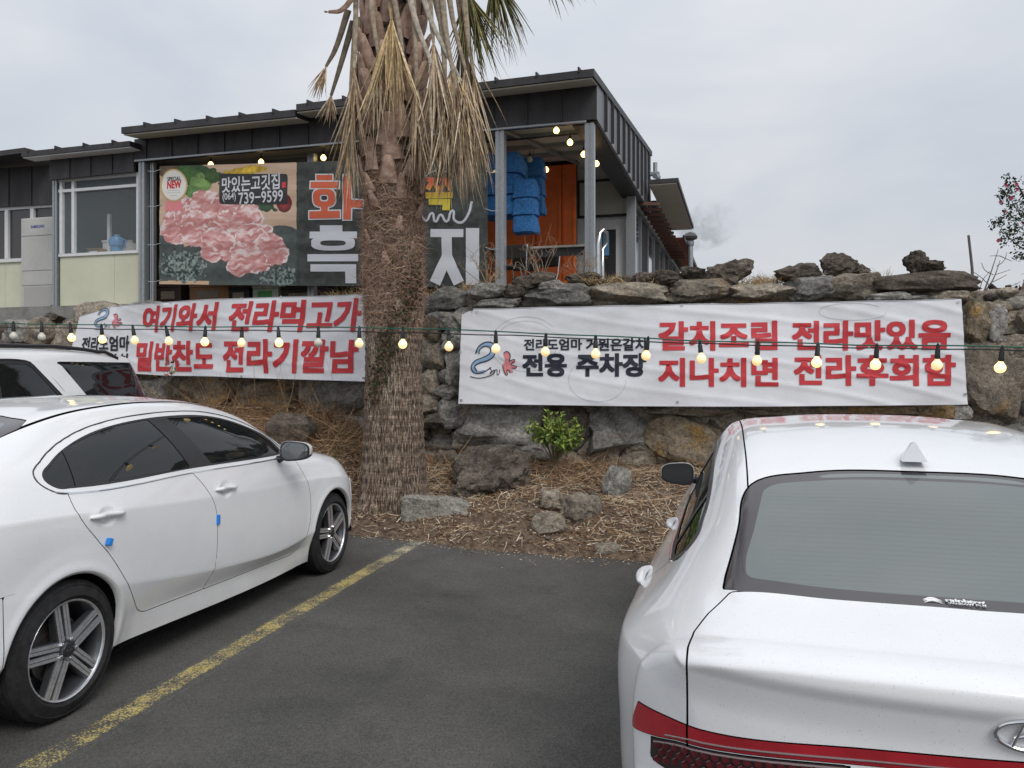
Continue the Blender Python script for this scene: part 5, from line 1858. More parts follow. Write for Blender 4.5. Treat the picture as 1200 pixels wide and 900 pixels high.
bed_rock(695, 638, 732, 652, 'low brown stone at the asphalt edge, nearest the right sedan', 'b', 'P', seed=2, flat=.7)
bed_rock(308, 484, 368, 530, 'dark rounded boulder under dry vines above the left sedan bonnet', 'd', seed=4, flat=.8)
bed_rock(506, 528, 534, 548, 'small dark stone left of the layered mound', 'd', seed=7, flat=.8)
# fist-size rubble nobody would count
n = 240
V = []; F = []
base = PEBBLES[0]
bv = np.array([v.co[:] for v in base.vertices]); bf = np.array([p.vertices[:] for p in base.polygons])
small = rock_mesh('rubble', 77, 1, box=2.6, rough=.12, cuts=3)
bv = np.array([v.co[:] for v in small.vertices]); bf = np.array([p.vertices[:] for p in small.polygons])
for k in range(n):
    x = RNG.uniform(-4, 6.5); v = RNG.uniform(.03, .95)
    y = float(edge_y(x)) + (float(wall_y(x)) - float(edge_y(x))) * v
    s = RNG.uniform(.02, .075)
    R_ = Matrix.Rotation(RNG.uniform(0, 6.28), 3, 'Z')
    W = (bv * [s * 1.3, s, s * .7]) @ np.array(R_).T + [x, y, float(bed_z(x, y)) + s * .15]
    F.append(bf + len(V) * len(bv)); V.append(W)
tag(mesh_obj('rubble', np.concatenate(V), np.concatenate(F), S_BROWN), kind='stuff')
# ================================================================== PALM
m_bark = mat('palm_bark', (.30, .215, .16), rough=.95, col2=(.55, .43, .33), vscale=9, detail=10, stretch=(1, 1, .35))
def bark_nodes(m):
    t = m.node_tree; p = t.nodes['Principled BSDF']
    c = t.nodes.new('ShaderNodeTexCoord')
    src = p.inputs['Base Color'].links[0].from_socket
    sep_ = t.nodes.new('ShaderNodeSeparateXYZ'); t.links.new(c.outputs['Object'], sep_.inputs[0])
    at2 = t.nodes.new('ShaderNodeMath'); at2.operation = 'ARCTAN2'; t.links.new(sep_.outputs['Y'], at2.inputs[0]); t.links.new(sep_.outputs['X'], at2.inputs[1])
    cb = t.nodes.new('ShaderNodeCombineXYZ')
    k = t.nodes.new('ShaderNodeMath'); k.operation = 'MULTIPLY'; k.inputs[1].default_value = 5.5
    t.links.new(at2.outputs[0], k.inputs[0]); t.links.new(k.outputs[0], cb.inputs[0])
    zz = t.nodes.new('ShaderNodeMath'); zz.operation = 'MULTIPLY'; zz.inputs[1].default_value = 1.6
    t.links.new(sep_.outputs['Z'], zz.inputs[0]); t.links.new(zz.outputs[0], cb.inputs[1])
    # vertical fissures
    n = t.nodes.new('ShaderNodeTexNoise'); n.inputs['Scale'].default_value = 5.5; n.inputs['Detail'].default_value = 6; n.inputs['Roughness'].default_value = .7
    t.links.new(cb.outputs[0], n.inputs['Vector'])
    # narrow rings
    cb2 = t.nodes.new('ShaderNodeCombineXYZ')
    k2 = t.nodes.new('ShaderNodeMath'); k2.operation = 'MULTIPLY'; k2.inputs[1].default_value = .55
    t.links.new(at2.outputs[0], k2.inputs[0]); t.links.new(k2.outputs[0], cb2.inputs[0])
    z2 = t.nodes.new('ShaderNodeMath'); z2.operation = 'MULTIPLY'; z2.inputs[1].default_value = 15.0
    t.links.new(sep_.outputs['Z'], z2.inputs[0]); t.links.new(z2.outputs[0], cb2.inputs[1])
    n2 = t.nodes.new('ShaderNodeTexNoise'); n2.inputs['Scale'].default_value = 4.0; n2.inputs['Detail'].default_value = 5; n2.inputs['Roughness'].default_value = .7
    t.links.new(cb2.outputs[0], n2.inputs['Vector'])
    def mr(s, a, b, lo=0., hi=1.):
        r = t.nodes.new('ShaderNodeMapRange'); r.inputs['From Min'].default_value = a; r.inputs['From Max'].default_value = b
        r.inputs['To Min'].default_value = lo; r.inputs['To Max'].default_value = hi; t.links.new(s, r.inputs[0]); return r.outputs[0]
    f1 = mr(n.outputs[0], .38, .52); f2 = mr(n2.outputs[0], .30, .50, .62, 1)
    mn = t.nodes.new('ShaderNodeMath'); mn.operation = 'MULTIPLY'; t.links.new(f1, mn.inputs[0]); t.links.new(f2, mn.inputs[1])
    mx = t.nodes.new('ShaderNodeMix'); mx.data_type = 'RGBA'; t.links.new(mn.outputs[0], mx.inputs['Factor'])
    mx.inputs['A'].default_value = (.065, .045, .033, 1); t.links.new(src, mx.inputs['B'])
    t.links.new(mx.outputs['Result'], p.inputs['Base Color'])
    fz = t.nodes.new('ShaderNodeTexNoise'); fz.inputs['Scale'].default_value = 60; fz.inputs['Detail'].default_value = 6
    t.links.new(c.outputs['Object'], fz.inputs['Vector'])
    ad = t.nodes.new('ShaderNodeMath'); ad.operation = 'MULTIPLY_ADD'; ad.inputs[1].default_value = .35
    t.links.new(fz.outputs[0], ad.inputs[0]); t.links.new(mn.outputs[0], ad.inputs[2])
    b = t.nodes.new('ShaderNodeBump'); b.inputs['Strength'].default_value = 1; b.inputs['Distance'].default_value = .03
    t.links.new(ad.outputs[0], b.inputs['Height']); t.links.new(b.outputs[0], p.inputs['Normal'])
bark_nodes(m_bark)
m_boot = mat('palm_boot', (.26, .16, .12), rough=.92, col2=(.52, .37, .29), vscale=14, rand=.25, bump=.7, bscale=50, bdist=.01)
m_frond = vcol_mat('palm_frond', rough=.75, spec=.35, var=.4, vscale=22)
m_fibre = vcol_mat('palm_fibre', rough=.95, spec=.15)

PX, PY = -1.265, 8.35
palm = thing('palm_tree', 'tall fan palm with a shaggy skirt of dead fronds, growing from the straw bed', 'palm tree', (PX, PY, .18))
def trunk_r(z):
    return pchip([0, .12, .3, .8, 1.5, 1.9, 2.4, 3.0, 3.8, 5.0, 6.5], [.40, .375, .35, .318, .297, .295, .294, .287, .277, .27, .26], z)
def trunk_c(z):
    """centre line offset from the foot"""
    return np.array([pchip([0, .8, 1.5, 2.5, 3.5, 4.5, 6.5], [0, .008, .01, -.0, .0, .0, .02], z), 0, z])
NA, NZ = 160, 330
V = []
for k in range(NZ + 1):
    z = -.25 + 6.6 * k / NZ
    r0 = float(trunk_r(max(0, z))); c = trunk_c(max(0, z)); c[2] = z
    a = np.linspace(0, 2 * math.pi, NA, endpoint=False)
    ring = .006 * math.sin(z * 62 + 1.3 * math.sin(z * 7)) + .004 * math.sin(z * 141)
    rough_ = (fbm(np.cos(a) * 3 + 5, np.sin(a) * 3 + z * 1.2 + 9, 31) - .5) * .04
    fis = -np.clip(.42 - fbm(a * 14, np.full_like(a, z * 3.0), 47, 3), 0, 1) * .06
    lean = 1 + .12 * np.exp(-max(0, z) / .18) * np.sin(a * 5 + .5)
    r = (r0 + ring * (.4 + fbm(a * 2, np.full_like(a, z * 3), 5)) + rough_ + fis) * lean
    V.append(np.stack([c[0] + r * np.cos(a), c[1] + r * np.sin(a), np.full_like(a, z)], 1))
V = np.concatenate(V)
i, j = np.meshgrid(np.arange(NZ), np.arange(NA), indexing='ij')
a = (i * NA + j).ravel(); b = (i * NA + (j + 1) % NA).ravel()
mesh_obj('trunk', V, np.stack([a, b, b + NA, a + NA], 1), m_bark, palm, smooth=True)

# old leaf bases (boots) winding up the trunk, big and clean above, worn away below
boot_me = []
for k in range(5):
    rb = np.random.default_rng(500 + k)
    V = []; F = []
    n, mm = 7, 7
    for i in range(mm + 1):
        t = i / mm
        w = .118 * (1 - .55 * t) * (1 + rb.uniform(-.06, .06)); th = .022 + .03 * math.sin(math.pi * min(t + .1, 1))
        oz = .30 * t; out = .012 + .085 * t ** 1.4
        for j in range(n):
            s = -1 + 2 * j / (n - 1)
            V.append((s * w, -(out + th * (1 - s * s) + rb.uniform(-.003, .003)), oz + .02 * (1 - s * s) * (1 if i == mm else 0) + rb.uniform(-.006, .006)))
        V.append((w * .7, -(out - .012), oz)); V.append((-w * .7, -(out - .012), oz))
    q = n + 2
    for i in range(mm):
        for j in range(q):
            F.append((i * q + j, i * q + (j + 1) % q, (i + 1) * q + (j + 1) % q, (i + 1) * q + j))
    F.append(tuple(range(mm * q, mm * q + q)))
    me = bpy.data.meshes.new('leaf_base'); me.from_pydata(V, [], F); me.update()
    me.polygons.foreach_set('use_smooth', np.ones(len(me.polygons), dtype=bool)); me.materials.append(m_boot)
    boot_me.append(me)
rp = random.Random(9)
ang = 0.4; z = 2.30
while z < 6.1:
    ang += math.radians(137.5)
    z += .030 if z > 3.1 else .045
    big = float(sm(2.7, 3.9, np.array(z)))
    s = .46 + .78 * big
    r = float(trunk_r(z)) - .010
    c = trunk_c(z)
    o = bpy.data.objects.new('leaf_base', rp.choice(boot_me))
    A = ang + rp.uniform(-.2, .2)
    o.location = (c[0] + r * math.sin(A), -r * math.cos(A), z)
    o.rotation_euler = (rp.uniform(-.15, .15) - .06 * big, rp.uniform(-.22, .22), A)
    o.scale = (s * rp.uniform(.85, 1.1), s * rp.uniform(.8, 1.2), s * rp.uniform(.75, 1.1))
    link(o, palm)
# coarse brown fibre between the boots, falling in curls
n = 16000
zz = RNG.uniform(1.75, 5.9, n); zz = np.where(RNG.uniform(size=n) < .65, RNG.uniform(1.8, 3.5, n), zz)
aa = RNG.uniform(0, 2 * math.pi, n)
rr = trunk_r(zz) + RNG.uniform(-.005, .02, n)
P = np.stack([rr * np.cos(aa), rr * np.sin(aa), zz], 1)
T_ = np.stack([-np.sin(aa), np.cos(aa), np.zeros(n)], 1); N_ = np.stack([np.cos(aa), np.sin(aa), np.zeros(n)], 1)
sg = RNG.choice([-1, 1], n)
D = T_ * (sg * RNG.uniform(.3, 1.2, n))[:, None] + N_ * RNG.uniform(.0, .22, n)[:, None] + np.array([0, 0, 1]) * RNG.normal(-.15, .5, n)[:, None]
L = RNG.uniform(.05, .17, n) * np.clip((zz - 1.6) * 1.5, .3, 1)
V, F, C = strands(P, D, L, RNG.uniform(.0025, .006, n), RNG.normal(0, .5, n), pick([(.38, .235, .165), (.48, .32, .235), (.22, .135, .095), (.60, .44, .33)], n), 4)
tag(mesh_obj('trunk_fibre', V, F, m_fibre, palm, colors=C), kind='stuff')

def ribbon_path(pts, w0, w1, thick=.0, side=None):
    """leaf stalk: channelled strip along a path"""
    n = len(pts); V = []; F = []
    for i, p in enumerate(pts):
        p = Vector(p)
        d = (Vector(pts[min(i + 1, n - 1)]) - Vector(pts[max(0, i - 1)])).normalized()
        s = d.cross(Vector(side) if side is not None else Vector((0, 1, 0)))
        if s.length < .1: s = d.cross(Vector((1, 0, 0)))
        s.normalize(); u = s.cross(d)
        w = w0 + (w1 - w0) * i / (n - 1)
        for a, b in ((-1, .0), (-.5, -.35), (.5, -.35), (1, 0), (.5, .45), (-.5, .45)):
            V.append(p + s * a * w / 2 + u * b * w / 2)
    for i in range(n - 1):
        for j in range(6):
            F.append((i * 6 + j, i * 6 + (j + 1) % 6, (i + 1) * 6 + (j + 1) % 6, (i + 1) * 6 + j))
    F.append(tuple(range(6))); F.append(tuple(range((n - 1) * 6, n * 6)))
    return V, F

def fan_segments(c, axis, length, spread, nseg, w, droop, rng, colr, stiff=.25, flat=None, split=.5):
    """the pleated blade of a fan leaf: segments from the tip of the stalk, bending under their weight"""
    axis = Vector(axis).normalized()
    s = axis.cross(Vector(flat) if flat is not None else Vector((0, 1, 0)))
    if s.length < .1: s = axis.cross(Vector((1, 0, 0)))
    s.normalize()
    Vs, Fs, Cs = [], [], []
    K = 9
    b = 0
    for i in range(nseg):
        th = (i / (nseg - 1) - .5) * spread + rng.normal(0, .03)
        d = axis * math.cos(th) + s * math.sin(th)
        d = (d + Vector(rng.normal(0, .07, 3))).normalized()
        L = length * rng.uniform(.72, 1.05) * (1 - .25 * abs(th) / max(.5, spread))
        p = Vector(c); step = L / (K - 1)
        side = d.cross(Vector(rng.normal(0, 1, 3))); side.normalize(); w_ = w * rng.uniform(.5, 1.15)
        col = np.array(colr[rng.integers(0, len(colr))]) * rng.uniform(.72, 1.2)
        sway = Vector(rng.normal(0, .26, 3)); sway.z = 0
        tw = rng.normal(0, .25)
        for k in range(K):
            t = k / (K - 1)
            sd = d.cross(side).cross(d)
            if sd.length > 1e-3: side = sd.normalized()
            q = Matrix.Rotation(tw, 3, d) @ side; side = q
            up = side.cross(d)
            ww = w_ * (.55 + .9 * t if t < .35 else (1.0 - .0) * (1 - ((t - .35) / .65) ** 1.6) * .87 + .05)
            for (aa_, bb) in ((-1, .25), (0, -.25), (1, .25)):
                Vs.append(tuple(p + side * aa_ * ww / 2 + up * bb * ww))
                Cs.append(col * (1.05 - .3 * t))
            if k < K - 1:
                a = b + 3 * k
                Fs += [(a, a + 1, a + 4, a + 3), (a + 1, a + 2, a + 5, a + 4)]
            d = (d + Vector((0, 0, -1)) * droop * step * (1 + 2 * t) / max(stiff, .05) * .25 + sway * step * 1.2).normalized()
            p = p + d * step
        b += 3 * K
    return Vs, Fs, Cs

def frond(root, ctrl, blade_axis, length, spread, nseg, w, droop, cols, stalk_col, seed, stalk_w=(.05, .022), parent=palm, name='dead_frond', stiff=.25, flat=None):
    """one fan leaf: stalk through the control points, blade at its end"""
    rng = np.random.default_rng(seed)
    P = smooth_poly([np.array(p) for p in ctrl], 6, closed=False)
    V, F = ribbon_path([tuple(p) for p in P], *stalk_w)
    C = [np.array(stalk_col) * rng.uniform(.9, 1.1)] * len(V)
    vs, fs, cs = fan_segments(P[-1], blade_axis, length, spread, nseg, w, droop, rng, cols, stiff, flat)
    b = len(V)
    V = [tuple(v) for v in V] + vs; F = list(F) + [tuple(i + b for i in f) for f in fs]; C = C + cs
    return mesh_obj(name, V, F, m_frond, parent, colors=np.array(C))
DEAD = [(.54, .42, .28), (.42, .31, .20), (.32, .22, .14), (.66, .55, .40), (.25, .17, .11), (.48, .37, .25)]
TAN = [(.66, .50, .28), (.54, .39, .20), (.72, .58, .36), (.40, .28, .15)]
OLIVE = [(.16, .15, .055), (.22, .20, .08), (.12, .12, .045), (.28, .25, .11)]
GREEN = [(.05, .085, .025), (.07, .11, .03), (.09, .13, .04), (.12, .14, .05)]
O = Vector((PX, PY, .18))
def L_(px, py, dy):
    """a point on the sight line of a photo pixel, dy metres nearer than the trunk axis, in the palm's frame"""
    return tuple(at(px, py, PY - dy) - O)
grey = (.33, .27, .20)
spec = [
    # control points (px, py, nearness), blade axis, length, spread, segments, width, droop, colours
    (((450, -60, .30), (456, -5, .36), (459, 22, .40)), (.03, -.15, -1), 1.25, .48, 46, .030, .9, TAN, (.50, .36, .20)),
    (((437, -55, .30), (436, 10, .38), (443, 62, .40)), (.06, -.12, -1), 1.20, .30, 26, .026, .9, DEAD, grey),
    (((520, -70, .20), (530, 20, .26), (545, 80, .30)), (.04, -.10, -1), 1.40, .30, 44, .028, .9, DEAD, grey),
    (((500, -60, .26), (512, 10, .32), (530, 75, .34)), (.05, -.15, -1), 1.30, .40, 46, .026, .9, TAN[:2] + DEAD, grey),
    (((540, -50, .10), (548, 40, .12), (556, 90, .14)), (.04, -.08, -1), 1.2, .24, 34, .026, .9, DEAD, (.42, .34, .24)),
    (((416, -55, .18), (417, 20, .25), (415, 80, .30)), (-.0, -.10, -1), 1.35, .13, 22, .024, .9, DEAD, grey),
    (((418, 20, .10), (412, 100, .20), (410, 145, .24)), (.03, -.10, -1), .95, .20, 26, .024, .9, DEAD, (.30, .24, .17)),
    (((478, -60, .32), (486, 30, .40), (488, 100, .40)), (.06, -.10, -1), 1.15, .32, 40, .026, .9, DEAD, grey),
    (((505, -60, .30), (520, 60, .36), (522, 140, .36)), (.02, -.10, -1), .95, .36, 44, .024, .9, DEAD, grey),
    (((530, -60, .0), (545, 60, .05), (553, 130, .06)), (.05, -.05, -1), .90, .34, 40, .024, .9, DEAD, grey),
    (((500, -60, .33), (505, 20, .38), (508, 50, .38)), (.10, -.10, -1), 1.4, .30, 50, .026, .9, DEAD, grey),
    (((515, -60, .36), (522, 30, .40), (536, 115, .40)), (.06, -.10, -1), 1.2, .30, 44, .026, .9, DEAD, grey),
    (((408, 12, .1), (392, 60, .12), (382, 78, .12)), (-.35, -.05, -1), .42, .55, 22, .022, .6, DEAD, (.14, .11, .08)),
    (((414, 25, .1), (398, 80, .12), (388, 112, .12)), (-.05, -.05, -1), .34, .9, 22, .020, .6, DEAD, (.12, .10, .07)),
    (((560, -70, .0), (552, -30, .0), (548, -8, .0)), (.20, -.1, -1), 1.05, .85, 70, .026, .6, OLIVE, (.30, .27, .14)),
    (((555, -80, -.1), (575, -50, -.1), (578, -30, -.1)), (.25, 0, -1), 1.0, .8, 60, .024, .6, OLIVE, (.25, .24, .12)),
    (((540, -90, .2), (600, -75, .3), (622, -55, .35)), (.9, -.1, -.45), .85, 1.35, 60, .024, .5, OLIVE[:2] + GREEN, (.20, .20, .09)),
    (((520, -60, -.1), (540, -20, -.15), (540, 50, -.2)), (.1, .05, -1), 1.35, .5, 44, .026, .8, DEAD, (.30, .24, .16)),
    (((430, -60, -.2), (425, 10, -.25), (420, 60, -.25)), (.0, .05, -1), 1.2, .22, 24, .026, .8, DEAD, grey),
    (((480, -60, -.35), (480, 10, -.4), (480, 60, -.42)), (.0, .1, -1), 1.3, .6, 36, .024, .8, DEAD, grey),
    (((425, -30, .3), (400, 12, .36), (385, 14, .36)), (-1, 0, .1), .05, .3, 4, .02, .5, DEAD, (.26, .17, .12)),
    (((445, -60, .36), (462, 0, .44), (472, 60, .46)), (.1, -.1, -1), .05, .3, 4, .02, .5, DEAD, grey),
    (((470, -60, .36), (486, 20, .44), (512, 90, .42)), (.1, -.1, -1), .05, .3, 4, .02, .5, DEAD, (.46, .40, .33)),
    (((490, -60, .30), (500, 10, .40), (540, 95, .36)), (.1, -.1, -1), .05, .3, 4, .02, .5, DEAD, (.40, .36, .30)),
]
for k, s in enumerate(spec):
    frond(None, [L_(*c) for c in s[0]], s[1], s[2], s[3], s[4], s[5], s[6], s[7], s[8], 900 + k, stalk_w=(.075, .032), stiff=.5 if s[7] in (OLIVE, OLIVE[:2] + GREEN) else .35)
# the living crown above the picture
rc = np.random.default_rng(4)
top = np.array([0.02, 0, 6.25])
for k in range(26):
    a = k * 2.39996 + .3
    el = rc.uniform(-.25, 1.2)
    d = np.array([math.cos(a) * math.cos(el), math.sin(a) * math.cos(el), math.sin(el)])
    Ls = rc.uniform(.9, 1.2)
    if d[1] < -.4 and d[2] < .35: d[2] += .45
    if d[0] < -.3 and d[2] < .3: d[2] += .35
    p0_, p1_, p2_ = top + d * .1, top + d * Ls * .6 + [0, 0, .06], top + d * Ls + [0, 0, -.04]
    ax = d * .9 + np.array([0, 0, -.1])
    frond(None, [p0_, p1_, p2_], tuple(ax), 1.0, 2.4, 40, .030, .25, GREEN + OLIVE[:1], (.16, .18, .07), 1200 + k, stalk_w=(.05, .02), name='green_frond', stiff=.9, flat=tuple(np.cross(d, [-d[1], d[0], 0])))
# ivy climbing the trunk
n = 650
t = RNG.uniform(0, 1, n)
ivx = np.interp(t, [0, .25, .5, .75, 1], [.60, .25, -.15, -.75, -.95]); ivz = np.interp(t, [0, .3, .6, 1], [1.15, 1.55, 2.0, 2.45])
A = ivx * -1 + RNG.normal(0, .22, n)
zz = ivz + RNG.normal(0, .09, n)
r = trunk_r(zz) + RNG.uniform(.01, .035, n)
P = np.stack([r * np.sin(A), -r * np.cos(A), zz], 1)
V, F, C = leaf_flakes('', P, RNG.uniform(.022, .048, n), pick([(.05, .06, .025), (.09, .075, .04), (.12, .06, .04), (.04, .05, .02), (.16, .12, .07)], n), flat=1, aspect=.9)
iv = mesh_obj('ivy_leaves', V, F, m_frond, None, colors=C, loc=tuple(O))
mb = MB()
for q in range(4):
    pts = []
    for s in np.linspace(0, 1, 16):
        Aq = -float(np.interp(s, [0, .25, .5, .75, 1], [.60, .25, -.15, -.75, -.95])) + .12 * math.sin(9 * s + q * 2) + (q - 1.5) * .07
        zq = float(np.interp(s, [0, .3, .6, 1], [1.0, 1.55, 2.0, 2.45])) - .25 * (q == 2) * (1 - s)
        rq = float(trunk_r(zq)) + .012
        pts.append((rq * math.sin(Aq), -rq * math.cos(Aq), zq))
    mb.tube(pts, .005, 5)
ivs = thing('ivy_plant', 'sparse brown-green ivy creeping diagonally across the palm trunk', 'climbing plant', tuple(O))
mb.build('stem', mat('ivy_stem', (.10, .07, .05), rough=.9), ivs)
iv.parent = ivs; iv.location = (0, 0, 0)
tag(iv, kind='stuff')
# ================================================================== RESTAURANT
BA = math.radians(16.2)
BC = Vector(((699.6 - 600) / FPX * 11.5, 11.5, 0))
BR_ = Vector((math.cos(BA), -math.sin(BA), 0)); BS = Vector((math.sin(BA), math.cos(BA), 0))
BROT = -BA
def LB(px, py, y=0.0):
    """(x, z) in building space where the sight line of a photo pixel meets the plane y behind the front"""
    r = ray(px, py)
    t = (BC.dot(BS) + y) / r.dot(BS)
    P = Vector((0, 0, EYE)) + r * t - BC
    return P.dot(BR_), P.z
def LS(px, py, x=0.0):
    r = ray(px, py)
    t = (BC.dot(BR_) + x) / r.dot(BR_)
    P = Vector((0, 0, EYE)) + r * t - BC
    return P.dot(BS), P.z
m_clad = mat('dark_metal_cladding', (.042, .039, .042), rough=.55, metal=.0, spec=.5, var=.32, vscale=3.5, stretch=(1, 1, .25))
m_cladrib = mat('dark_metal_seam', (.032, .030, .033), rough=.5, spec=.5)
m_side = mat('sky_lit_cladding', (.19, .195, .21), rough=.5, spec=.5, var=.10, vscale=2.5)  # dark metal like the front, sky light on the flank put into the colour
m_soffit = mat('beige_soffit', (.55, .53, .46), rough=.8, var=.06, vscale=2)
m_galv = mat('galvanised_steel', (.36, .38, .40), rough=.42, metal=.55, var=.18, vscale=30, stretch=(3, 3, .6))
m_cream = mat('cream_panel', (.60, .60, .46), rough=.6, var=.06, vscale=1.4)
m_white = mat('white_frame', (.70, .71, .72), rough=.5, var=.05, vscale=10)
m_orange = mat('orange_door', (.85, .19, .05), rough=.6, var=.14, vscale=3)
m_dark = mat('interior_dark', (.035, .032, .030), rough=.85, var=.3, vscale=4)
m_winglass = mat('shop_glass', (.085, .10, .105), rough=.06, spec=.7, coat=.4, var=.35, vscale=1.2)
m_conc = mat('concrete', (.23, .225, .21), rough=.9, var=.2, vscale=5, bump=.3, bscale=30)
bld = thing('restaurant_building', 'open-fronted single-storey restaurant with dark metal fascia and flat sloping roof on the terrace', 'building', tuple(BC), BROT)
FZ = 2.75
def bb(name, x0, x1, y0, y1, z0, z1, m, parent=bld, bevel=0.0):
    return MB().box(x0, y0, z0, x1, y1, z1).build(name, m, parent, bevel=bevel)
bb('floor_slab', -13.5, 1.2, -.25, 20, TZ + .004, FZ, m_conc)

# --- main roof, rising gently to the back
xR = .03; yE = -.42
zR = LB(698, 80, yE)[1]; xM, zM = LB(347, 122, yE); xL, zL = LB(142, 149, yE)
zback = LS(763, 178, 0)[1]; yB = 7.25
sl = (zback - zR) / (yB - yE)
def slab(name, x0, x1, z0f, z1f, y0, y1, th, m, rise=sl, parent=bld):
    P = []
    for dz in (-th, 0):
        P += [(x0, y0, z0f + dz), (x1, y0, z1f + dz), (x1, y1, z1f + dz + rise * (y1 - y0)), (x0, y1, z0f + dz + rise * (y1 - y0))]
    return MB().hexa(P).build(name, m, parent)
th = .11
slab('roof', xM, xR, zM, zR, yE, yB, th, m_clad)
zM2 = LB(347, 128, yE)[1]
slab('roof', xL, xM - .02, zL, zM2, yE, yB, th, m_clad)
slab('soffit', xM, xR - .03, zM - th - .004, zR - th - .004, yE + .03, -.004, .02, m_soffit)
slab('soffit', xL + .03, xM - .02, zL - th - .004, zM2 - th - .004, yE + .03, -.004, .02, m_soffit)
def zroof_u(x):                         # underside of the roof at the eave line
    if x > xM: return zM + (zR - zM) * (x - xM) / (xR - xM) - th
    return zL + (zM2 - zL) * (x - xL) / (xM - .02 - xL) - th
k = 0
x = xR - .22
while x > xL:
    zt = zroof_u(x) + th
    MB().hexa([(x - .012, yE - .012, zt - .03), (x + .012, yE - .012, zt - .03), (x + .012, yB, zt + sl * (yB - yE) - .03), (x - .012, yB, zt + sl * (yB - yE) - .03),
               (x - .012, yE - .012, zt + .045), (x + .012, yE - .012, zt + .045), (x + .012, yB, zt + sl * (yB - yE) + .045), (x - .012, yB, zt + sl * (yB - yE) + .045)]).build('roof_seam', m_cladrib, bld)
    x -= .62

# --- fascia boards of the front, one panel each
def fz_bot(x):
    xa, za = LB(157, 187, 0); xb, zb = LB(699.6, 139.3, 0)
    return za + (zb - za) * (x - xa) / (xb - xa)
xfl = LB(157, 187, 0)[0]
x = 0.0
W_ = .53
while x > xfl + .1:
    x0 = max(x - W_, xfl)
    zt0 = zroof_u(x0) + .03; zt1 = zroof_u(x) + .03
    g = .006
    MB().hexa([(x0 + g, 0, fz_bot(x0)), (x - g, 0, fz_bot(x)), (x - g, .05, fz_bot(x)), (x0 + g, .05, fz_bot(x0)),
               (x0 + g, 0, zt0), (x - g, 0, zt1), (x - g, .05, zt1 + .01), (x0 + g, .05, zt0 + .01)]).build('fascia_panel', m_clad, bld)
    if x < -.1:
        MB().box(x - .010, -.022, fz_bot(x) + .002, x + .010, .0, zroof_u(x) - .01).build('fascia_seam', m_cladrib, bld)
    x = x0
MB().hexa([(xfl, .052, fz_bot(xfl) - .012), (-.002, .052, fz_bot(0) - .012), (-.002, .16, fz_bot(0) - .012), (xfl, .16, fz_bot(xfl) - .012),
           (xfl, .052, zroof_u(xfl) + .03), (-.002, .052, zroof_u(0) + .03), (-.002, .16, zroof_u(0) + .05), (xfl, .16, zroof_u(xfl) + .05)]).build('fascia_beam', m_cladrib, bld)
MB().box(xfl, -.004, fz_bot(xfl) - .045, 0, .05, fz_bot(xfl) - .010)
# pale drip edge under the fascia
MB().hexa([(xfl, .002, fz_bot(xfl) - .035), (-.16, .002, fz_bot(0) - .030), (-.16, .05, fz_bot(0) - .030), (xfl, .05, fz_bot(xfl) - .035),
           (xfl, .002, fz_bot(xfl) - .004), (-.16, .002, fz_bot(0) - .004), (-.16, .05, fz_bot(0) - .004), (xfl, .05, fz_bot(xfl) - .004)]).build('drip_edge', m_galv, bld)

# --- side fascia: seamed panels above a dark boxed beam
zb0 = fz_bot(0); zb1 = LS(759, 243.6, 0)[1]
zs = lambda y: zb0 + (zb1 - zb0) * y / yB
nP = 11
for k in range(nP):
    y0 = .0 + yB * k / nP; y1 = yB * (k + 1) / nP
    zt = lambda y: zR - th + sl * (y - yE) + .01
    MB().hexa([(-.045, y0 + .006, zs(y0)), (0.0, y0 + .006, zs(y0)), (0.0, y1 - .006, zs(y1)), (-.045, y1 - .006, zs(y1)),
               (-.045, y0 + .006, zt(y0)), (.0, y0 + .006, zt(y0)), (.0, y1 - .006, zt(y1)), (-.045, y1 - .006, zt(y1))]).build('side_panel', m_side, bld)
    if k:
        MB().hexa([(.0, y0 - .014, zs(y0) + .002), (.05, y0 - .014, zs(y0) + .002), (.05, y0 + .014, zs(y0) + .002), (.0, y0 + .014, zs(y0) + .002),
                   (.0, y0 - .014, zt(y0) - .02), (.05, y0 - .014, zt(y0) - .02), (.05, y0 + .014, zt(y0) - .02), (.0, y0 + .014, zt(y0) - .02)]).build('side_seam', m_cladrib, bld)
MB().hexa([(-.40, .165, zs(0) - .02), (-.05, .165, zs(0) - .02), (-.05, yB, zs(yB) - .02), (-.40, yB, zs(yB) - .02),
           (-.40, .165, zs(0) + .25), (-.05, .165, zs(0) + .25), (-.05, yB, zs(yB) + .25), (-.40, yB, zs(yB) + .25)]).build('side_beam', m_cladrib, bld)
# --- ceiling boards and joists
ceil_z = lambda y: fz_bot(0) + .10 + sl * y
for k in range(7):
    x1 = -.42 - k * 1.35; x0 = x1 - 1.34
    MB().hexa([(x0, .17, ceil_z(0)), (x1, .17, ceil_z(0)), (x1, yB, ceil_z(yB)), (x0, yB, ceil_z(yB)),
               (x0, .17, ceil_z(0) + .03), (x1, .17, ceil_z(0) + .03), (x1, yB, ceil_z(yB) + .03), (x0, yB, ceil_z(yB) + .03)]).build('ceiling_board', m_soffit, bld)
for y in (1.1, 2.1, 3.1):
    MB().box(-9.5, y, ceil_z(y) - .09, -.42, y + .07, ceil_z(y) - .003).build('ceiling_joist', m_galv, bld)
MB().tube([(-1.6, .25, ceil_z(.2) - .05), (-1.1, 4.1, ceil_z(4) - .10)], .035, 6).build('ceiling_brace', m_galv, bld)
MB().tube([(-3.0, .9, ceil_z(.9) - .14), (-.45, .9, ceil_z(.9) - .12)], .014, 6).build('cable_rail', m_cladrib, bld)

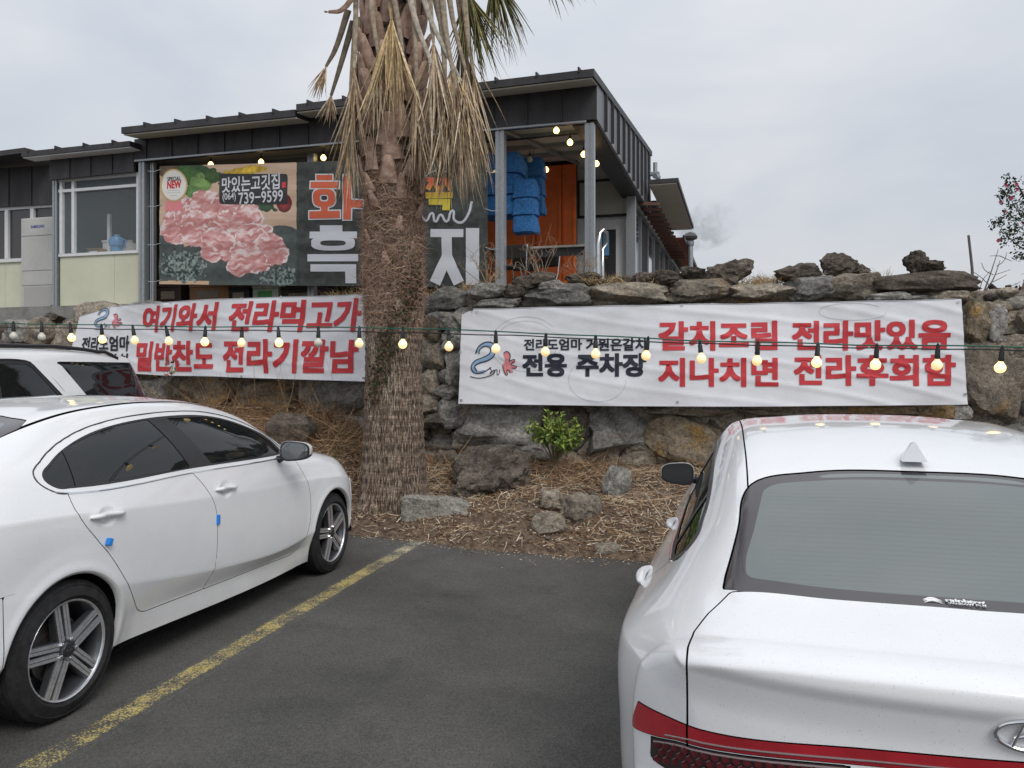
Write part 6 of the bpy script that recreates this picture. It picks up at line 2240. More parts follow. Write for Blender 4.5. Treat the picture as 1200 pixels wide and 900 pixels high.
# --- posts
def post(px, y, w=.12, ztop=None, pxb=None, m=m_galv, z0=FZ - .3):
    x, _ = LB(px, 300, y)
    zt = ztop if ztop else fz_bot(min(0, x)) - .036
    b = MB()
    b.box(x - w / 2, y - w / 2, z0, x - w * .12, y + w / 2, zt)
    b.box(x + w * .12, y - w / 2, z0, x + w / 2, y + w / 2, zt)
    b.box(x - w * .13, y - w / 2 + .012, z0, x + w * .13, y + w / 2 - .012, zt - .001)
    return b.build('post', m, bld)
post(691.5, .10, .135); post(587, .10, .135); post(366, .42, .12); post(168.5, .10, .12); post(179.5, .16, .075)
xr_, _ = LB(740, 290, 5.2)
bb('post', xr_ - .09, xr_ + .09, 5.1, 5.28, FZ, zs(5) - .03, m_galv)
xr_, _ = LB(722, 290, 5.2)

# --- rooms behind: orange sliding doors, cream wall, far door
yW = 4.2
x0o, _ = LB(628, 240, yW); x1o, _ = LB(675, 240, yW)
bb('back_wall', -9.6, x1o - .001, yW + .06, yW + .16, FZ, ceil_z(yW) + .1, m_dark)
mid = (x0o + x1o) / 2
for (a, b) in ((x0o - 1.25, x0o - .012), (x0o, mid + .12), (mid + .135, x1o)):
    d = bb('sliding_door', a, b, yW - .02, yW + .03, FZ + .02, LB(640, 195, yW)[1], m_orange)
    bb('door_rail', a + .03, a + .06, yW - .035, yW - .021, FZ + .05, LB(640, 200, yW)[1], m_orange, d)
    bb('door_rail', b - .06, b - .03, yW - .035, yW - .021, FZ + .05, LB(640, 200, yW)[1], m_orange, d)
yV = 5.35
xa, _ = LB(676, 240, yV); xb, _ = LB(737, 240, yV)
bb('end_wall', xa, xb + .1, yV + .05, yV + .15, FZ, ceil_z(yV) + .05, m_white)
za, zb_ = LB(700, 252, yV)[1], LB(700, 213, yV)[1]
bb('wall_panel', xa + .06, LB(735, 240, yV)[0], yV + .01, yV + .05, za, zb_, mat('pale_wall', (.55, .55, .50), rough=.7))
bb('panel_frame', xa + .04, LB(736, 240, yV)[0], yV - .01, yV + .04, za - .05, za, m_cladrib)
bb('panel_frame', xa + .04, LB(736, 240, yV)[0], yV - .01, yV + .04, zb_, zb_ + .05, m_cladrib)
bb('panel_frame', xa + .0, xa + .05, yV - .01, yV + .04, za - .05, zb_ + .05, m_cladrib)
d = bb('door', LB(697, 300, yV)[0], LB(734, 300, yV)[0], yV - .02, yV + .03, FZ, LB(700, 258, yV)[1], m_white, bevel=.01)
bb('door_pane', LB(706, 300, yV)[0], LB(722, 300, yV)[0], yV - .03, yV - .021, FZ + .12, LB(700, 270, yV)[1], m_cladrib, d)
bb('door_notice', LB(707, 300, yV)[0], LB(714, 300, yV)[0], yV - .038, yV - .031, LB(700, 300, yV)[1], LB(700, 272, yV)[1], mat('blue_notice', (.15, .38, .62), rough=.5), d)

# --- flank of the building further back
y0w = 5.5
n = 9
for k in range(n):
    ya = y0w + k * 1.45
    bb('wall_bay', -.30, -.22, ya + .03, ya + 1.42, FZ, 5.15, m_dark if k % 2 else m_winglass)
    bb('wall_post', -.32, -.18, ya - .02, ya + .02, FZ, 5.2, m_galv)
bb('wall_head', -.34, -.14, y0w - .03, y0w + n * 1.45, 5.2, 5.32, m_galv)
for k in range(15):
    ya = 5.9 + k * .62
    MB().hexa([(-.3, ya, 5.24), (.34, ya, 5.19), (.34, ya + .07, 5.19), (-.3, ya + .07, 5.24), (-.3, ya, 5.33), (.34, ya, 5.25), (.34, ya + .07, 5.25), (-.3, ya + .07, 5.33)]).build('rafter', mat('brown_rafter', (.15, .075, .055), rough=.7), bld)
# awning with a pale underside, then the long rusty one behind it
ym0, ym1 = 5.8, 11.6
zc = 5.62
aw = MB().box(.10, ym0, zc + .025, .74, ym1, zc + .12).build('side_awning', m_clad, bld)
MB().box(.12, ym0 + .02, zc, .70, ym1 - .02, zc + .022).build('awning_lining', m_soffit, aw)
m_rust = mat('rust_red_board', (.30, .085, .045), rough=.7, var=.15, vscale=3)
for k in range(14):
    ya = 11.75 + k * .60
    bb('awning_slat', .0, .42, ya, ya + .58, 5.40, 5.44, m_rust)
bb('awning_edge', .42, .47, 11.75, 20.2, 5.38, 5.50, m_clad)
bb('rear_roof', -9.5, .12, 7.3, 20, 5.45, 5.60, m_clad)

# --- glazed kiosk at the left of the front
yk = .14
xk0, _ = LB(66, 280, yk); xk1, _ = LB(164, 280, yk)
pl = MB()
def px_box(name, pa, pb, y, dy, m, parent=bld, bevel=0.0):
    (xa, za), (xb, zb) = LB(*pa, y), LB(*pb, y)
    return bb(name, min(xa, xb), max(xa, xb), y, y + dy, min(za, zb), max(za, zb), m, parent, bevel)
xm_, _ = LB(133, 330, yk)
zsill = LB(110, 299, yk)[1]; ztop_ = LB(110, 208, yk)[1]
bb('lower_panel', xk0 + .07, xm_ - .003, yk + .02, yk + .08, FZ - .3, zsill, m_cream)
bb('lower_panel', xm_ + .003, xk1 - .01, yk + .02, yk + .08, FZ - .3, zsill, m_cream)
post(66.5, yk + .03, .10, ztop=LB(66, 212, yk)[1])
wf = bb('window_frame', xk0 + .06, xk1 - .01, yk - .01, yk + .06, zsill, zsill + .05, m_white)
for (z0_, z1_) in ((ztop_ - .03, ztop_ + .03), (LB(110, 221, yk)[1] - .025, LB(110, 221, yk)[1] + .025)):
    bb('window_bar', xk0 + .06, xk1 - .01, yk - .01, yk + .05, z0_, z1_, m_white)
for px in (72, 86, 162):
    xx = LB(px, 260, yk)[0]
    bb('window_bar', xx - .03, xx + .03, yk - .015, yk + .045, zsill + .05, ztop_ - .03, m_white)
bb('window_bar', LB(127, 260, yk + .5)[0] - .03, LB(127, 260, yk + .5)[0] + .03, yk + .5, yk + .55, zsill, LB(110, 244, yk)[1], m_white)
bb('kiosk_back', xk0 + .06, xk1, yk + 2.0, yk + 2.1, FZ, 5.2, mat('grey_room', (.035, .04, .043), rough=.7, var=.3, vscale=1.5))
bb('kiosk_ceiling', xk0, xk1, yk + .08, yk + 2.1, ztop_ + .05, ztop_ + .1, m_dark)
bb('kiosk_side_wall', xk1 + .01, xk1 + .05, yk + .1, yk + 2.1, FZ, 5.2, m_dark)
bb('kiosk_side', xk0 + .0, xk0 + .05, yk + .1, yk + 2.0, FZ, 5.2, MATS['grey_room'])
# thin clear sheet in the kiosk window, reflecting the sky
m_clear = mat('clear_sheet', (.55, .62, .64), rough=.07, spec=.7, alpha=.10)
bb('window_pane', xk0 + .07, xk1 - .02, yk + .02, yk + .026, zsill + .05, ztop_ - .03, m_clear)
# fascia of the lower left block
def panels(px0, px1, y, zb0_, zb1_, zt0_, zt1_, W):
    xa, xb = LB(px0, 200, y)[0], LB(px1, 200, y)[0]
    n = max(1, round((xb - xa) / W))
    for k in range(n):
        t0, t1 = k / n, (k + 1) / n
        a, b = xa + (xb - xa) * t0 + .006, xa + (xb - xa) * t1 - .006
        L_i = lambda p, q, t: p + (q - p) * t
        MB().hexa([(a, y, L_i(zb0_, zb1_, t0)), (b, y, L_i(zb0_, zb1_, t1)), (b, y + .05, L_i(zb0_, zb1_, t1)), (a, y + .05, L_i(zb0_, zb1_, t0)),
                   (a, y, L_i(zt0_, zt1_, t0)), (b, y, L_i(zt0_, zt1_, t1)), (b, y + .05, L_i(zt0_, zt1_, t1)), (a, y + .05, L_i(zt0_, zt1_, t0))]).build('fascia_panel', m_clad, bld)
        if k:
            bb('fascia_seam', a - .016, a + .004, y - .02, y, L_i(zb0_, zb1_, t0) + .003, L_i(zt0_, zt1_, t0) - .003, m_cladrib)
yf = .02
panels(57.5, 157, yf, LB(57.5, 211, yf)[1], LB(157, 201, yf)[1], LB(57.5, 178, yf)[1], LB(157, 167, yf)[1], .53)
y2 = -.25
xa, za = LB(25, 178, y2); xb, zb = LB(152, 165, y2)
P = [(xa, y2, za - .09), (xb, y2, zb - .09), (xb, 6, zb + .2), (xa, 6, za + .2), (xa, y2, za), (xb, y2, zb), (xb, 6, zb + .29), (xa, 6, za + .29)]
MB().hexa(P).build('roof', m_clad, bld)
slab('soffit', xa + .02, xb, za - .094, zb - .094, y2 + .02, .015, .015, m_white, rise=.0)
for k in range(6):
    x = xa + .15 + k * .62
    if x < xb: bb('roof_seam', x - .012, x + .012, y2 - .015, 5.5, zb * 0 + za + (zb - za) * (x - xa) / (xb - xa) - .03, za + (zb - za) * (x - xa) / (xb - xa) + .045, m_cladrib)
# set-back bay at the far left
y3 = 1.35
xa3 = LB(-90, 200, y3)[0]
panels(-90, 64, y3, LB(-90, 247, y3)[1], LB(64, 239, y3)[1], LB(-90, 203, y3)[1], LB(64, 193, y3)[1], .60)
xb3 = LB(64, 200, y3)[0]; z3 = LB(0, 200, y3)[1]
MB().hexa([(xa3, y3 - .7, z3 + .0), (xb3, y3 - .7, z3 + .08), (xb3, 6, z3 + .32), (xa3, 6, z3 + .26), (xa3, y3 - .7, z3 + .10), (xb3, y3 - .7, z3 + .18), (xb3, 6, z3 + .42), (xa3, 6, z3 + .36)]).build('roof', m_clad, bld)
for k in range(9):
    a = xa3 + k * .72; b = min(a + .714, xb3)
    if a < xb3: bb('wall_panel', a, b, y3 + .10, y3 + .16, FZ - .3, LB(0, 307, y3)[1], m_cream)
bb('wall_backing', xa3, xb3, y3 + .17, y3 + .20, FZ - .3, LB(0, 240, y3)[1], m_dark)
zt3 = LB(0, 242, y3)[1]; zb3 = LB(0, 307, y3)[1]
for (z0_, z1_) in ((zb3, zb3 + .07), (zt3 - .07, zt3)):
    bb('window_frame', xa3, xb3, y3 + .06, y3 + .15, z0_, z1_, m_white)
for px in (-80, -45, 4.5, 34.5, 61):
    xx = LB(px, 270, y3)[0]
    bb('window_frame', xx - .045, xx + .045, y3 + .055, y3 + .148, zb3 + .07, zt3 - .07, m_white)
bb('window_pane', xa3 + .04, xb3 - .04, y3 + .11, y3 + .13, zb3 + .07, zt3 - .07, mat('dark_pane', (.05, .045, .045), rough=.08, spec=.8))

# ------------------------------------------------------------------ outdoor unit with its pipe
ya = .95
(xa, zt), (xb, zb) = LB(23.5, 256, ya), LB(64, 362, ya)
hp = thing('heat_pump', 'tall pale outdoor heat pump unit with blue lettering at the left end of the restaurant', 'heat pump', tuple(BC + BR_ * ((xa + xb) / 2) + BS * (ya + .2) + Vector((0, 0, zb))), BROT)
w = xb - xa; h = zt - zb
m_ac = mat('pale_casing', (.50, .49, .47), rough=.5, var=.07, vscale=3)
def hb(name, x0, x1, y0, y1, z0, z1, m, bevel=0.0, parent=hp):
    return MB().box(x0, y0, z0, x1, y1, z1).build(name, m, parent, bevel=bevel)
hb('casing', -w / 2, w / 2, -.18, .2, 0, h, m_ac, .012)
zz = [.03, .26 * h, .42 * h, .80 * h, h - .02]
for a, b in zip(zz[:-1], zz[1:]):
    hb('front_panel', -w / 2 + .03, w / 2 - .03, -.192, -.181, a + .008, b - .008, m_ac, .008)
hb('recess_panel', -w / 2 + .09, w / 2 - .09, -.200, -.193, .05, .25 * h, mat('pale_casing_dark', (.40, .39, .375), rough=.5), .02)
hb('handle', -w / 2 + .08, -w / 2 + .2, -.200, -.193, .015, .04, m_cladrib)
V, T = fit_text('SAMSUNG', -.17, h * .885, .17, h * .885 + .058, bold=.03)
mesh_obj('lettering', np.stack([V[:, 0], np.full(len(V), -.1935) - V[:, 2], V[:, 1]], 1), T, mat('blue_print', (.02, .05, .30), rough=.5), hp)
m_pipe = mat('white_pipe', (.62, .62, .60), rough=.6, var=.12, vscale=9)
def atb(px, py, y):
    x, z = LB(px, py, y)
    return BC + BR_ * x + BS * y + Vector((0, 0, z))
pp = thing('drain_pipe', 'white insulated pipe elbow running below the heat pump', 'pipe', tuple(atb(40, 366, .5)))
o = Vector(pp.location)
MB().tube([atb(15, 366, .45) - o, atb(35, 366, .45) - o, atb(52, 363, .45) - o, atb(57.5, 366, .45) - o, atb(58.5, 376, .45) - o], .055, 12).build('pipe', m_pipe, pp, autosmooth=True)
MB().tube([atb(24, 369, .5) - o, atb(48, 368, .5) - o, atb(62, 358, .5) - o], .022, 8).build('hose', m_cladrib, pp, autosmooth=True)

# ------------------------------------------------------------------ things inside
def world_b(x, y, z):
    return BC + BR_ * x + BS * y + Vector((0, 0, z))
# lamps on black flex
m_bulb = mat('warm_bulb', (.9, .8, .6), rough=.3, emit=(1.0, .66, .24), estr=3.2)
m_bulboff = mat('unlit_bulb', (.62, .60, .52), rough=.2, spec=.6)
def hanging_bulb(px, py, y, label, lit=True, drop=.16, rad=.048):
    x, z = LB(px, py, y)
    t = thing('pendant_bulb', label, 'light bulb', tuple(world_b(x, y, z)), 0, 'bulbs hanging under the restaurant ceiling')
    MB().lathe([(0.0, -rad), (rad * .5, -rad * .87), (rad * .87, -rad * .5), (rad, 0), (rad * .87, rad * .5), (rad * .55, rad * .84), (rad * .32, rad * 1.15), (rad * .3, rad * 1.3)], 16).build('bulb', m_bulb if lit else m_bulboff, t, smooth=True)
    MB().lathe([(.0, rad * 1.05), (rad * .42, rad * 1.1), (rad * .42, rad * 2.0), (rad * .2, rad * 2.4), (0, rad * 2.45)], 10).build('socket', m_cladrib, t, autosmooth=True)
    MB().tube([(0, 0, rad * 2.4), (.0, 0, drop)], .006, 5).build('flex', m_cladrib, t)
for a in [(652, 153, .5, 'lit bulb hanging nearest to the fascia, left of the corner post'), (668, 167, .75, 'lit bulb second in the slanting row left of the corner post'),
          (684, 181, 1.1, 'lit bulb low in the slanting row, just left of the corner post'), (699, 192, 1.6, 'lit bulb showing just right of the corner post'),
          (640, 199, 2.0, 'lit bulb above the orange sliding doors'), (621, 187, 1.4, 'unlit bulb under the ceiling between the two posts', False),
          (306, 190, .5, 'lit bulb under the fascia above the phone number plate'), (247, 193, .5, 'lit bulb under the fascia above the meat picture'),
          (379, 185, .5, 'lit bulb beside the post left of the palm'), (580, 203, 1.2, 'lit bulb behind the blue drying nets')]:
    hanging_bulb(*a)
# blue drying nets hanging in tiers
m_net = mat('blue_net', (.045, .20, .50), rough=.8, var=.3, vscale=26, alpha=.88)
def drying_net(px0, px1, py0, py1, y, tiers, label):
    (xa, zt), (xb, zb) = LB(px0, py0, y), LB(px1, py1, y)
    w = (xb - xa) / 2; H = zt - zb
    t = thing('drying_net', label, 'drying net', tuple(world_b((xa + xb) / 2, y, zb)), BROT, 'blue drying nets')
    for k in range(tiers):
        z0 = H * k / tiers; z1 = H * (k + 1) / tiers
        V = []; F = []; n = 28; m = 8
        for i in range(m + 1):
            s = i / m
            r = 1.0 - .16 * s ** 3 + .02 * math.sin(9 * s + k)
            for j in range(n):
                a = 2 * math.pi * j / n
                cx, cy = math.cos(a), math.sin(a)
                e = 2 / 9
                wob = 1 + .03 * math.sin(3 * a + k * 2 + s * 4) + .035 * math.sin(9 * a + k) * (1 - s * .5)
                V.append((math.copysign(abs(cx) ** e, cx) * w * r * wob, math.copysign(abs(cy) ** e, cy) * w * r * .8 * wob, z0 + (z1 - z0) * s - .03 * (1 - s) * abs(cx * cy)))
        for i in range(m):
            for j in range(n):
                F.append((i * n + j, i * n + (j + 1) % n, (i + 1) * n + (j + 1) % n, (i + 1) * n + j))
        F.append(tuple(range(n))); F.append(tuple(range(m * n, m * n + n)))
        tier = MB().add(V, F).build('net_tier', m_net, t, autosmooth=True)
        MB().tube([V[j] for j in range(0, n)] + [V[0]], .006, 4, caps=False).build('hoop', mat('net_hoop', (.04, .17, .42), rough=.6), tier)
    MB().tube([(0, 0, H), (0, 0, H + .18)], .004, 4).build('cord', m_cladrib, t)
drying_net(570, 614, 184, 253, .95, 3, 'large blue tiered drying net hanging just behind the middle post')
drying_net(612, 638, 188, 250, 1.7, 3, 'narrow blue tiered drying net hanging furthest right')
drying_net(603, 630, 213, 272, .80, 3, 'blue tiered drying net hanging lowest in front of the orange doors')
# griddle tables and folding chairs
m_steel = mat('brushed_steel', (.42, .41, .39), rough=.38, metal=.7, var=.2, vscale=12)
def table(px0, px1, py, y, label, dy=.75):
    (xa, zt), (xb, _) = LB(px0, py, y), LB(px1, py, y)
    w = xb - xa
    t = thing('griddle_table', label, 'table', tuple(world_b((xa + xb) / 2, y + dy / 2, FZ)), BROT, 'steel griddle tables')
    H = zt - FZ
    MB().box(-w / 2, -dy / 2, H - .035, w / 2, dy / 2, H).build('tabletop', m_steel, t, bevel=.005)
    MB().lathe([(.17, H + .001), (.19, H + .012), (.16, H + .02), (.14, H + .006), (0, H + .004)], 28, Matrix.Scale(1.3, 4, (1, 0, 0))).build('burner_ring', m_cladrib, t, autosmooth=True)
    for sx in (-1, 1):
        for sy in (-1, 1):
            MB().tube([(sx * (w / 2 - .05), sy * (dy / 2 - .05), 0), (sx * (w / 2 - .05), sy * (dy / 2 - .05), H - .035)], .018, 6).build('leg', m_cladrib, t)
    MB().box(-w / 2 + .05, -dy / 2 + .05, H - .16, w / 2 - .05, -dy / 2 + .07, H - .037).build('apron', m_cladrib, t)
table(622, 688, 289, .55, 'steel-topped griddle table by the corner post')
table(573, 622, 291, .95, 'steel-topped griddle table half hidden by the dark banner end')
m_chr = mat('chair_chrome', (.55, .56, .58), rough=.25, metal=.9)
def folding_chair(px, y, label, ry=0.0):
    x, _ = LB(px, 320, y)
    t = thing('folding_chair', label, 'chair', tuple(world_b(x, y, FZ)), BROT + ry, 'folding chairs')
    for s in (-1, 1):
        MB().tube([(s * .2, -.2, 0), (s * .2, .12, .46), (s * .18, .24, .85)], .012, 6).build('leg', m_chr, t)
        MB().tube([(s * .17, .24, 0), (s * .17, -.16, .45)], .012, 6).build('leg', m_chr, t)
    MB().box(-.2, -.18, .44, .2, .18, .475).build('seat', m_dark, t, bevel=.01)
    MB().box(-.18, .18, .62, .18, .21, .84).build('backrest', m_dark, t, bevel=.01)
folding_chair(600, .35, 'folding chair with chrome legs in front of the left griddle table')
folding_chair(615, 1.9, 'folding chair with chrome legs behind the griddle tables', .4)
folding_chair(637, 1.5, 'folding chair with chrome legs under the table by the corner post', -.3)
# chrome hand rail
rl = thing('hand_rail', 'bent chrome hand rail standing right of the corner post', 'rail', tuple(world_b(*[LB(708, 325, .6)[0], .6, FZ])), BROT)
xx0 = LB(708, 325, .6)[0]
pt = lambda px, py, y: (LB(px, py, y)[0] - xx0, y - .6, LB(px, py, y)[1] - FZ)
MB().tube([pt(701, 331, .5), pt(701, 286, .5), pt(703, 273, .55), pt(707, 269, .6), pt(711, 273, .75), pt(711.5, 284, .9), pt(706, 292, .8), pt(706.5, 333, .8)], .024, 8).build('rail', m_chr, rl, autosmooth=True)
# blue jug, basket and pale sacks behind the kiosk glass
jg = thing('water_jug', 'blue water jug standing behind the kiosk window', 'jug', tuple(world_b(LB(137, 296, .5)[0], .5, zsill + .06)), BROT)
MB().lathe([(0, 0), (.09, .005), (.10, .04), (.10, .13), (.135, .16), (.14, .24), (.12, .30), (.05, .33), (.05, .36), (0, .36)], 24).build('body', mat('blue_plastic', (.10, .26, .48), rough=.3), jg, autosmooth=True)
MB().tube([(.12, 0, .28), (.20, 0, .25), (.19, 0, .12), (.10, 0, .08)], .012, 8).build('handle', MATS['blue_plastic'], jg, autosmooth=True)
bx = thing('white_box', 'white polystyrene box behind the blue jug in the kiosk', 'box', tuple(world_b(LB(133, 296, .8)[0], .85, zsill + .03)), BROT)
MB().box(-.2, -.12, 0, .1, .12, .30).build('body', m_white, bx, bevel=.02)
MB().box(-.21, -.13, .302, .11, .13, .35).build('lid', m_white, bx, bevel=.015)
sk = thing('white_sack', 'pale bulging sack right of the blue jug in the kiosk', 'sack', tuple(world_b(LB(150, 296, .7)[0], .75, zsill + .02)), BROT)
MB().lathe([(0, 0), (.17, .01), (.21, .09), (.20, .18), (.14, .26), (.05, .29), (.06, .33), (0, .33)], 20).build('bag', mat('pale_cloth', (.50, .47, .43), rough=.9, var=.2, vscale=8), sk, autosmooth=True)
bs = thing('cardboard_carton', 'small brown carton on the kiosk sill left of the jug', 'box', tuple(world_b(LB(113, 296, .55)[0], .6, zsill + .02)), BROT)
m_card = mat('cardboard', (.30, .18, .09), rough=.85, var=.15, vscale=5)
MB().box(-.16, -.1, 0, .16, .1, .17).build('body', m_card, bs, bevel=.006)
MB().box(-.16, -.14, .16, .16, -.101, .168).build('flap', m_card, bs)
MB().box(-.1, -.11, .05, .06, -.104, .12).build('tape', m_white, bs)
bb('sill_shelf', xk0 + .06, xk1 - .02, yk + .09, yk + 1.1, zsill - .02, zsill + .015, m_white)
# cartons below the dark banner
for (a, b, c, d, y, nm, col) in ((183, 212, 336, 350, .5, 'dark brown plastic crate under the left end of the meat banner', (.05, .03, .025)), (222, 268, 336, 348, .6, 'flat brown carton stack under the meat picture', (.30, .16, .07)),
                             (268, 292, 338, 350, .45, 'black tray under the meat picture, between two cartons', (.02, .02, .02)), (296, 326, 337, 348, .5, 'white and green snack carton under the dark banner', (.55, .60, .50)), (330, 372, 338, 352, .55, 'dark box under the large letters of the dark banner', (.06, .05, .04))):
    (xa, za), (xb, zb) = LB(a, c, y), LB(b, d, y)
    t = thing('carton', nm, 'box', tuple(world_b((xa + xb) / 2, y + .2, min(za, zb))), BROT)
    w = (xb - xa) / 2; h = abs(za - zb)
    m = mat('box_' + nm.split()[0] + str(a), col, rough=.7, var=.15, vscale=6)
    MB().box(-w, -.2, -.4, w, .2, h - .02).build('body', m, t, bevel=.008)
    MB().box(-w - .01, -.21, h - .018, w + .01, .21, h + .03).build('lid', m, t, bevel=.008)
    MB().box(-w * .6, -.206, .0, w * .5, -.201, h * .6).build('label_patch', mat('patch' + str(a), (.10, .38, .12) if a == 296 else (.25, .2, .15), rough=.6), t)
# camera on the corner of the side fascia
cc = thing('security_camera', 'small pale security camera at the rear corner of the side fascia', 'camera', tuple(world_b(.12, yB - .2, LS(763, 195, .1)[1])), BROT)
MB().box(-.12, -.06, -.04, .10, .06, .04).build('arm', m_galv, cc, bevel=.01)
MB().tube([(.02, -.28, -.12), (.06, .12, -.05)], .06, 12).build('housing', m_galv, cc, autosmooth=True)
MB().tube([(.0, 0, .04), (.0, 0, .26)], .05, 10).build('junction_box', m_galv, cc, autosmooth=True)
# chimney with cowl and its smoke
cp = at(809, 313, 24)
ch = thing('chimney_pipe', 'thin steel chimney pipe with a round cowl beyond the restaurant', 'chimney', (cp.x, cp.y, TZ))
hz = at(809, 284, 24).z - TZ
MB().lathe([(.085, 0), (.085, hz)], 16).build('pipe', m_galv, ch, autosmooth=True)
MB().lathe([(.11, hz - .10), (.12, hz - .05), (.12, hz + .02), (.09, hz + .06)], 16).build('collar', m_galv, ch, autosmooth=True)
MB().lathe([(.09, hz + .06), (.20, hz + .10), (.22, hz + .17), (.16, hz + .26), (.06, hz + .31), (0, hz + .31)], 18).build('cowl', mat('cowl_steel', (.10, .10, .10), rough=.4, metal=.5), ch, autosmooth=True)
# smoke: a low-density drifting plume
sm_c = at(838, 262, 24.3)
bm = bmesh.new(); bmesh.ops.create_icosphere(bm, subdivisions=3, radius=1)
for v in bm.verts:
    v.co = Vector((v.co.x * 1.25, v.co.y * .8, v.co.z * .75)) * (1 + .15 * mnoise.noise(v.co * 2))
me = bpy.data.meshes.new('smoke'); bm.to_mesh(me); bm.free()
smk = bpy.data.objects.new('smoke', me); smk.location = sm_c; smk.rotation_euler = (0, math.radians(-22), 0); COL.objects.link(smk)
m_s = bpy.data.materials.new('smoke'); m_s.use_nodes = True
t = m_s.node_tree; t.nodes.remove(t.nodes['Principled BSDF'])
pv = t.nodes.new('ShaderNodeVolumePrincipled'); pv.inputs['Color'].default_value = (.30, .30, .32, 1)
c = t.nodes.new('ShaderNodeTexCoord'); nz_ = t.nodes.new('ShaderNodeTexNoise'); nz_.inputs['Scale'].default_value = 2.4; nz_.inputs['Detail'].default_value = 4; nz_.inputs['Distortion'].default_value = .8
t.links.new(c.outputs['Object'], nz_.inputs['Vector'])
ln_ = t.nodes.new('ShaderNodeVectorMath'); ln_.operation = 'DISTANCE'; ln_.inputs[1].default_value = (-.75, 0, -.05)
t.links.new(c.outputs['Object'], ln_.inputs[0])
r1 = t.nodes.new('ShaderNodeMapRange'); r1.inputs['From Min'].default_value = .05; r1.inputs['From Max'].default_value = 1.5; r1.inputs['To Min'].default_value = 1.0; r1.inputs['To Max'].default_value = 0
t.links.new(ln_.outputs['Value'], r1.inputs[0])
r2 = t.nodes.new('ShaderNodeMapRange'); r2.inputs['From Min'].default_value = .46; r2.inputs['From Max'].default_value = .75; r2.inputs['To Min'].default_value = 0; r2.inputs['To Max'].default_value = 1.9
t.links.new(nz_.outputs[0], r2.inputs[0])
mu = t.nodes.new('ShaderNodeMath'); mu.operation = 'MULTIPLY'; t.links.new(r1.outputs[0], mu.inputs[0]); t.links.new(r2.outputs[0], mu.inputs[1])
t.links.new(mu.outputs[0], pv.inputs['Density']); t.links.new(pv.outputs[0], t.nodes['Material Output'].inputs['Volume'])
me.materials.append(m_s); tag(smk, kind='stuff')
# ================================================================== BANNERS
class Cloth:
    """a banner in its own plane: a along the line P->Q, z up; waves stand off the plane"""
    def __init__(self, P, Q, wave):
        self.P = Vector(P); self.e = (Vector(Q) - Vector(P)); self.e.z = 0; self.e.normalize()
        self.n = Vector((self.e.y, -self.e.x, 0))
        if self.n.y > 0: self.n = -self.n
        self.wave = wave
    def px(self, x, y):
        r = ray(x, y)
        O_ = Vector((0, 0, EYE))
        t = (self.P - O_).dot(self.n) / r.dot(self.n)
        H = O_ + r * t
        return ((H - self.P).dot(self.e), H.z)
    def pts(self, A, Zz, lift=0.0):
        A = np.asarray(A, float); Zz = np.asarray(Zz, float)
        w = self.wave(A, Zz) + lift
        return np.stack([self.P.x + self.e.x * A + self.n.x * w, self.P.y + self.e.y * A + self.n.y * w, Zz], 1)

def cloth_grid(cl, corners, nx, nz_, sag_top=0.0, sag_bot=0.0, edge=None):
    """corners TL TR BR BL in (a, z)"""
    TL, TR, BR2, BL = [np.array(c) for c in corners]
    u = np.linspace(0, 1, nx + 1); v = np.linspace(0, 1, nz_ + 1)
    U, Vv = np.meshgrid(u, v)
    top = TL + (TR - TL) * U[..., None]; bot = BL + (BR2 - BL) * U[..., None]
    top[..., 1] += sag_top * np.sin(U * math.pi * 6) ** 2 * -1
    bot[..., 1] += sag_bot * np.sin(U * math.pi) 
    G = bot + (top - bot) * Vv[..., None]
    A, Zz = G[..., 0].ravel(), G[..., 1].ravel()
    i, j = np.meshgrid(np.arange(nz_), np.arange(nx), indexing='ij')
    a = (i * (nx + 1) + j).ravel()
    F = np.stack([a, a + 1, a + nx + 2, a + nx + 1], 1)
    return A, Zz, F, U.ravel(), Vv.ravel()

m_cloth = mat('banner_vinyl', (.78, .785, .82), rough=.55, spec=.35, var=.03, vscale=4, bump=.25, bscale=9, bdist=.02)
m_redp = mat('red_print', (.58, .045, .055), rough=.6, var=.06, vscale=6)
m_navy = mat('navy_print', (.022, .026, .042), rough=.6)
m_greyp = mat('grey_print', (.45, .46, .49), rough=.6)
m_blup = mat('blue_print_pale', (.28, .42, .60), rough=.6)
m_pinkp = mat('pink_print', (.72, .24, .26), rough=.6)

def wavy(amp, seed, k=1.0):
    def f(A, Zz):
        w = amp * (np.sin(A * 1.9 * k + .8 + Zz * 1.3) * .5 + np.sin(A * 4.7 * k - Zz * 3.1 + seed) * .28 + (fbm(A * 1.6 * k + 7, Zz * 2.2, seed, 3) - .5) * 1.1)
        # taut creases that fan out from the tied corners
        cr = np.abs(((A * .55 + Zz * 2.6 + .25 * np.sin(A * 1.1)) * 1.7 * k) % 1.0 - .5)
        return w + amp * .28 * np.exp(-(cr / .12) ** 2) * (fbm(A * .9, Zz * .9, seed + 3, 2))
    return f

def put_text(cl, name, s, box, m, parent, bold=.04, shear=0.0, lift=.006, ref=.05, sheary=0.0):
    """lettering fitted into a photo-pixel box x0,y0,x1,y1 (tops then bottoms)"""
    x0, y0, x1, y1 = box
    xm = (x0 + x1) / 2
    a0, zt0 = cl.px(x0, y0); a1, zb1 = cl.px(x1, y1)
    V, T = fit_text(s, a0, zb1, a1, cl.px(x0, y0)[1], bold=bold, shear=shear)
    V, T = refine(V, T, ref)
    V[:, 1] += sheary * (V[:, 0] - a0)
    W = cl.pts(V[:, 0], V[:, 1], lift + V[:, 2])
    o = mesh_obj(name, W, T, m, parent)
    return o

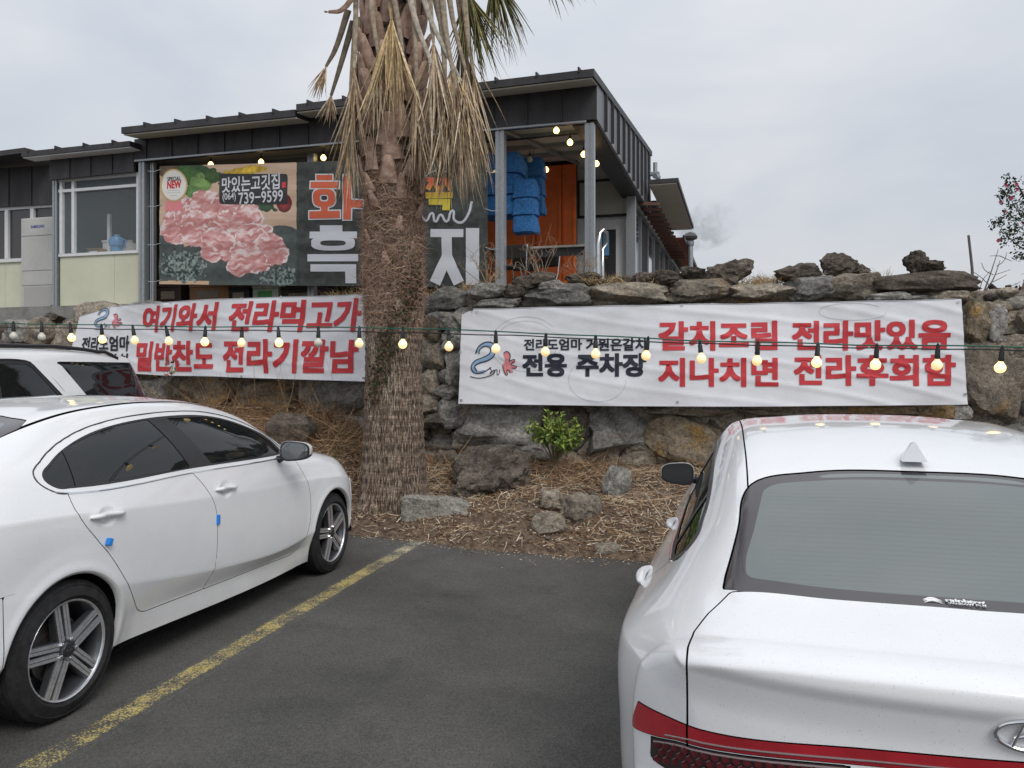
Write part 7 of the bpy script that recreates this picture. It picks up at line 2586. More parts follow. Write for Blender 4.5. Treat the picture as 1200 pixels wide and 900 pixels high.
def stroke(cl, name, pts, wpx, m, parent, lift=.007, closed=False, taper=None):
    """flat printed stroke through photo-pixel points"""
    P = smooth_poly([cl.px(*p) for p in pts], 5, closed=closed)
    if closed: P = np.concatenate([P, P[:1]])
    n = len(P)
    w = wpx / FPX * 9
    V = []; 
    for i in range(n):
        d = P[min(i + 1, n - 1)] - P[max(0, i - 1)]
        d = d / (np.linalg.norm(d) + 1e-9)
        q = np.array([-d[1], d[0]]) * w / 2 * (1 if not taper else max(.15, math.sin(math.pi * (i + .5) / n)))
        V += [P[i] + q, P[i] - q]
    V = np.array(V)
    F = np.array([(2 * i, 2 * i + 1, 2 * i + 3, 2 * i + 2) for i in range(n - 1)])
    return mesh_obj(name, cl.pts(V[:, 0], V[:, 1], lift), F, m, parent)

def blob(cl, name, pts, m, parent, lift=.006):
    P = smooth_poly([cl.px(*p) for p in pts], 4)
    me_v = cl.pts(P[:, 0], P[:, 1], lift)
    from mathutils.geometry import tessellate_polygon
    T = tessellate_polygon([[Vector((p[0], p[1], 0)) for p in P]])
    return mesh_obj(name, me_v, np.array(T), m, parent)

# ------------------------------------------------------------------ right banner
PR = Vector((-.60, 9.2, 0)) ; QR = Vector((4.76, 8.2, 0))
nr_ = Vector((QR.y - PR.y, -(QR.x - PR.x), 0)).normalized()
if nr_.y > 0: nr_ = -nr_
clR = Cloth(PR + nr_ * .20, QR + nr_ * .20, wavy(.045, 3))
banR = thing('banner', 'long white banner with red lettering and a fish crest, right of the palm', 'banner', (0, 0, 0))
A, Zz, F, U, Vv = cloth_grid(clR, [clR.px(541, 362), clR.px(1125.5, 350.5), clR.px(1134, 474), clR.px(537.5, 473)], 230, 48, sag_top=.006, sag_bot=-.025)
c0 = clR.px(541, 362)
cut = (A - c0[0]) / .14 + (c0[1] - Zz) / .05          # top left corner is folded over
fold = np.clip(1 - cut, 0, 1)
A2 = A + fold * .11; Z2 = Zz - fold * .045
mesh_obj('cloth', clR.pts(A2, Z2), F, m_cloth, banR, smooth=True)
hem = MB()
hem.tube([tuple(p) for p in clR.pts(A2[-231:], Z2[-231:], .0)[::6]], .005, 5)
hem.tube([tuple(p) for p in clR.pts(A2[:231], Z2[:231], .0)[::6]], .005, 5)
hem.build('hem_cord', m_greyp, banR)
for (px, py) in ((559, 365), (799, 358), (1122, 354), (1131, 408), (1131, 462), (794, 471), (541, 469), (540, 412)):
    a, z_ = clR.px(px, py)
    c = clR.pts([a], [z_], .006)[0]
    MB().lathe([(.008, 0), (.015, .001), (.015, .004), (.008, .004)], 10, Matrix.Translation(c) @ clR.n.to_track_quat('Z', 'Y').to_matrix().to_4x4()).build('eyelet', CM['chrome'], banR)
RB = .042
put_text(clR, 'lettering', '갈치조림', (771.5, 377, 911, 410.5), m_redp, banR, RB)
put_text(clR, 'lettering', '전라맛있음', (928, 376, 1113, 410), m_redp, banR, RB)
put_text(clR, 'lettering', '지나치면', (771.5, 419.5, 912, 453.5), m_redp, banR, RB)
put_text(clR, 'lettering', '전라후회함', (930, 416, 1120, 452.5), m_redp, banR, RB)
put_text(clR, 'lettering', '전라도엄마', (614, 397, 682, 410.5), m_navy, banR, .035)
put_text(clR, 'lettering', '거원은갈치', (686.5, 396.5, 757, 411), m_navy, banR, .035)
put_text(clR, 'lettering', '전용', (612, 414, 664, 441.5), m_navy, banR, .045)
put_text(clR, 'lettering', '주차장', (675, 414, 757.5, 441.5), m_navy, banR, .045)
def crest_fig(cl, f, parent, s=1.0):
    """a ribbon fish curling beside an open red hand"""
    z = lambda x, y: f(x, y)
    blob(cl, 'crest_fill', [z(105, 285), z(118, 258), z(145, 238), z(180, 240), z(194, 262), z(188, 296), z(160, 318), z(122, 330), z(104, 345), z(112, 366), z(150, 366), z(96, 372), z(86, 348), z(98, 322), z(140, 304), z(172, 285), z(168, 258), z(140, 254), z(122, 272)], m_blup, parent, .005)
    blob(cl, 'crest_fill', [z(232, 285), z(246, 278), z(262, 290), z(258, 325), z(284, 318), z(284, 330), z(262, 338), z(292, 348), z(286, 358), z(264, 352), z(276, 372), z(262, 372), z(248, 360), z(246, 384), z(236, 372), z(228, 340), z(240, 318)], m_pinkp, parent, .005)
    for pts, w in (([z(105, 288), z(118, 256), z(150, 236), z(182, 240), z(196, 262), z(188, 298), z(158, 320), z(120, 332), z(102, 346), z(112, 368)], 1.3),
                   ([z(120, 290), z(124, 270), z(148, 254), z(170, 262), z(170, 284), z(140, 304), z(100, 322), z(86, 348), z(98, 374), z(140, 372), z(176, 350)], 1.1),
                   ([z(80, 392), z(120, 399), z(160, 392), z(188, 380)], .9), ([z(168, 352), z(178, 366), z(172, 378), z(190, 362), z(186, 380), z(200, 360), z(206, 384), z(216, 360)], .9),
                   ([z(232, 286), z(248, 278), z(262, 292), z(258, 324)], 1.1), ([z(228, 340), z(236, 372), z(248, 386), z(250, 362), z(264, 374)], .9), ([z(258, 324), z(284, 316), z(266, 338), z(292, 348), z(268, 354)], .9)):
        stroke(cl, 'crest_line', pts, w * s, m_navy, parent, .008)
crest_fig(clR, lambda x, y: (530 + x * .2583, 340 + y * .2583), banR)
m_faint = mat('faint_line_print', (.52, .525, .56), rough=.6)
for (cx, cy, rx, ry) in ((616, 403, 42, 32), (616, 403, 37, 27), (700, 445, 34, 26), (1000, 365, 40, 10)):
    stroke(clR, 'faint_drawing', [(cx + rx * math.cos(t), min(470, cy + ry * math.sin(t))) for t in np.linspace(0, 5.6, 14)], .45, m_faint, banR, .004)
# ------------------------------------------------------------------ left banner
PL = Vector((-5.95, 12.0, 0)); QL = Vector((-1.89, 9.95, 0))
nl_ = Vector((QL.y - PL.y, -(QL.x - PL.x), 0)).normalized()
if nl_.y > 0: nl_ = -nl_
clL = Cloth(PL + nl_ * .22, QL + nl_ * .22, wavy(.06, 8, .9))
banL = thing('banner', 'white banner with slanting red lettering hanging left of the palm', 'banner', (0, 0, 0))
TLp, TRp, BRp, BLp = clL.px(94, 369), clL.px(427, 344), clL.px(427, 447), clL.px(80, 433)
A, Zz, F, U, Vv = cloth_grid(clL, [TLp, TRp, BRp, BLp], 200, 44, sag_top=0, sag_bot=-.02)
cx_, cz_ = TLp
k0 = clL.px(135, 360)
f0 = np.clip(1 - (A - TLp[0]) / (k0[0] - TLp[0]), 0, 1) * np.clip((Vv - .4) / .6, 0, 1)
lineTop = np.interp(A, [clL.px(94, 360)[0], clL.px(125, 358)[0], clL.px(165, 354)[0], clL.px(250, 351)[0], clL.px(427, 344)[0]], [clL.px(94, 371)[1], clL.px(125, 360)[1], clL.px(165, 356)[1], clL.px(250, 351)[1], clL.px(427, 345)[1]])
Z2 = BLp[1] + (Zz - Zz * 0 - BLp[1])
botl = np.interp(A, [BLp[0], clL.px(190, 440)[0], clL.px(250, 439)[0], clL.px(300, 443)[0], BRp[0]], [BLp[1], clL.px(190, 440)[1], clL.px(250, 441)[1], clL.px(300, 443)[1], BRp[1]])
Z2 = botl + (lineTop - botl) * Vv
mesh_obj('cloth', clL.pts(A, Z2), F, m_cloth, banL, smooth=True)
hem = MB()
P_ = clL.pts(A, Z2)
hem.tube([tuple(p) for p in P_[-201:][::5]], .005, 5); hem.tube([tuple(p) for p in P_[:201][::5]], .005, 5)
hem.build('hem_cord', m_greyp, banL)
for (px, py) in ((128, 361), (200, 355), (283, 350), (424, 348), (424, 443), (286, 441), (200, 437), (330, 348)):
    a, z_ = clL.px(px, py)
    c = clL.pts([a], [z_], .006)[0]
    MB().lathe([(.008, 0), (.015, .001), (.015, .004), (.008, .004)], 10, Matrix.Translation(c) @ clL.n.to_track_quat('Z', 'Y').to_matrix().to_4x4()).build('eyelet', CM['chrome'], banL)
sl_ = lambda a, b, c, d: (d - b) / (c - a)
def slant(box, rise, sh, s, bold, m):
    """rise: how many photo pixels the line climbs from left to right"""
    x0, y0, x1, y1 = box
    a0 = clL.px(x0, y0)[0]; a1 = clL.px(x1, y0)[0]
    dz = clL.px(x1, y0 - rise)[1] - clL.px(x0, y0)[1] - 0.0
    V, T = fit_text(s, a0, clL.px(x0, y1)[1], a1, clL.px(x0, y0)[1], bold=bold, shear=sh)
    V, T = refine(V, T, .05)
    t = (V[:, 0] - a0) / (a1 - a0)
    zb, zt = clL.px(x0, y1)[1], clL.px(x0, y0)[1]
    zb1, zt1 = clL.px(x1, y1 - rise[0])[1], clL.px(x1, y0 - rise[1])[1]
    s_ = (V[:, 1] - zb) / (zt - zb)
    lo = zb + (zb1 - zb) * t; hi = zt + (zt1 - zt) * t
    W = clL.pts(V[:, 0], lo + (hi - lo) * s_, .008 + V[:, 2])
    mesh_obj('lettering', W, T, m, banL)
def slant(box, rise, sh, s, bold, m):
    x0, y0, x1, y1 = box
    a0 = clL.px(x0, y0)[0]; a1 = clL.px(x1, y0)[0]
    zb, zt = clL.px(x0, y1)[1], clL.px(x0, y0)[1]
    zb1, zt1 = clL.px(x1, y1 - rise[0])[1], clL.px(x1, y0 - rise[1])[1]
    V, T = fit_text(s, a0, zb, a1, zt, bold=bold, shear=sh)
    V, T = refine(V, T, .05)
    t = (V[:, 0] - a0) / (a1 - a0); s_ = (V[:, 1] - zb) / (zt - zb)
    lo = zb + (zb1 - zb) * t; hi = zt + (zt1 - zt) * t
    mesh_obj('lettering', clL.pts(V[:, 0], lo + (hi - lo) * s_, .008 + V[:, 2]), T, m, banL)
slant((165, 359, 256, 389.5), (2, 5), .22, '여기와서', .042, m_redp)
slant((270, 353.5, 423, 389), (0, 4.5), .18, '전라먹고가', .042, m_redp)
slant((158, 400, 250, 435), (-1, 1), .08, '밑반찬도', .042, m_redp)
slant((262, 397, 418, 437), (-1, -1), .05, '전라기깔남', .042, m_redp)
slant((98, 395, 150, 411.5), (0, 2), .12, '전라도엄마', .035, m_navy)
slant((92, 416, 148, 431), (0, 2), .12, '가원은갈치', .035, m_navy)
crest_fig(clL, lambda x, y: (110 + (x - 80) * .155, 361 + (y - 235) * .155), banL, .8)
for bn in (banR, banL):
    pass

# ------------------------------------------------------------------ dark banner on the restaurant front
yb_ = -.05
def wB(A, Zz):
    return .012 * np.sin(A * 1.3) + .010 * (fbm(A * 1.1 + 3, Zz * 4.5, 61, 3) - .5) * 2 + .006 * np.sin(Zz * 15 + A * .7) * (1 - np.exp(-((Zz - 2.9) / .8) ** 2) * .0)
clB = Cloth(BC + BS * yb_ + BR_ * -9, BC + BS * yb_, wB)
banB = thing('banner', 'dark green-black restaurant banner with a picture of sliced raw pork and huge white letters', 'banner', (0, 0, 0))
TLb, TRb, BRb, BLb = clB.px(188, 195), clB.px(571.5, 183), clB.px(571.5, 337), clB.px(187, 333)
NXB, NZB = 640, 240
A, Zz, F, U, Vv = cloth_grid(clB, [TLb, TRb, BRb, BLb], NXB, NZB)
# print colours, worked out in photo-pixel space of the picture itself
W3 = clB.pts(A, Zz)
PXx = 600 + FPX * W3[:, 0] / W3[:, 1]; PYy = HY - FPX * (W3[:, 2] - EYE) / W3[:, 1]
def lerp(c1, c2, t): return np.asarray(c1) * (1 - t)[:, None] + np.asarray(c2) * t[:, None]
n1 = fbm(PXx / 6, PYy / 6, 1, 4); n2 = fbm(PXx / 2.2, PYy / 2.2, 2, 3); n3 = fbm(PXx / 20, PYy / 20, 3, 3)
dark = lerp((.034, .040, .036), (.060, .068, .062), np.clip((n1 - .35) * 2.4, 0, 1))
col = dark * (0.85 + .4 * n2)[:, None]
# wooden board
wood = lerp((.50, .34, .24), (.62, .46, .34), np.clip(fbm(PXx / 30, PYy / 2.5, 9, 3), 0, 1))
photo = PXx < 347.5
wz = photo.copy()
col[wz] = wood[wz]
def ell(cx, cy, rx, ry, ang=0.0):
    a = math.radians(ang); dx = PXx - cx; dy = PYy - cy
    u = (dx * math.cos(a) + dy * math.sin(a)) / rx; v = (-dx * math.sin(a) + dy * math.cos(a)) / ry
    return np.sqrt(u * u + v * v)
# slate plate at the bottom
pl_ = (PYy > 283 + 9 * np.sin(PXx / 25) - np.clip(200 - PXx, 0, 20)) | (ell(330, 290, 30, 26) < 1) | (ell(196, 300, 22, 26) < 1)
pc = lerp((.045, .055, .055), (.10, .115, .112), n1)
m_ = photo & pl_
col[m_] = pc[m_]
wd = photo & (PYy > 329) & (PXx < 245); col[wd] = np.array((.55, .38, .25))
# leaves and peppers
for (cx, cy, rx, ry, an, c) in ((226, 205, 34, 13, 6, (.03, .07, .025)), (196, 200, 14, 9, 0, (.10, .07, .04)), (222, 204, 16, 9, 20, (.05, .12, .03)), (236, 214, 13, 11, -20, (.16, .26, .08)), (210, 212, 9, 8, 0, (.09, .17, .04)), (248, 206, 10, 8, 30, (.05, .10, .03)), (302, 236, 24, 7, 28, (.035, .075, .04)), (288, 200, 26, 5, -8, (.55, .36, .04)), (228, 226, 14, 7, 25, (.10, .20, .06))):
    e = ell(cx, cy, rx, ry, an) + (n1 - .5) * .6
    q = photo & (e < 1); col[q] = (np.array(c) * (.6 + n2[q][:, None] * 1.0) * (1.25 - .5 * e[q][:, None]))
e = ell(333, 238, 9, 11) ; q = photo & (e < 1); col[q] = np.array((.30, .04, .04)) * (1.3 - e[q])[:, None]
# herbs
for (cx, cy, rx, ry) in ((213, 312, 26, 19), (330, 324, 24, 11)):
    e = ell(cx, cy, rx, ry) + (n1 - .5) * .9
    q = photo & (e < 1) & (PXx < 346)
    hc_ = lerp((.03, .05, .045), (.28, .34, .31), np.clip((n2 - .38) * 3.2, 0, 1))
    col[q] = hc_[q]
# the pork: overlapping folded slices, marbled
slices = [(206, 266, 17, 20, 10), (222, 252, 20, 20, -20), (243, 243, 26, 20, 10), (233, 268, 24, 22, 25), (262, 252, 22, 26, 20), (272, 268, 26, 20, 50), (288, 264, 20, 28, 20), (258, 286, 24, 16, 35), (300, 282, 26, 22, 20), (316, 292, 22, 18, 25), (291, 302, 26, 16, 25), (280, 312, 15, 11, 15), (247, 298, 13, 9, 30)]
for k, (cx, cy, rx, ry, an) in enumerate(slices):
    wob = (fbm(PXx / 7 + k * 3, PYy / 7, 20 + k, 3) - .5) * .45
    e = ell(cx, cy, rx, ry, an) + wob
    q = photo & (e < 1)
    a = math.radians(an + 60)
    uu = (PXx * math.cos(a) + PYy * math.sin(a)); vv_ = (-PXx * math.sin(a) + PYy * math.cos(a))
    mar = fbm(uu / 3.2 + 2.2 * fbm(PXx / 6, PYy / 6, 40 + k, 2), vv_ / 11, 50 + k, 3)
    base_ = lerp((.50, .20, .19), (.74, .45, .44), np.clip((mar - .32) * 2.6, 0, 1))
    fat = np.clip((mar - .58) * 7, 0, 1)
    base_ = lerp(base_[0] * 0 + (0, 0, 0), (0, 0, 0), fat) + base_ * (1 - fat)[:, None] + np.outer(fat, (.78, .64, .63))
    rim = np.clip((e - .80) / .2, 0, 1)
    base_ = base_ * (1 - .0 * rim)[:, None] + np.outer(rim, (.06, .04, .04)) * 0
    fatrim = (e > .90) & (fbm(PXx / 5, PYy / 5, 70 + k, 2) > .52)
    base_[fatrim] = (.80, .68, .66)
    edge_dark = (e > .975)
    base_[edge_dark] *= .72
    col[q] = base_[q]
col = np.clip(col, 0, 1)
m_print = vcol_mat('banner_print', rough=.5, spec=.4, bump=0)
ob = mesh_obj('cloth', clB.pts(A, Zz), F, m_print, banB, smooth=True, colors=col)
m_wp = mat('white_print', (.62, .64, .68), rough=.55)
m_wp2 = mat('pale_grey_print', (.50, .53, .58), rough=.55)
m_plate = mat('dark_plate_print', (.035, .035, .038), rough=.5)
m_or = mat('vermilion_print', (.62, .12, .055), rough=.55)
# number plate of the restaurant: name and telephone
def rrect(cl, name, x0, y0, x1, y1, r, m, lift):
    P = []
    for (cx, cy, a0) in ((x1 - r, y0 + r, -90), (x1 - r, y1 - r, 0), (x0 + r, y1 - r, 90), (x0 + r, y0 + r, 180)):
        for k in range(6):
            a = math.radians(a0 + 18 * k); P.append((cx + r * math.cos(a), cy + r * math.sin(a)))
    Q = np.array([cl.px(*p) for p in P])
    c = Q.mean(0)
    V = np.concatenate([Q, [c]]); T = np.array([(i, (i + 1) % len(Q), len(Q)) for i in range(len(Q))])
    V, T = refine(V, T, .08)
    return mesh_obj(name, cl.pts(V[:, 0], V[:, 1], lift), T, m, banB)
rrect(clB, 'plate_print', 257, 203.5, 336.5, 239, 3, m_plate, .004)
put_text(clB, 'lettering', '맛있는고깃집', (260, 208, 327.5, 221.5), m_wp, banB, .024, lift=.007)
put_text(clB, 'lettering', '(064)', (261, 226.5, 276.5, 236), m_wp, banB, .02, lift=.007)
put_text(clB, 'lettering', '739−9599', (279.5, 226, 331.5, 236), m_wp, banB, .02, lift=.007)
rrect(clB, 'seal_print', 330, 213, 334.5, 220, .8, m_redp, .0065)
# award badge
def disc(name, cx, cy, rx, ry, m, lift, n=36, inner=0):
    P = [(cx + rx * math.cos(2 * math.pi * k / n), cy + ry * math.sin(2 * math.pi * k / n)) for k in range(n)]
    Q = np.array([clB.px(*p) for p in P]); V = np.concatenate([Q, [Q.mean(0)]])
    T = np.array([(i, (i + 1) % n, n) for i in range(n)])
    V, T = refine(V, T, .08)
    return mesh_obj(name, clB.pts(V[:, 0], V[:, 1], lift), T, m, banB)
for pts in ([(199, 233), (203, 234), (201, 249), (198, 246), (195, 249)], [(206, 234), (210, 233), (213, 248), (210, 246), (207, 250)]):
    blob(clB, 'ribbon_print', pts, m_pinkp, banB, .005)
disc('badge_rim', 204.5, 217.5, 15.6, 19.2, mat('gold_print', (.55, .40, .16), rough=.5), .006)
disc('badge_face', 204.5, 217.5, 14, 17.4, mat('ivory_print', (.72, .70, .66), rough=.5), .0075)
put_text(clB, 'lettering', 'SPECIAL', (197, 208, 212.5, 211.5), m_navy, banB, .03, lift=.009)
put_text(clB, 'lettering', 'NEW', (196.5, 212.5, 213, 220.5), m_redp, banB, .05, lift=.009)
for yy, w in ((223.5, 7), (226, 8), (229.5, 4)):
    stroke(clB, 'badge_line', [(204.5 - w, yy), (204.5, yy), (204.5 + w, yy)], .7, m_greyp, banB, .009)
# big letters
def glyph(name, strokes, wpx, m, lift, rings=(), grow=0.0):
    """block capitals built of straight strokes and rings, in photo pixels of the print"""
    Vs = []; Ts = []; k = 0
    for j, (pts, *ww) in enumerate(strokes):
        w = (ww[0] if ww else wpx) / 2 + grow
        for (x0, y0), (x1, y1) in zip(pts[:-1], pts[1:]):
            L_ = math.hypot(x1 - x0, y1 - y0); dx, dy = (x1 - x0) / L_, (y1 - y0) / L_
            e = grow + (w - grow) * (.92 if len(pts) > 2 else 0)
            P = [(x0 - dx * e - dy * w, y0 - dy * e + dx * w), (x1 + dx * e - dy * w, y1 + dy * e + dx * w), (x1 + dx * e + dy * w, y1 + dy * e - dx * w), (x0 - dx * e + dy * w, y0 - dy * e - dx * w)]
            Q = np.array([[*clB.px(*p), k * .0002] for p in P]); b_ = sum(len(v) for v in Vs)
            Vs.append(Q); Ts.append(np.array([(0, 1, 2), (0, 2, 3)]) + b_); k += 1
    for (cx, cy, rx, ry, tx, ty) in rings:
        n = 32; b_ = sum(len(v) for v in Vs)
        Q = []
        for i in range(n):
            a = 2 * math.pi * i / n; c, s_ = math.cos(a), math.sin(a); e = 2 / 3.0
            ux, uy = math.copysign(abs(c) ** e, c), math.copysign(abs(s_) ** e, s_)
            Q += [[*clB.px(cx + (rx + grow) * ux, cy + (ry + grow) * uy), k * .0002], [*clB.px(cx + max(.5, rx - tx - grow) * ux, cy + max(.4, ry - ty - grow) * uy), k * .0002]]
        Vs.append(np.array(Q)); k += 1
        Ts.append(np.array([t for i in range(n) for t in ((2 * i, 2 * ((i + 1) % n), 2 * i + 1), (2 * i + 1, 2 * ((i + 1) % n), 2 * ((i + 1) % n) + 1))]) + b_)
    V, T = refine(np.concatenate(Vs), np.concatenate(Ts), .08)
    return mesh_obj(name, clB.pts(V[:, 0], V[:, 1], lift + V[:, 2]), T, m, banB)
g4 = lambda *p: [(180 + x / 3, 190 + y / 3) for x, y in p]
hwa = [(g4((572, 54), (628, 54)), 6), (g4((552, 80), (652, 80)), 7.5), (g4((601, 150), (601, 182)), 8), (g4((548, 186), (656, 184)), 8.5), (g4((682, 46), (682, 202)), 9), (g4((682, 145), (736, 148)), 9)]
hring = [(180 + 600 / 3, 190 + 126 / 3, 13, 10.5, 8, 6.5)]
glyph('lettering_outline', hwa, 8, m_wp, .005, hring, 1.5)
glyph('lettering', hwa, 8, m_or, .009, hring)
glyph('lettering', [(g4((584, 234), (664, 234)), 8), (g4((548, 256), (716, 256)), 8), (g4((540, 336), (720, 336)), 8.5), (g4((552, 372), (712, 372)), 8.5), (g4((694, 360), (694, 426)), 13)], 8, m_wp, .008, [(180 + 632 / 3, 190 + 285 / 3, 26, 8.6, 11, 5.4)])
glyph('lettering', [(g4((975, 250), (1090, 250)), 9.5), (g4((1032, 250), (1032, 345)), 12), (g4((1034, 330), (990, 426)), 13), (g4((1030, 330), (1074, 426)), 13), (g4((1122, 232), (1122, 432)), 15.5)], 9, m_wp, .008)
glyph('lettering', [(g4((770, 250), (880, 250)), 9), (g4((776, 250), (776, 330)), 12), (g4((770, 335), (880, 335)), 9), (g4((905, 232), (905, 432)), 12), (g4((825, 335), (825, 380)), 10), (g4((760, 395), (900, 395)), 9)], 9, m_wp, .008)
jj = [(g4((962, 62), (1002, 62)), 5), (g4((1008, 62), (1048, 62)), 5), (g4((984, 62), (966, 98)), 6), (g4((984, 66), (1002, 96)), 5), (g4((1028, 66), (1010, 96)), 5), (g4((1028, 62), (1046, 98)), 6), (g4((1005, 94), (1005, 120)), 7), (g4((958, 118), (1052, 116)), 7), (g4((968, 140), (1042, 140)), 7), (g4((1030, 132), (1030, 170)), 9)]
glyph('lettering_outline', jj, 6, m_plate, .005, (), 1.6)
op = glyph('lettering', jj, 6, vcol_mat('flame_print', rough=.55), .009)
zc_ = np.array([v.co.z for v in op.data.vertices]); t = (zc_ - zc_.min()) / (zc_.max() - zc_.min())
ca = op.data.color_attributes.new('tint', 'FLOAT_COLOR', 'POINT')
cc_ = np.ones((len(t), 4), np.float32); cc_[:, :3] = lerp((.62, .50, .05), (.62, .12, .05), np.clip((t - .35) * 2, 0, 1))
ca.data.foreach_set('color', cc_.ravel())
for w_, mt_, lf_ in ((4.2, m_wp2, .007), (2.2, m_wp, .0095)):
    stroke(clB, 'flame_line', [(494, 252), (500, 259), (507, 250), (511, 260), (517, 252), (524, 260), (531, 247), (533, 258), (541, 261), (549, 252), (553, 236)], w_, mt_, banB, lf_)
stroke(clB, 'flame_line', [(500, 206), (506, 202), (516, 200), (526, 203), (531, 208)], 1.5, m_wp2, banB, .0085)
stroke(clB, 'faint_drawing', [(455, 215), (470, 205), (490, 204)], 1.0, m_wp2, banB, .008)
for (px, py) in ((190, 199), (190, 240), (190, 285), (190, 328), (569, 200), (569, 245), (569, 290), (569, 330)):
    a, z_ = clB.px(px, py); p = clB.pts([a], [z_], .01)[0]
    qx = (175 if px < 300 else 585)
    qa, qz = clB.px(qx, py + 2); q_ = clB.pts([qa], [qz], .02)[0]
    MB().tube([tuple(p), tuple((p + q_) / 2 + np.array([0, 0, -.02])), tuple(q_)], .005, 5).build('tie_cord', m_wp2, banB)
# carpenter's note: the banners keep their parts in world space, so their empties stay at the origin

# ================================================================== STRING OF BULBS across the lot
def string_depth(px):
    d0, d1 = 6.3, 4.2                                  # straight line in space: 1/depth is linear in the row
    k = px / 1200.0
    return 1 / ((1 - k) / d0 + k / d1)
bulbs = [(16, 394), (49, 395), (84, 396), (120, 398), (158, 399), (198, 400), (240, 401), (283, 402), (327, 402), (373, 402), (421, 402.5), (472, 403.5), (526, 406.5), (581, 409), (639, 412.5), (698, 415), (757, 417), (822, 420.5), (887, 423), (957, 425), (1026, 427.5), (1098, 428), (1172, 431)]
lights = thing('string_light', 'festoon of small warm bulbs on black and green cables strung across the car park', 'string lights', tuple(at(600, 400, string_depth(600))))
lo_ = Vector(lights.location)
m_wire = mat('black_cable', (.015, .016, .016), rough=.5)
m_gwire = mat('green_cable', (.012, .10, .065), rough=.5)
m_fest = mat('festoon_bulb', (.85, .80, .62), rough=.25, emit=(1.0, .66, .22), estr=.55)
m_festlow = mat('festoon_bulb_core', (.9, .85, .6), rough=.25, emit=(1.0, .66, .22), estr=1.3)
cable_y = lambda px: np.interp(px, [-80, 0, 200, 421, 600, 800, 1000, 1200, 1300], [382, 383.5, 386.5, 388.5, 393, 402, 407.5, 410.5, 411])
green_y = lambda px: np.interp(px, [-80, 0, 200, 430, 600, 800, 1000, 1200, 1300], [377, 378.5, 382.5, 383.5, 389, 398.5, 404, 406.5, 407])
for fy, m, nm, r in ((cable_y, m_wire, 'cable', .0042), (green_y, m_gwire, 'green_cable', .0046)):
    pts = [tuple(at(px, float(fy(px)) + (.5 * math.sin(px / 31) if nm != 'cable' else .4 * math.sin(px / 17)), string_depth(px)) - lo_) for px in range(-80, 1301, 20)]
    MB().tube(pts, r, 6).build(nm, m, lights, smooth=True)
R_b = .029
unlit = (0, 1, 9)
protoL = None
for i, (px, py) in enumerate(bulbs):
    d = string_depth(px)
    p = at(px, py, d) - lo_
    ytop = at(px, float(cable_y(px)), d).z - lo_.z
    sock = bpy.data.objects.new('lamp_holder', protoL['s'] if protoL else None) if protoL else None
    tz = R_b * 1.25
    if protoL is None:
        s_ = MB().lathe([(0, tz - .004), (.0135, tz), (.0155, tz + .012), (.0135, tz + .020), (.0135, tz + .045), (.010, tz + .052), (.010, tz + .066), (.004, tz + .085), (0, tz + .087)], 14)
        s_.box(-.006, -.008, tz + .060, .006, .008, tz + .078)
        sock = s_.build('lamp_holder', m_wire, lights, autosmooth=True)
        prof = [(0, -R_b)] + [(R_b * math.sin(a), -R_b * math.cos(a)) for a in np.linspace(.25, 2.35, 10)] + [(R_b * .42, R_b * 1.05), (R_b * .42, R_b * 1.28)]
        gl_ = MB().lathe(prof, 20).build('bulb', m_fest, sock, smooth=True)
        off_ = gl_.data.copy(); off_.materials.clear(); off_.materials.append(m_bulboff)
        on_ = gl_.data.copy(); on_.materials.clear(); on_.materials.append(m_festlow)
        protoL = dict(s=sock.data, b=gl_.data, off=off_, on=on_)
        gl_.data = off_
        sock.location = p
    else:
        sock = bpy.data.objects.new('lamp_holder', protoL['s']); link(sock, lights); sock.location = p
        b_ = bpy.data.objects.new('bulb', protoL['off'] if i in unlit else (protoL['on'] if i in (2, 3, 6, 8, 11, 19, 20, 22) else protoL['b'])); link(b_, sock)
    sock.rotation_euler = (random.uniform(-.16, .16), random.uniform(-.14, .14), random.uniform(0, 3))

# ================================================================== SMALL PLANTS
m_leaf = vcol_mat('leaf', rough=.5, spec=.4)
def twig_tree(name, base, branches, wood, parent):
    mb = MB()
    for pts, r0, r1 in branches:
        P = smooth_poly([np.array(p) for p in pts], 4, closed=False)
        rs_ = list(np.linspace(r0, r1, len(P)))
        mb.tube([tuple(p) for p in P], rs_, 6)
    return mb.build(name, wood, parent, autosmooth=True)
# bright green shrub rooted at the foot of the wall
b = at(650, 540, 8.62)
sh = thing('green_shrub', 'small bright green shrub growing against the wall under the right banner', 'shrub', tuple(b))
rg_ = np.random.default_rng(31)
stems = []; LP = []; 
for k in range(34):
    a = rg_.uniform(-1, 1); h = rg_.uniform(.22, .52); 
    end = np.array([a * .31 + rg_.normal(0, .03), rg_.uniform(-.22, .12), h * (1 - .35 * abs(a)) + .04])
    if a < 0: end[2] += .06
    mid_ = end * [.45, .4, .55]
    stems.append(([(0, 0, -.05), tuple(mid_), tuple(end)], .006, .002))
    for t in np.linspace(.32, 1.03, 18):
        p = (mid_ * (1 - (t - .3) / .7) + end * ((t - .3) / .7)) if t > .3 else mid_
        for q in range(2):
            LP.append(p + rg_.normal(0, .016, 3))
twig_tree('stem', b, stems, mat('shrub_twig', (.11, .085, .05), rough=.9), sh)
LP = np.array(LP); n = len(LP)
V, F, C = leaf_flakes('', LP, rg_.uniform(.035, .065, n), pick([(.13, .21, .03), (.22, .31, .045), (.26, .34, .06), (.08, .14, .025), (.32, .37, .09)], n, rg_), flat=1.0, aspect=.42, rng=rg_)
o = mesh_obj('leaves', V, F, m_leaf, sh, colors=C); tag(o, kind='stuff')
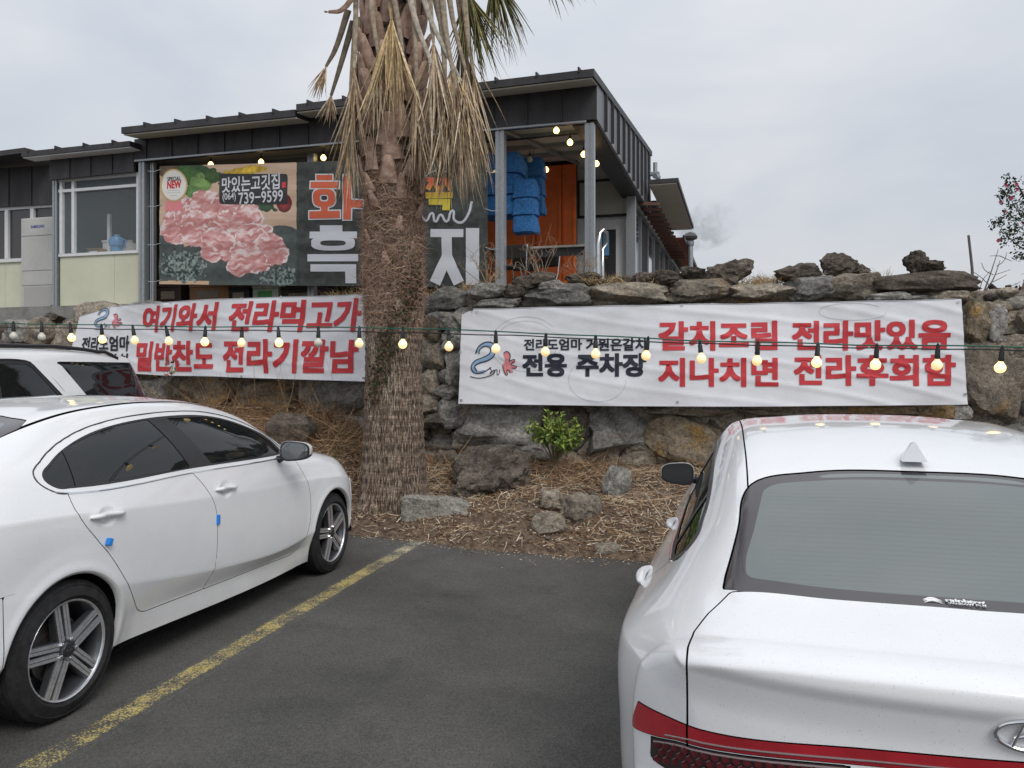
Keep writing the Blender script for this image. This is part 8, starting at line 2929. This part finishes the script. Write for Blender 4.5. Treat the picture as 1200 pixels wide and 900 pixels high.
# sprig poking up in front of the left banner
def lp(px, py, d): return at(px, py, d)
s0 = lp(398, 0, 1)
sp_ = thing('vine_sprig', 'thin sprig with a few red-green leaves in front of the left banner', 'plant', tuple(at(199, 447, 11.0)))
o_ = Vector(sp_.location)
br = [([(tuple(at(199, 462, 11.0) - o_)), tuple(at(200, 445, 10.95) - o_), tuple(at(203, 425, 10.9) - o_)], .008, .003)]
twig_tree('stem', None, br, MATS['shrub_twig'], sp_)
pts = np.array([np.array(at(x, y, 10.85) - o_) for x, y in ((198, 434), (204, 430), (200, 426), (207, 434), (194, 430), (203, 438), (199, 440), (209, 428))])
V, F, C = leaf_flakes('', pts, np.full(8, .085), pick([(.10, .13, .04), (.20, .07, .05), (.15, .17, .06)], 8), flat=1, aspect=.6)
tag(mesh_obj('leaves', V, F, m_leaf, sp_, colors=C), kind='stuff')
# tufts of dry grass on top of the wall
P = []; 
for (x0, x1, y, k, dd) in ((540, 580, 333, 200, .2), (495, 545, 338, 160, .25), (570, 590, 318, 40, .3), (598, 650, 330, 90, .4), (680, 735, 326, 380, .15), (755, 775, 326, 60, .2), (850, 900, 326, 260, .35), (895, 930, 324, 330, .35), (950, 985, 322, 380, .3), (560, 700, 330, 200, .55), (1035, 1060, 318, 30, .3), (380, 430, 340, 160, .3), (330, 420, 346, 120, .35)):
    for _ in range(k):
        px = RNG.uniform(x0, x1); c, an = wall_hit(px, y + RNG.uniform(-1, 5))
        P.append((c.x, c.y + dd + RNG.uniform(-.15, .25), c.z + dd * .02 - .03))
P = np.array(P); n = len(P)
D = np.stack([RNG.normal(0, .55, n), RNG.normal(-.1, .4, n), RNG.uniform(.5, 1.2, n)], 1)
V, F, C = strands(P, D, RNG.uniform(.06, .22, n), RNG.uniform(.004, .008, n), RNG.normal(0, .35, n), pick([(.50, .36, .18), (.42, .28, .12), (.55, .42, .24), (.34, .22, .10)], n), 4, droop=.35)
tag(mesh_obj('dry_wall_grass', V, F, m_straw, colors=C), kind='stuff')
# weeds in front of the open terrace
for (px, py, lab, hh) in ((636, 326, 'grey dead weed rising from the wall top in front of the griddle table', 1.0), (571, 330, 'wiry dead weed on the wall top at the foot of the middle post', .9), (688, 326, 'straw-coloured weed on the wall top at the corner post', .7)):
    c, an = wall_hit(px, py)
    w_ = thing('dead_weed', lab, 'weed', (c.x, c.y + .3, c.z - .05))
    r_ = np.random.default_rng(px)
    brs = []
    for k in range(9):
        e = np.array([r_.normal(0, .17), r_.normal(0, .12), r_.uniform(.25, .55) * hh])
        m1 = e * [.4, .4, .55] + r_.normal(0, .02, 3)
        brs.append(([(0, 0, 0), tuple(m1), tuple(e)], .006, .002))
        for q in range(3):
            s1 = m1 + (e - m1) * r_.uniform(.1, .9)
            brs.append(([tuple(s1), tuple(s1 + r_.normal(0, .05, 3) + [0, 0, .05]), tuple(s1 + r_.normal(0, .08, 3) + [0, 0, .10])], .003, .0015))
    twig_tree('stems', None, brs, mat('dead_twig', (.30, .22, .15), rough=.9), w_)
# right end: flowering branch, bare tree, poles
cb_ = at(1215, 260, 10.5)
cam_t = thing('camellia_tree', 'flowering shrub with dark leaves and pink blooms leaning in at the right edge', 'tree', (cb_.x, cb_.y, TZ))
oc = Vector(cam_t.location)
def rel(px, py, d=10.5): return tuple(at(px, py, d) - oc)
brs = [([(0.35, 0.2, 0), (.25, 0, .9), rel(1225, 300), rel(1205, 240), rel(1187, 207)], .05, .005), ([rel(1222, 300), rel(1200, 292), rel(1180, 276), rel(1170, 262)], .012, .003),
       ([rel(1212, 265), rel(1195, 250), rel(1180, 226)], .010, .003), ([rel(1225, 295), rel(1215, 345), rel(1196, 343), rel(1190, 345)], .012, .003), ([rel(1215, 275), rel(1200, 270), rel(1186, 258)], .008, .003), ([rel(1230, 250), rel(1235, 210), rel(1240, 160)], .02, .005), ([rel(1230, 280), rel(1260, 240), rel(1290, 190)], .02, .005)]
twig_tree('trunk', None, brs, mat('camellia_wood', (.07, .055, .045), rough=.9), cam_t)
rg2 = np.random.default_rng(8)
LP = []
cl_pts = [(1186, 212, 5), (1190, 222, 8), (1183, 232, 7), (1178, 226, 4), (1194, 240, 10), (1188, 250, 9), (1178, 258, 4), (1171, 263, 4), (1196, 262, 12), (1190, 272, 8), (1182, 280, 5), (1200, 285, 8), (1205, 250, 14), (1208, 230, 12), (1215, 270, 16), (1220, 245, 20), (1198, 300, 4), (1230, 215, 26), (1250, 240, 40), (1240, 280, 34), (1196, 343, 5), (1204, 338, 7), (1192, 348, 4), (1222, 335, 22)]
for (x, y, s) in cl_pts:
    for _ in range(int(22 + s * 4.0)):
        LP.append(rel(x - 5 + rg2.normal(0, s * .42 + 1.2), y + rg2.normal(0, s * .42 + 1.2), 10.5 + rg2.normal(0, .012 * s + .04)))
LP = np.array(LP); n = len(LP)
V, F, C = leaf_flakes('', LP, rg2.uniform(.03, .065, n), pick([(.022, .035, .018), (.035, .05, .025), (.05, .065, .03), (.018, .025, .016)], n, rg2), flat=1, aspect=.55, rng=rg2)
tag(mesh_obj('leaves', V, F, m_leaf, cam_t, colors=C), kind='stuff')
m_pet = mat('pink_petal', (.42, .03, .10), rough=.6, var=.25, vscale=60)
for (x, y) in ((1183, 217), (1196, 216), (1178, 237), (1182, 248), (1175, 282), (1197, 222), (1205, 262), (1214, 232), (1190, 232)):
    c_ = rel(x - 5, y, 10.42)
    mb = MB()
    for k in range(6):
        a = k * 1.05 + rg2.uniform(-.2, .2); r_ = rg2.uniform(.022, .034)
        u = np.array([math.cos(a), .3, math.sin(a)])
        v_ = np.array([-math.sin(a), 0, math.cos(a)])
        cq = np.array(c_)
        mb.add([cq, cq + u * r_ * .6 + v_ * r_ * .45 + [0, -.01, 0], cq + u * r_ * 1.1 + [0, -.018, 0], cq + u * r_ * .6 - v_ * r_ * .45 + [0, -.01, 0]], [(0, 1, 2, 3)])
    mb.build('bloom', m_pet, cam_t)
bt = thing('pruned_tree', 'gnarled dark pruned tree with bare twigs at the right end of the wall', 'tree', tuple(at(1190, 362, 9.6)))
ob_ = Vector(bt.location)
rb_ = lambda px, py, d=9.6: tuple(at(px, py, d) - ob_)
brs = [([rb_(1190, 380), rb_(1191, 366), rb_(1187, 352), rb_(1182, 345), rb_(1170, 341)], .07, .045), ([rb_(1172, 342), rb_(1162, 343), rb_(1156, 350)], .05, .03), ([rb_(1166, 341), rb_(1160, 334)], .045, .03), ([rb_(1184, 346), rb_(1181, 334)], .05, .03), ([rb_(1187, 352), rb_(1176, 360), rb_(1168, 370)], .02, .01), ([rb_(1188, 366), rb_(1182, 376)], .015, .008)]
twig_tree('trunk', None, brs, mat('dark_gnarled_bark', (.035, .027, .024), rough=.95, bump=.8, bscale=30, bdist=.02), bt)
brs = []
tips = [(1150, 350, 1170, 292), (1150, 348, 1172, 305), (1148, 340, 1160, 318), (1160, 335, 1140, 318), (1160, 332, 1180, 322), (1166, 322, 1184, 316), (1180, 335, 1196, 330), (1172, 300, 1186, 306), (1172, 300, 1160, 300), (1150, 345, 1136, 330), (1182, 345, 1200, 352), (1185, 350, 1170, 372), (1164, 322, 1150, 308), (1168, 312, 1180, 296)]
for k, (x0, y0, x1, y1) in enumerate(tips):
    d = 9.6 + .1 * math.sin(k)
    brs.append(([rb_(x0, y0, d), rb_((x0 + x1) / 2 + 3 * math.sin(k * 2), (y0 + y1) / 2 + 2 * math.cos(k), d), rb_(x1, y1, d)], .012 if k < 2 else .0055, .003))
twig_tree('twig', None, brs, mat('grey_twig', (.17, .15, .14), rough=.9), bt)
for nm, lab, pts, r, colr in (('wooden_stake', 'thin weathered stake standing upright at the right end of the wall', [(1142, 350, 9.3), (1135, 276, 9.3)], .017, (.13, .12, .11)), ('leaning_pole', 'reddish metal pole leaning in from the right edge', [(1182, 362, 9.4), (1240, 270, 9.4)], .045, (.20, .11, .09)), ('wooden_peg', 'short tan peg at the right end of the cap stone', [(1140, 352, 8.6), (1138, 330, 8.6)], .028, (.34, .24, .14))):
    p0_ = at(*pts[0]); t = thing(nm, lab, 'pole', tuple(p0_))
    mb = MB().tube([(0, 0, -.2), tuple((at(*pts[1]) - p0_) * .5 + Vector((.006, 0, 0))), tuple(at(*pts[1]) - p0_)], [r, r * .95, r * .85], 8)
    mb.build('shaft', mat(nm, colr, rough=.85, var=.2, vscale=20), t, autosmooth=True)
    mb = MB().tube([tuple((at(*pts[1]) - p0_)), tuple((at(*pts[1]) - p0_) * 1.004)], r * .9, 8).build('end_cap', mat(nm + '_cap', tuple(c * .7 for c in colr), rough=.9), t)
# black hose and a dropped cable at the foot of the wall
h0 = bed_hit(662, 520)
P = [tuple(at(x, y, 8.55)) for x, y in ((665, 521), (674, 527), (684, 520), (688, 508), (690, 498))]
tag(MB().tube([tuple(p) for p in smooth_poly([np.array(p) for p in P], 5, closed=False)], .012, 8).build('black_hose', m_wire, None, smooth=True), 'thin black hose looping from the ground between two big wall stones', 'hose')
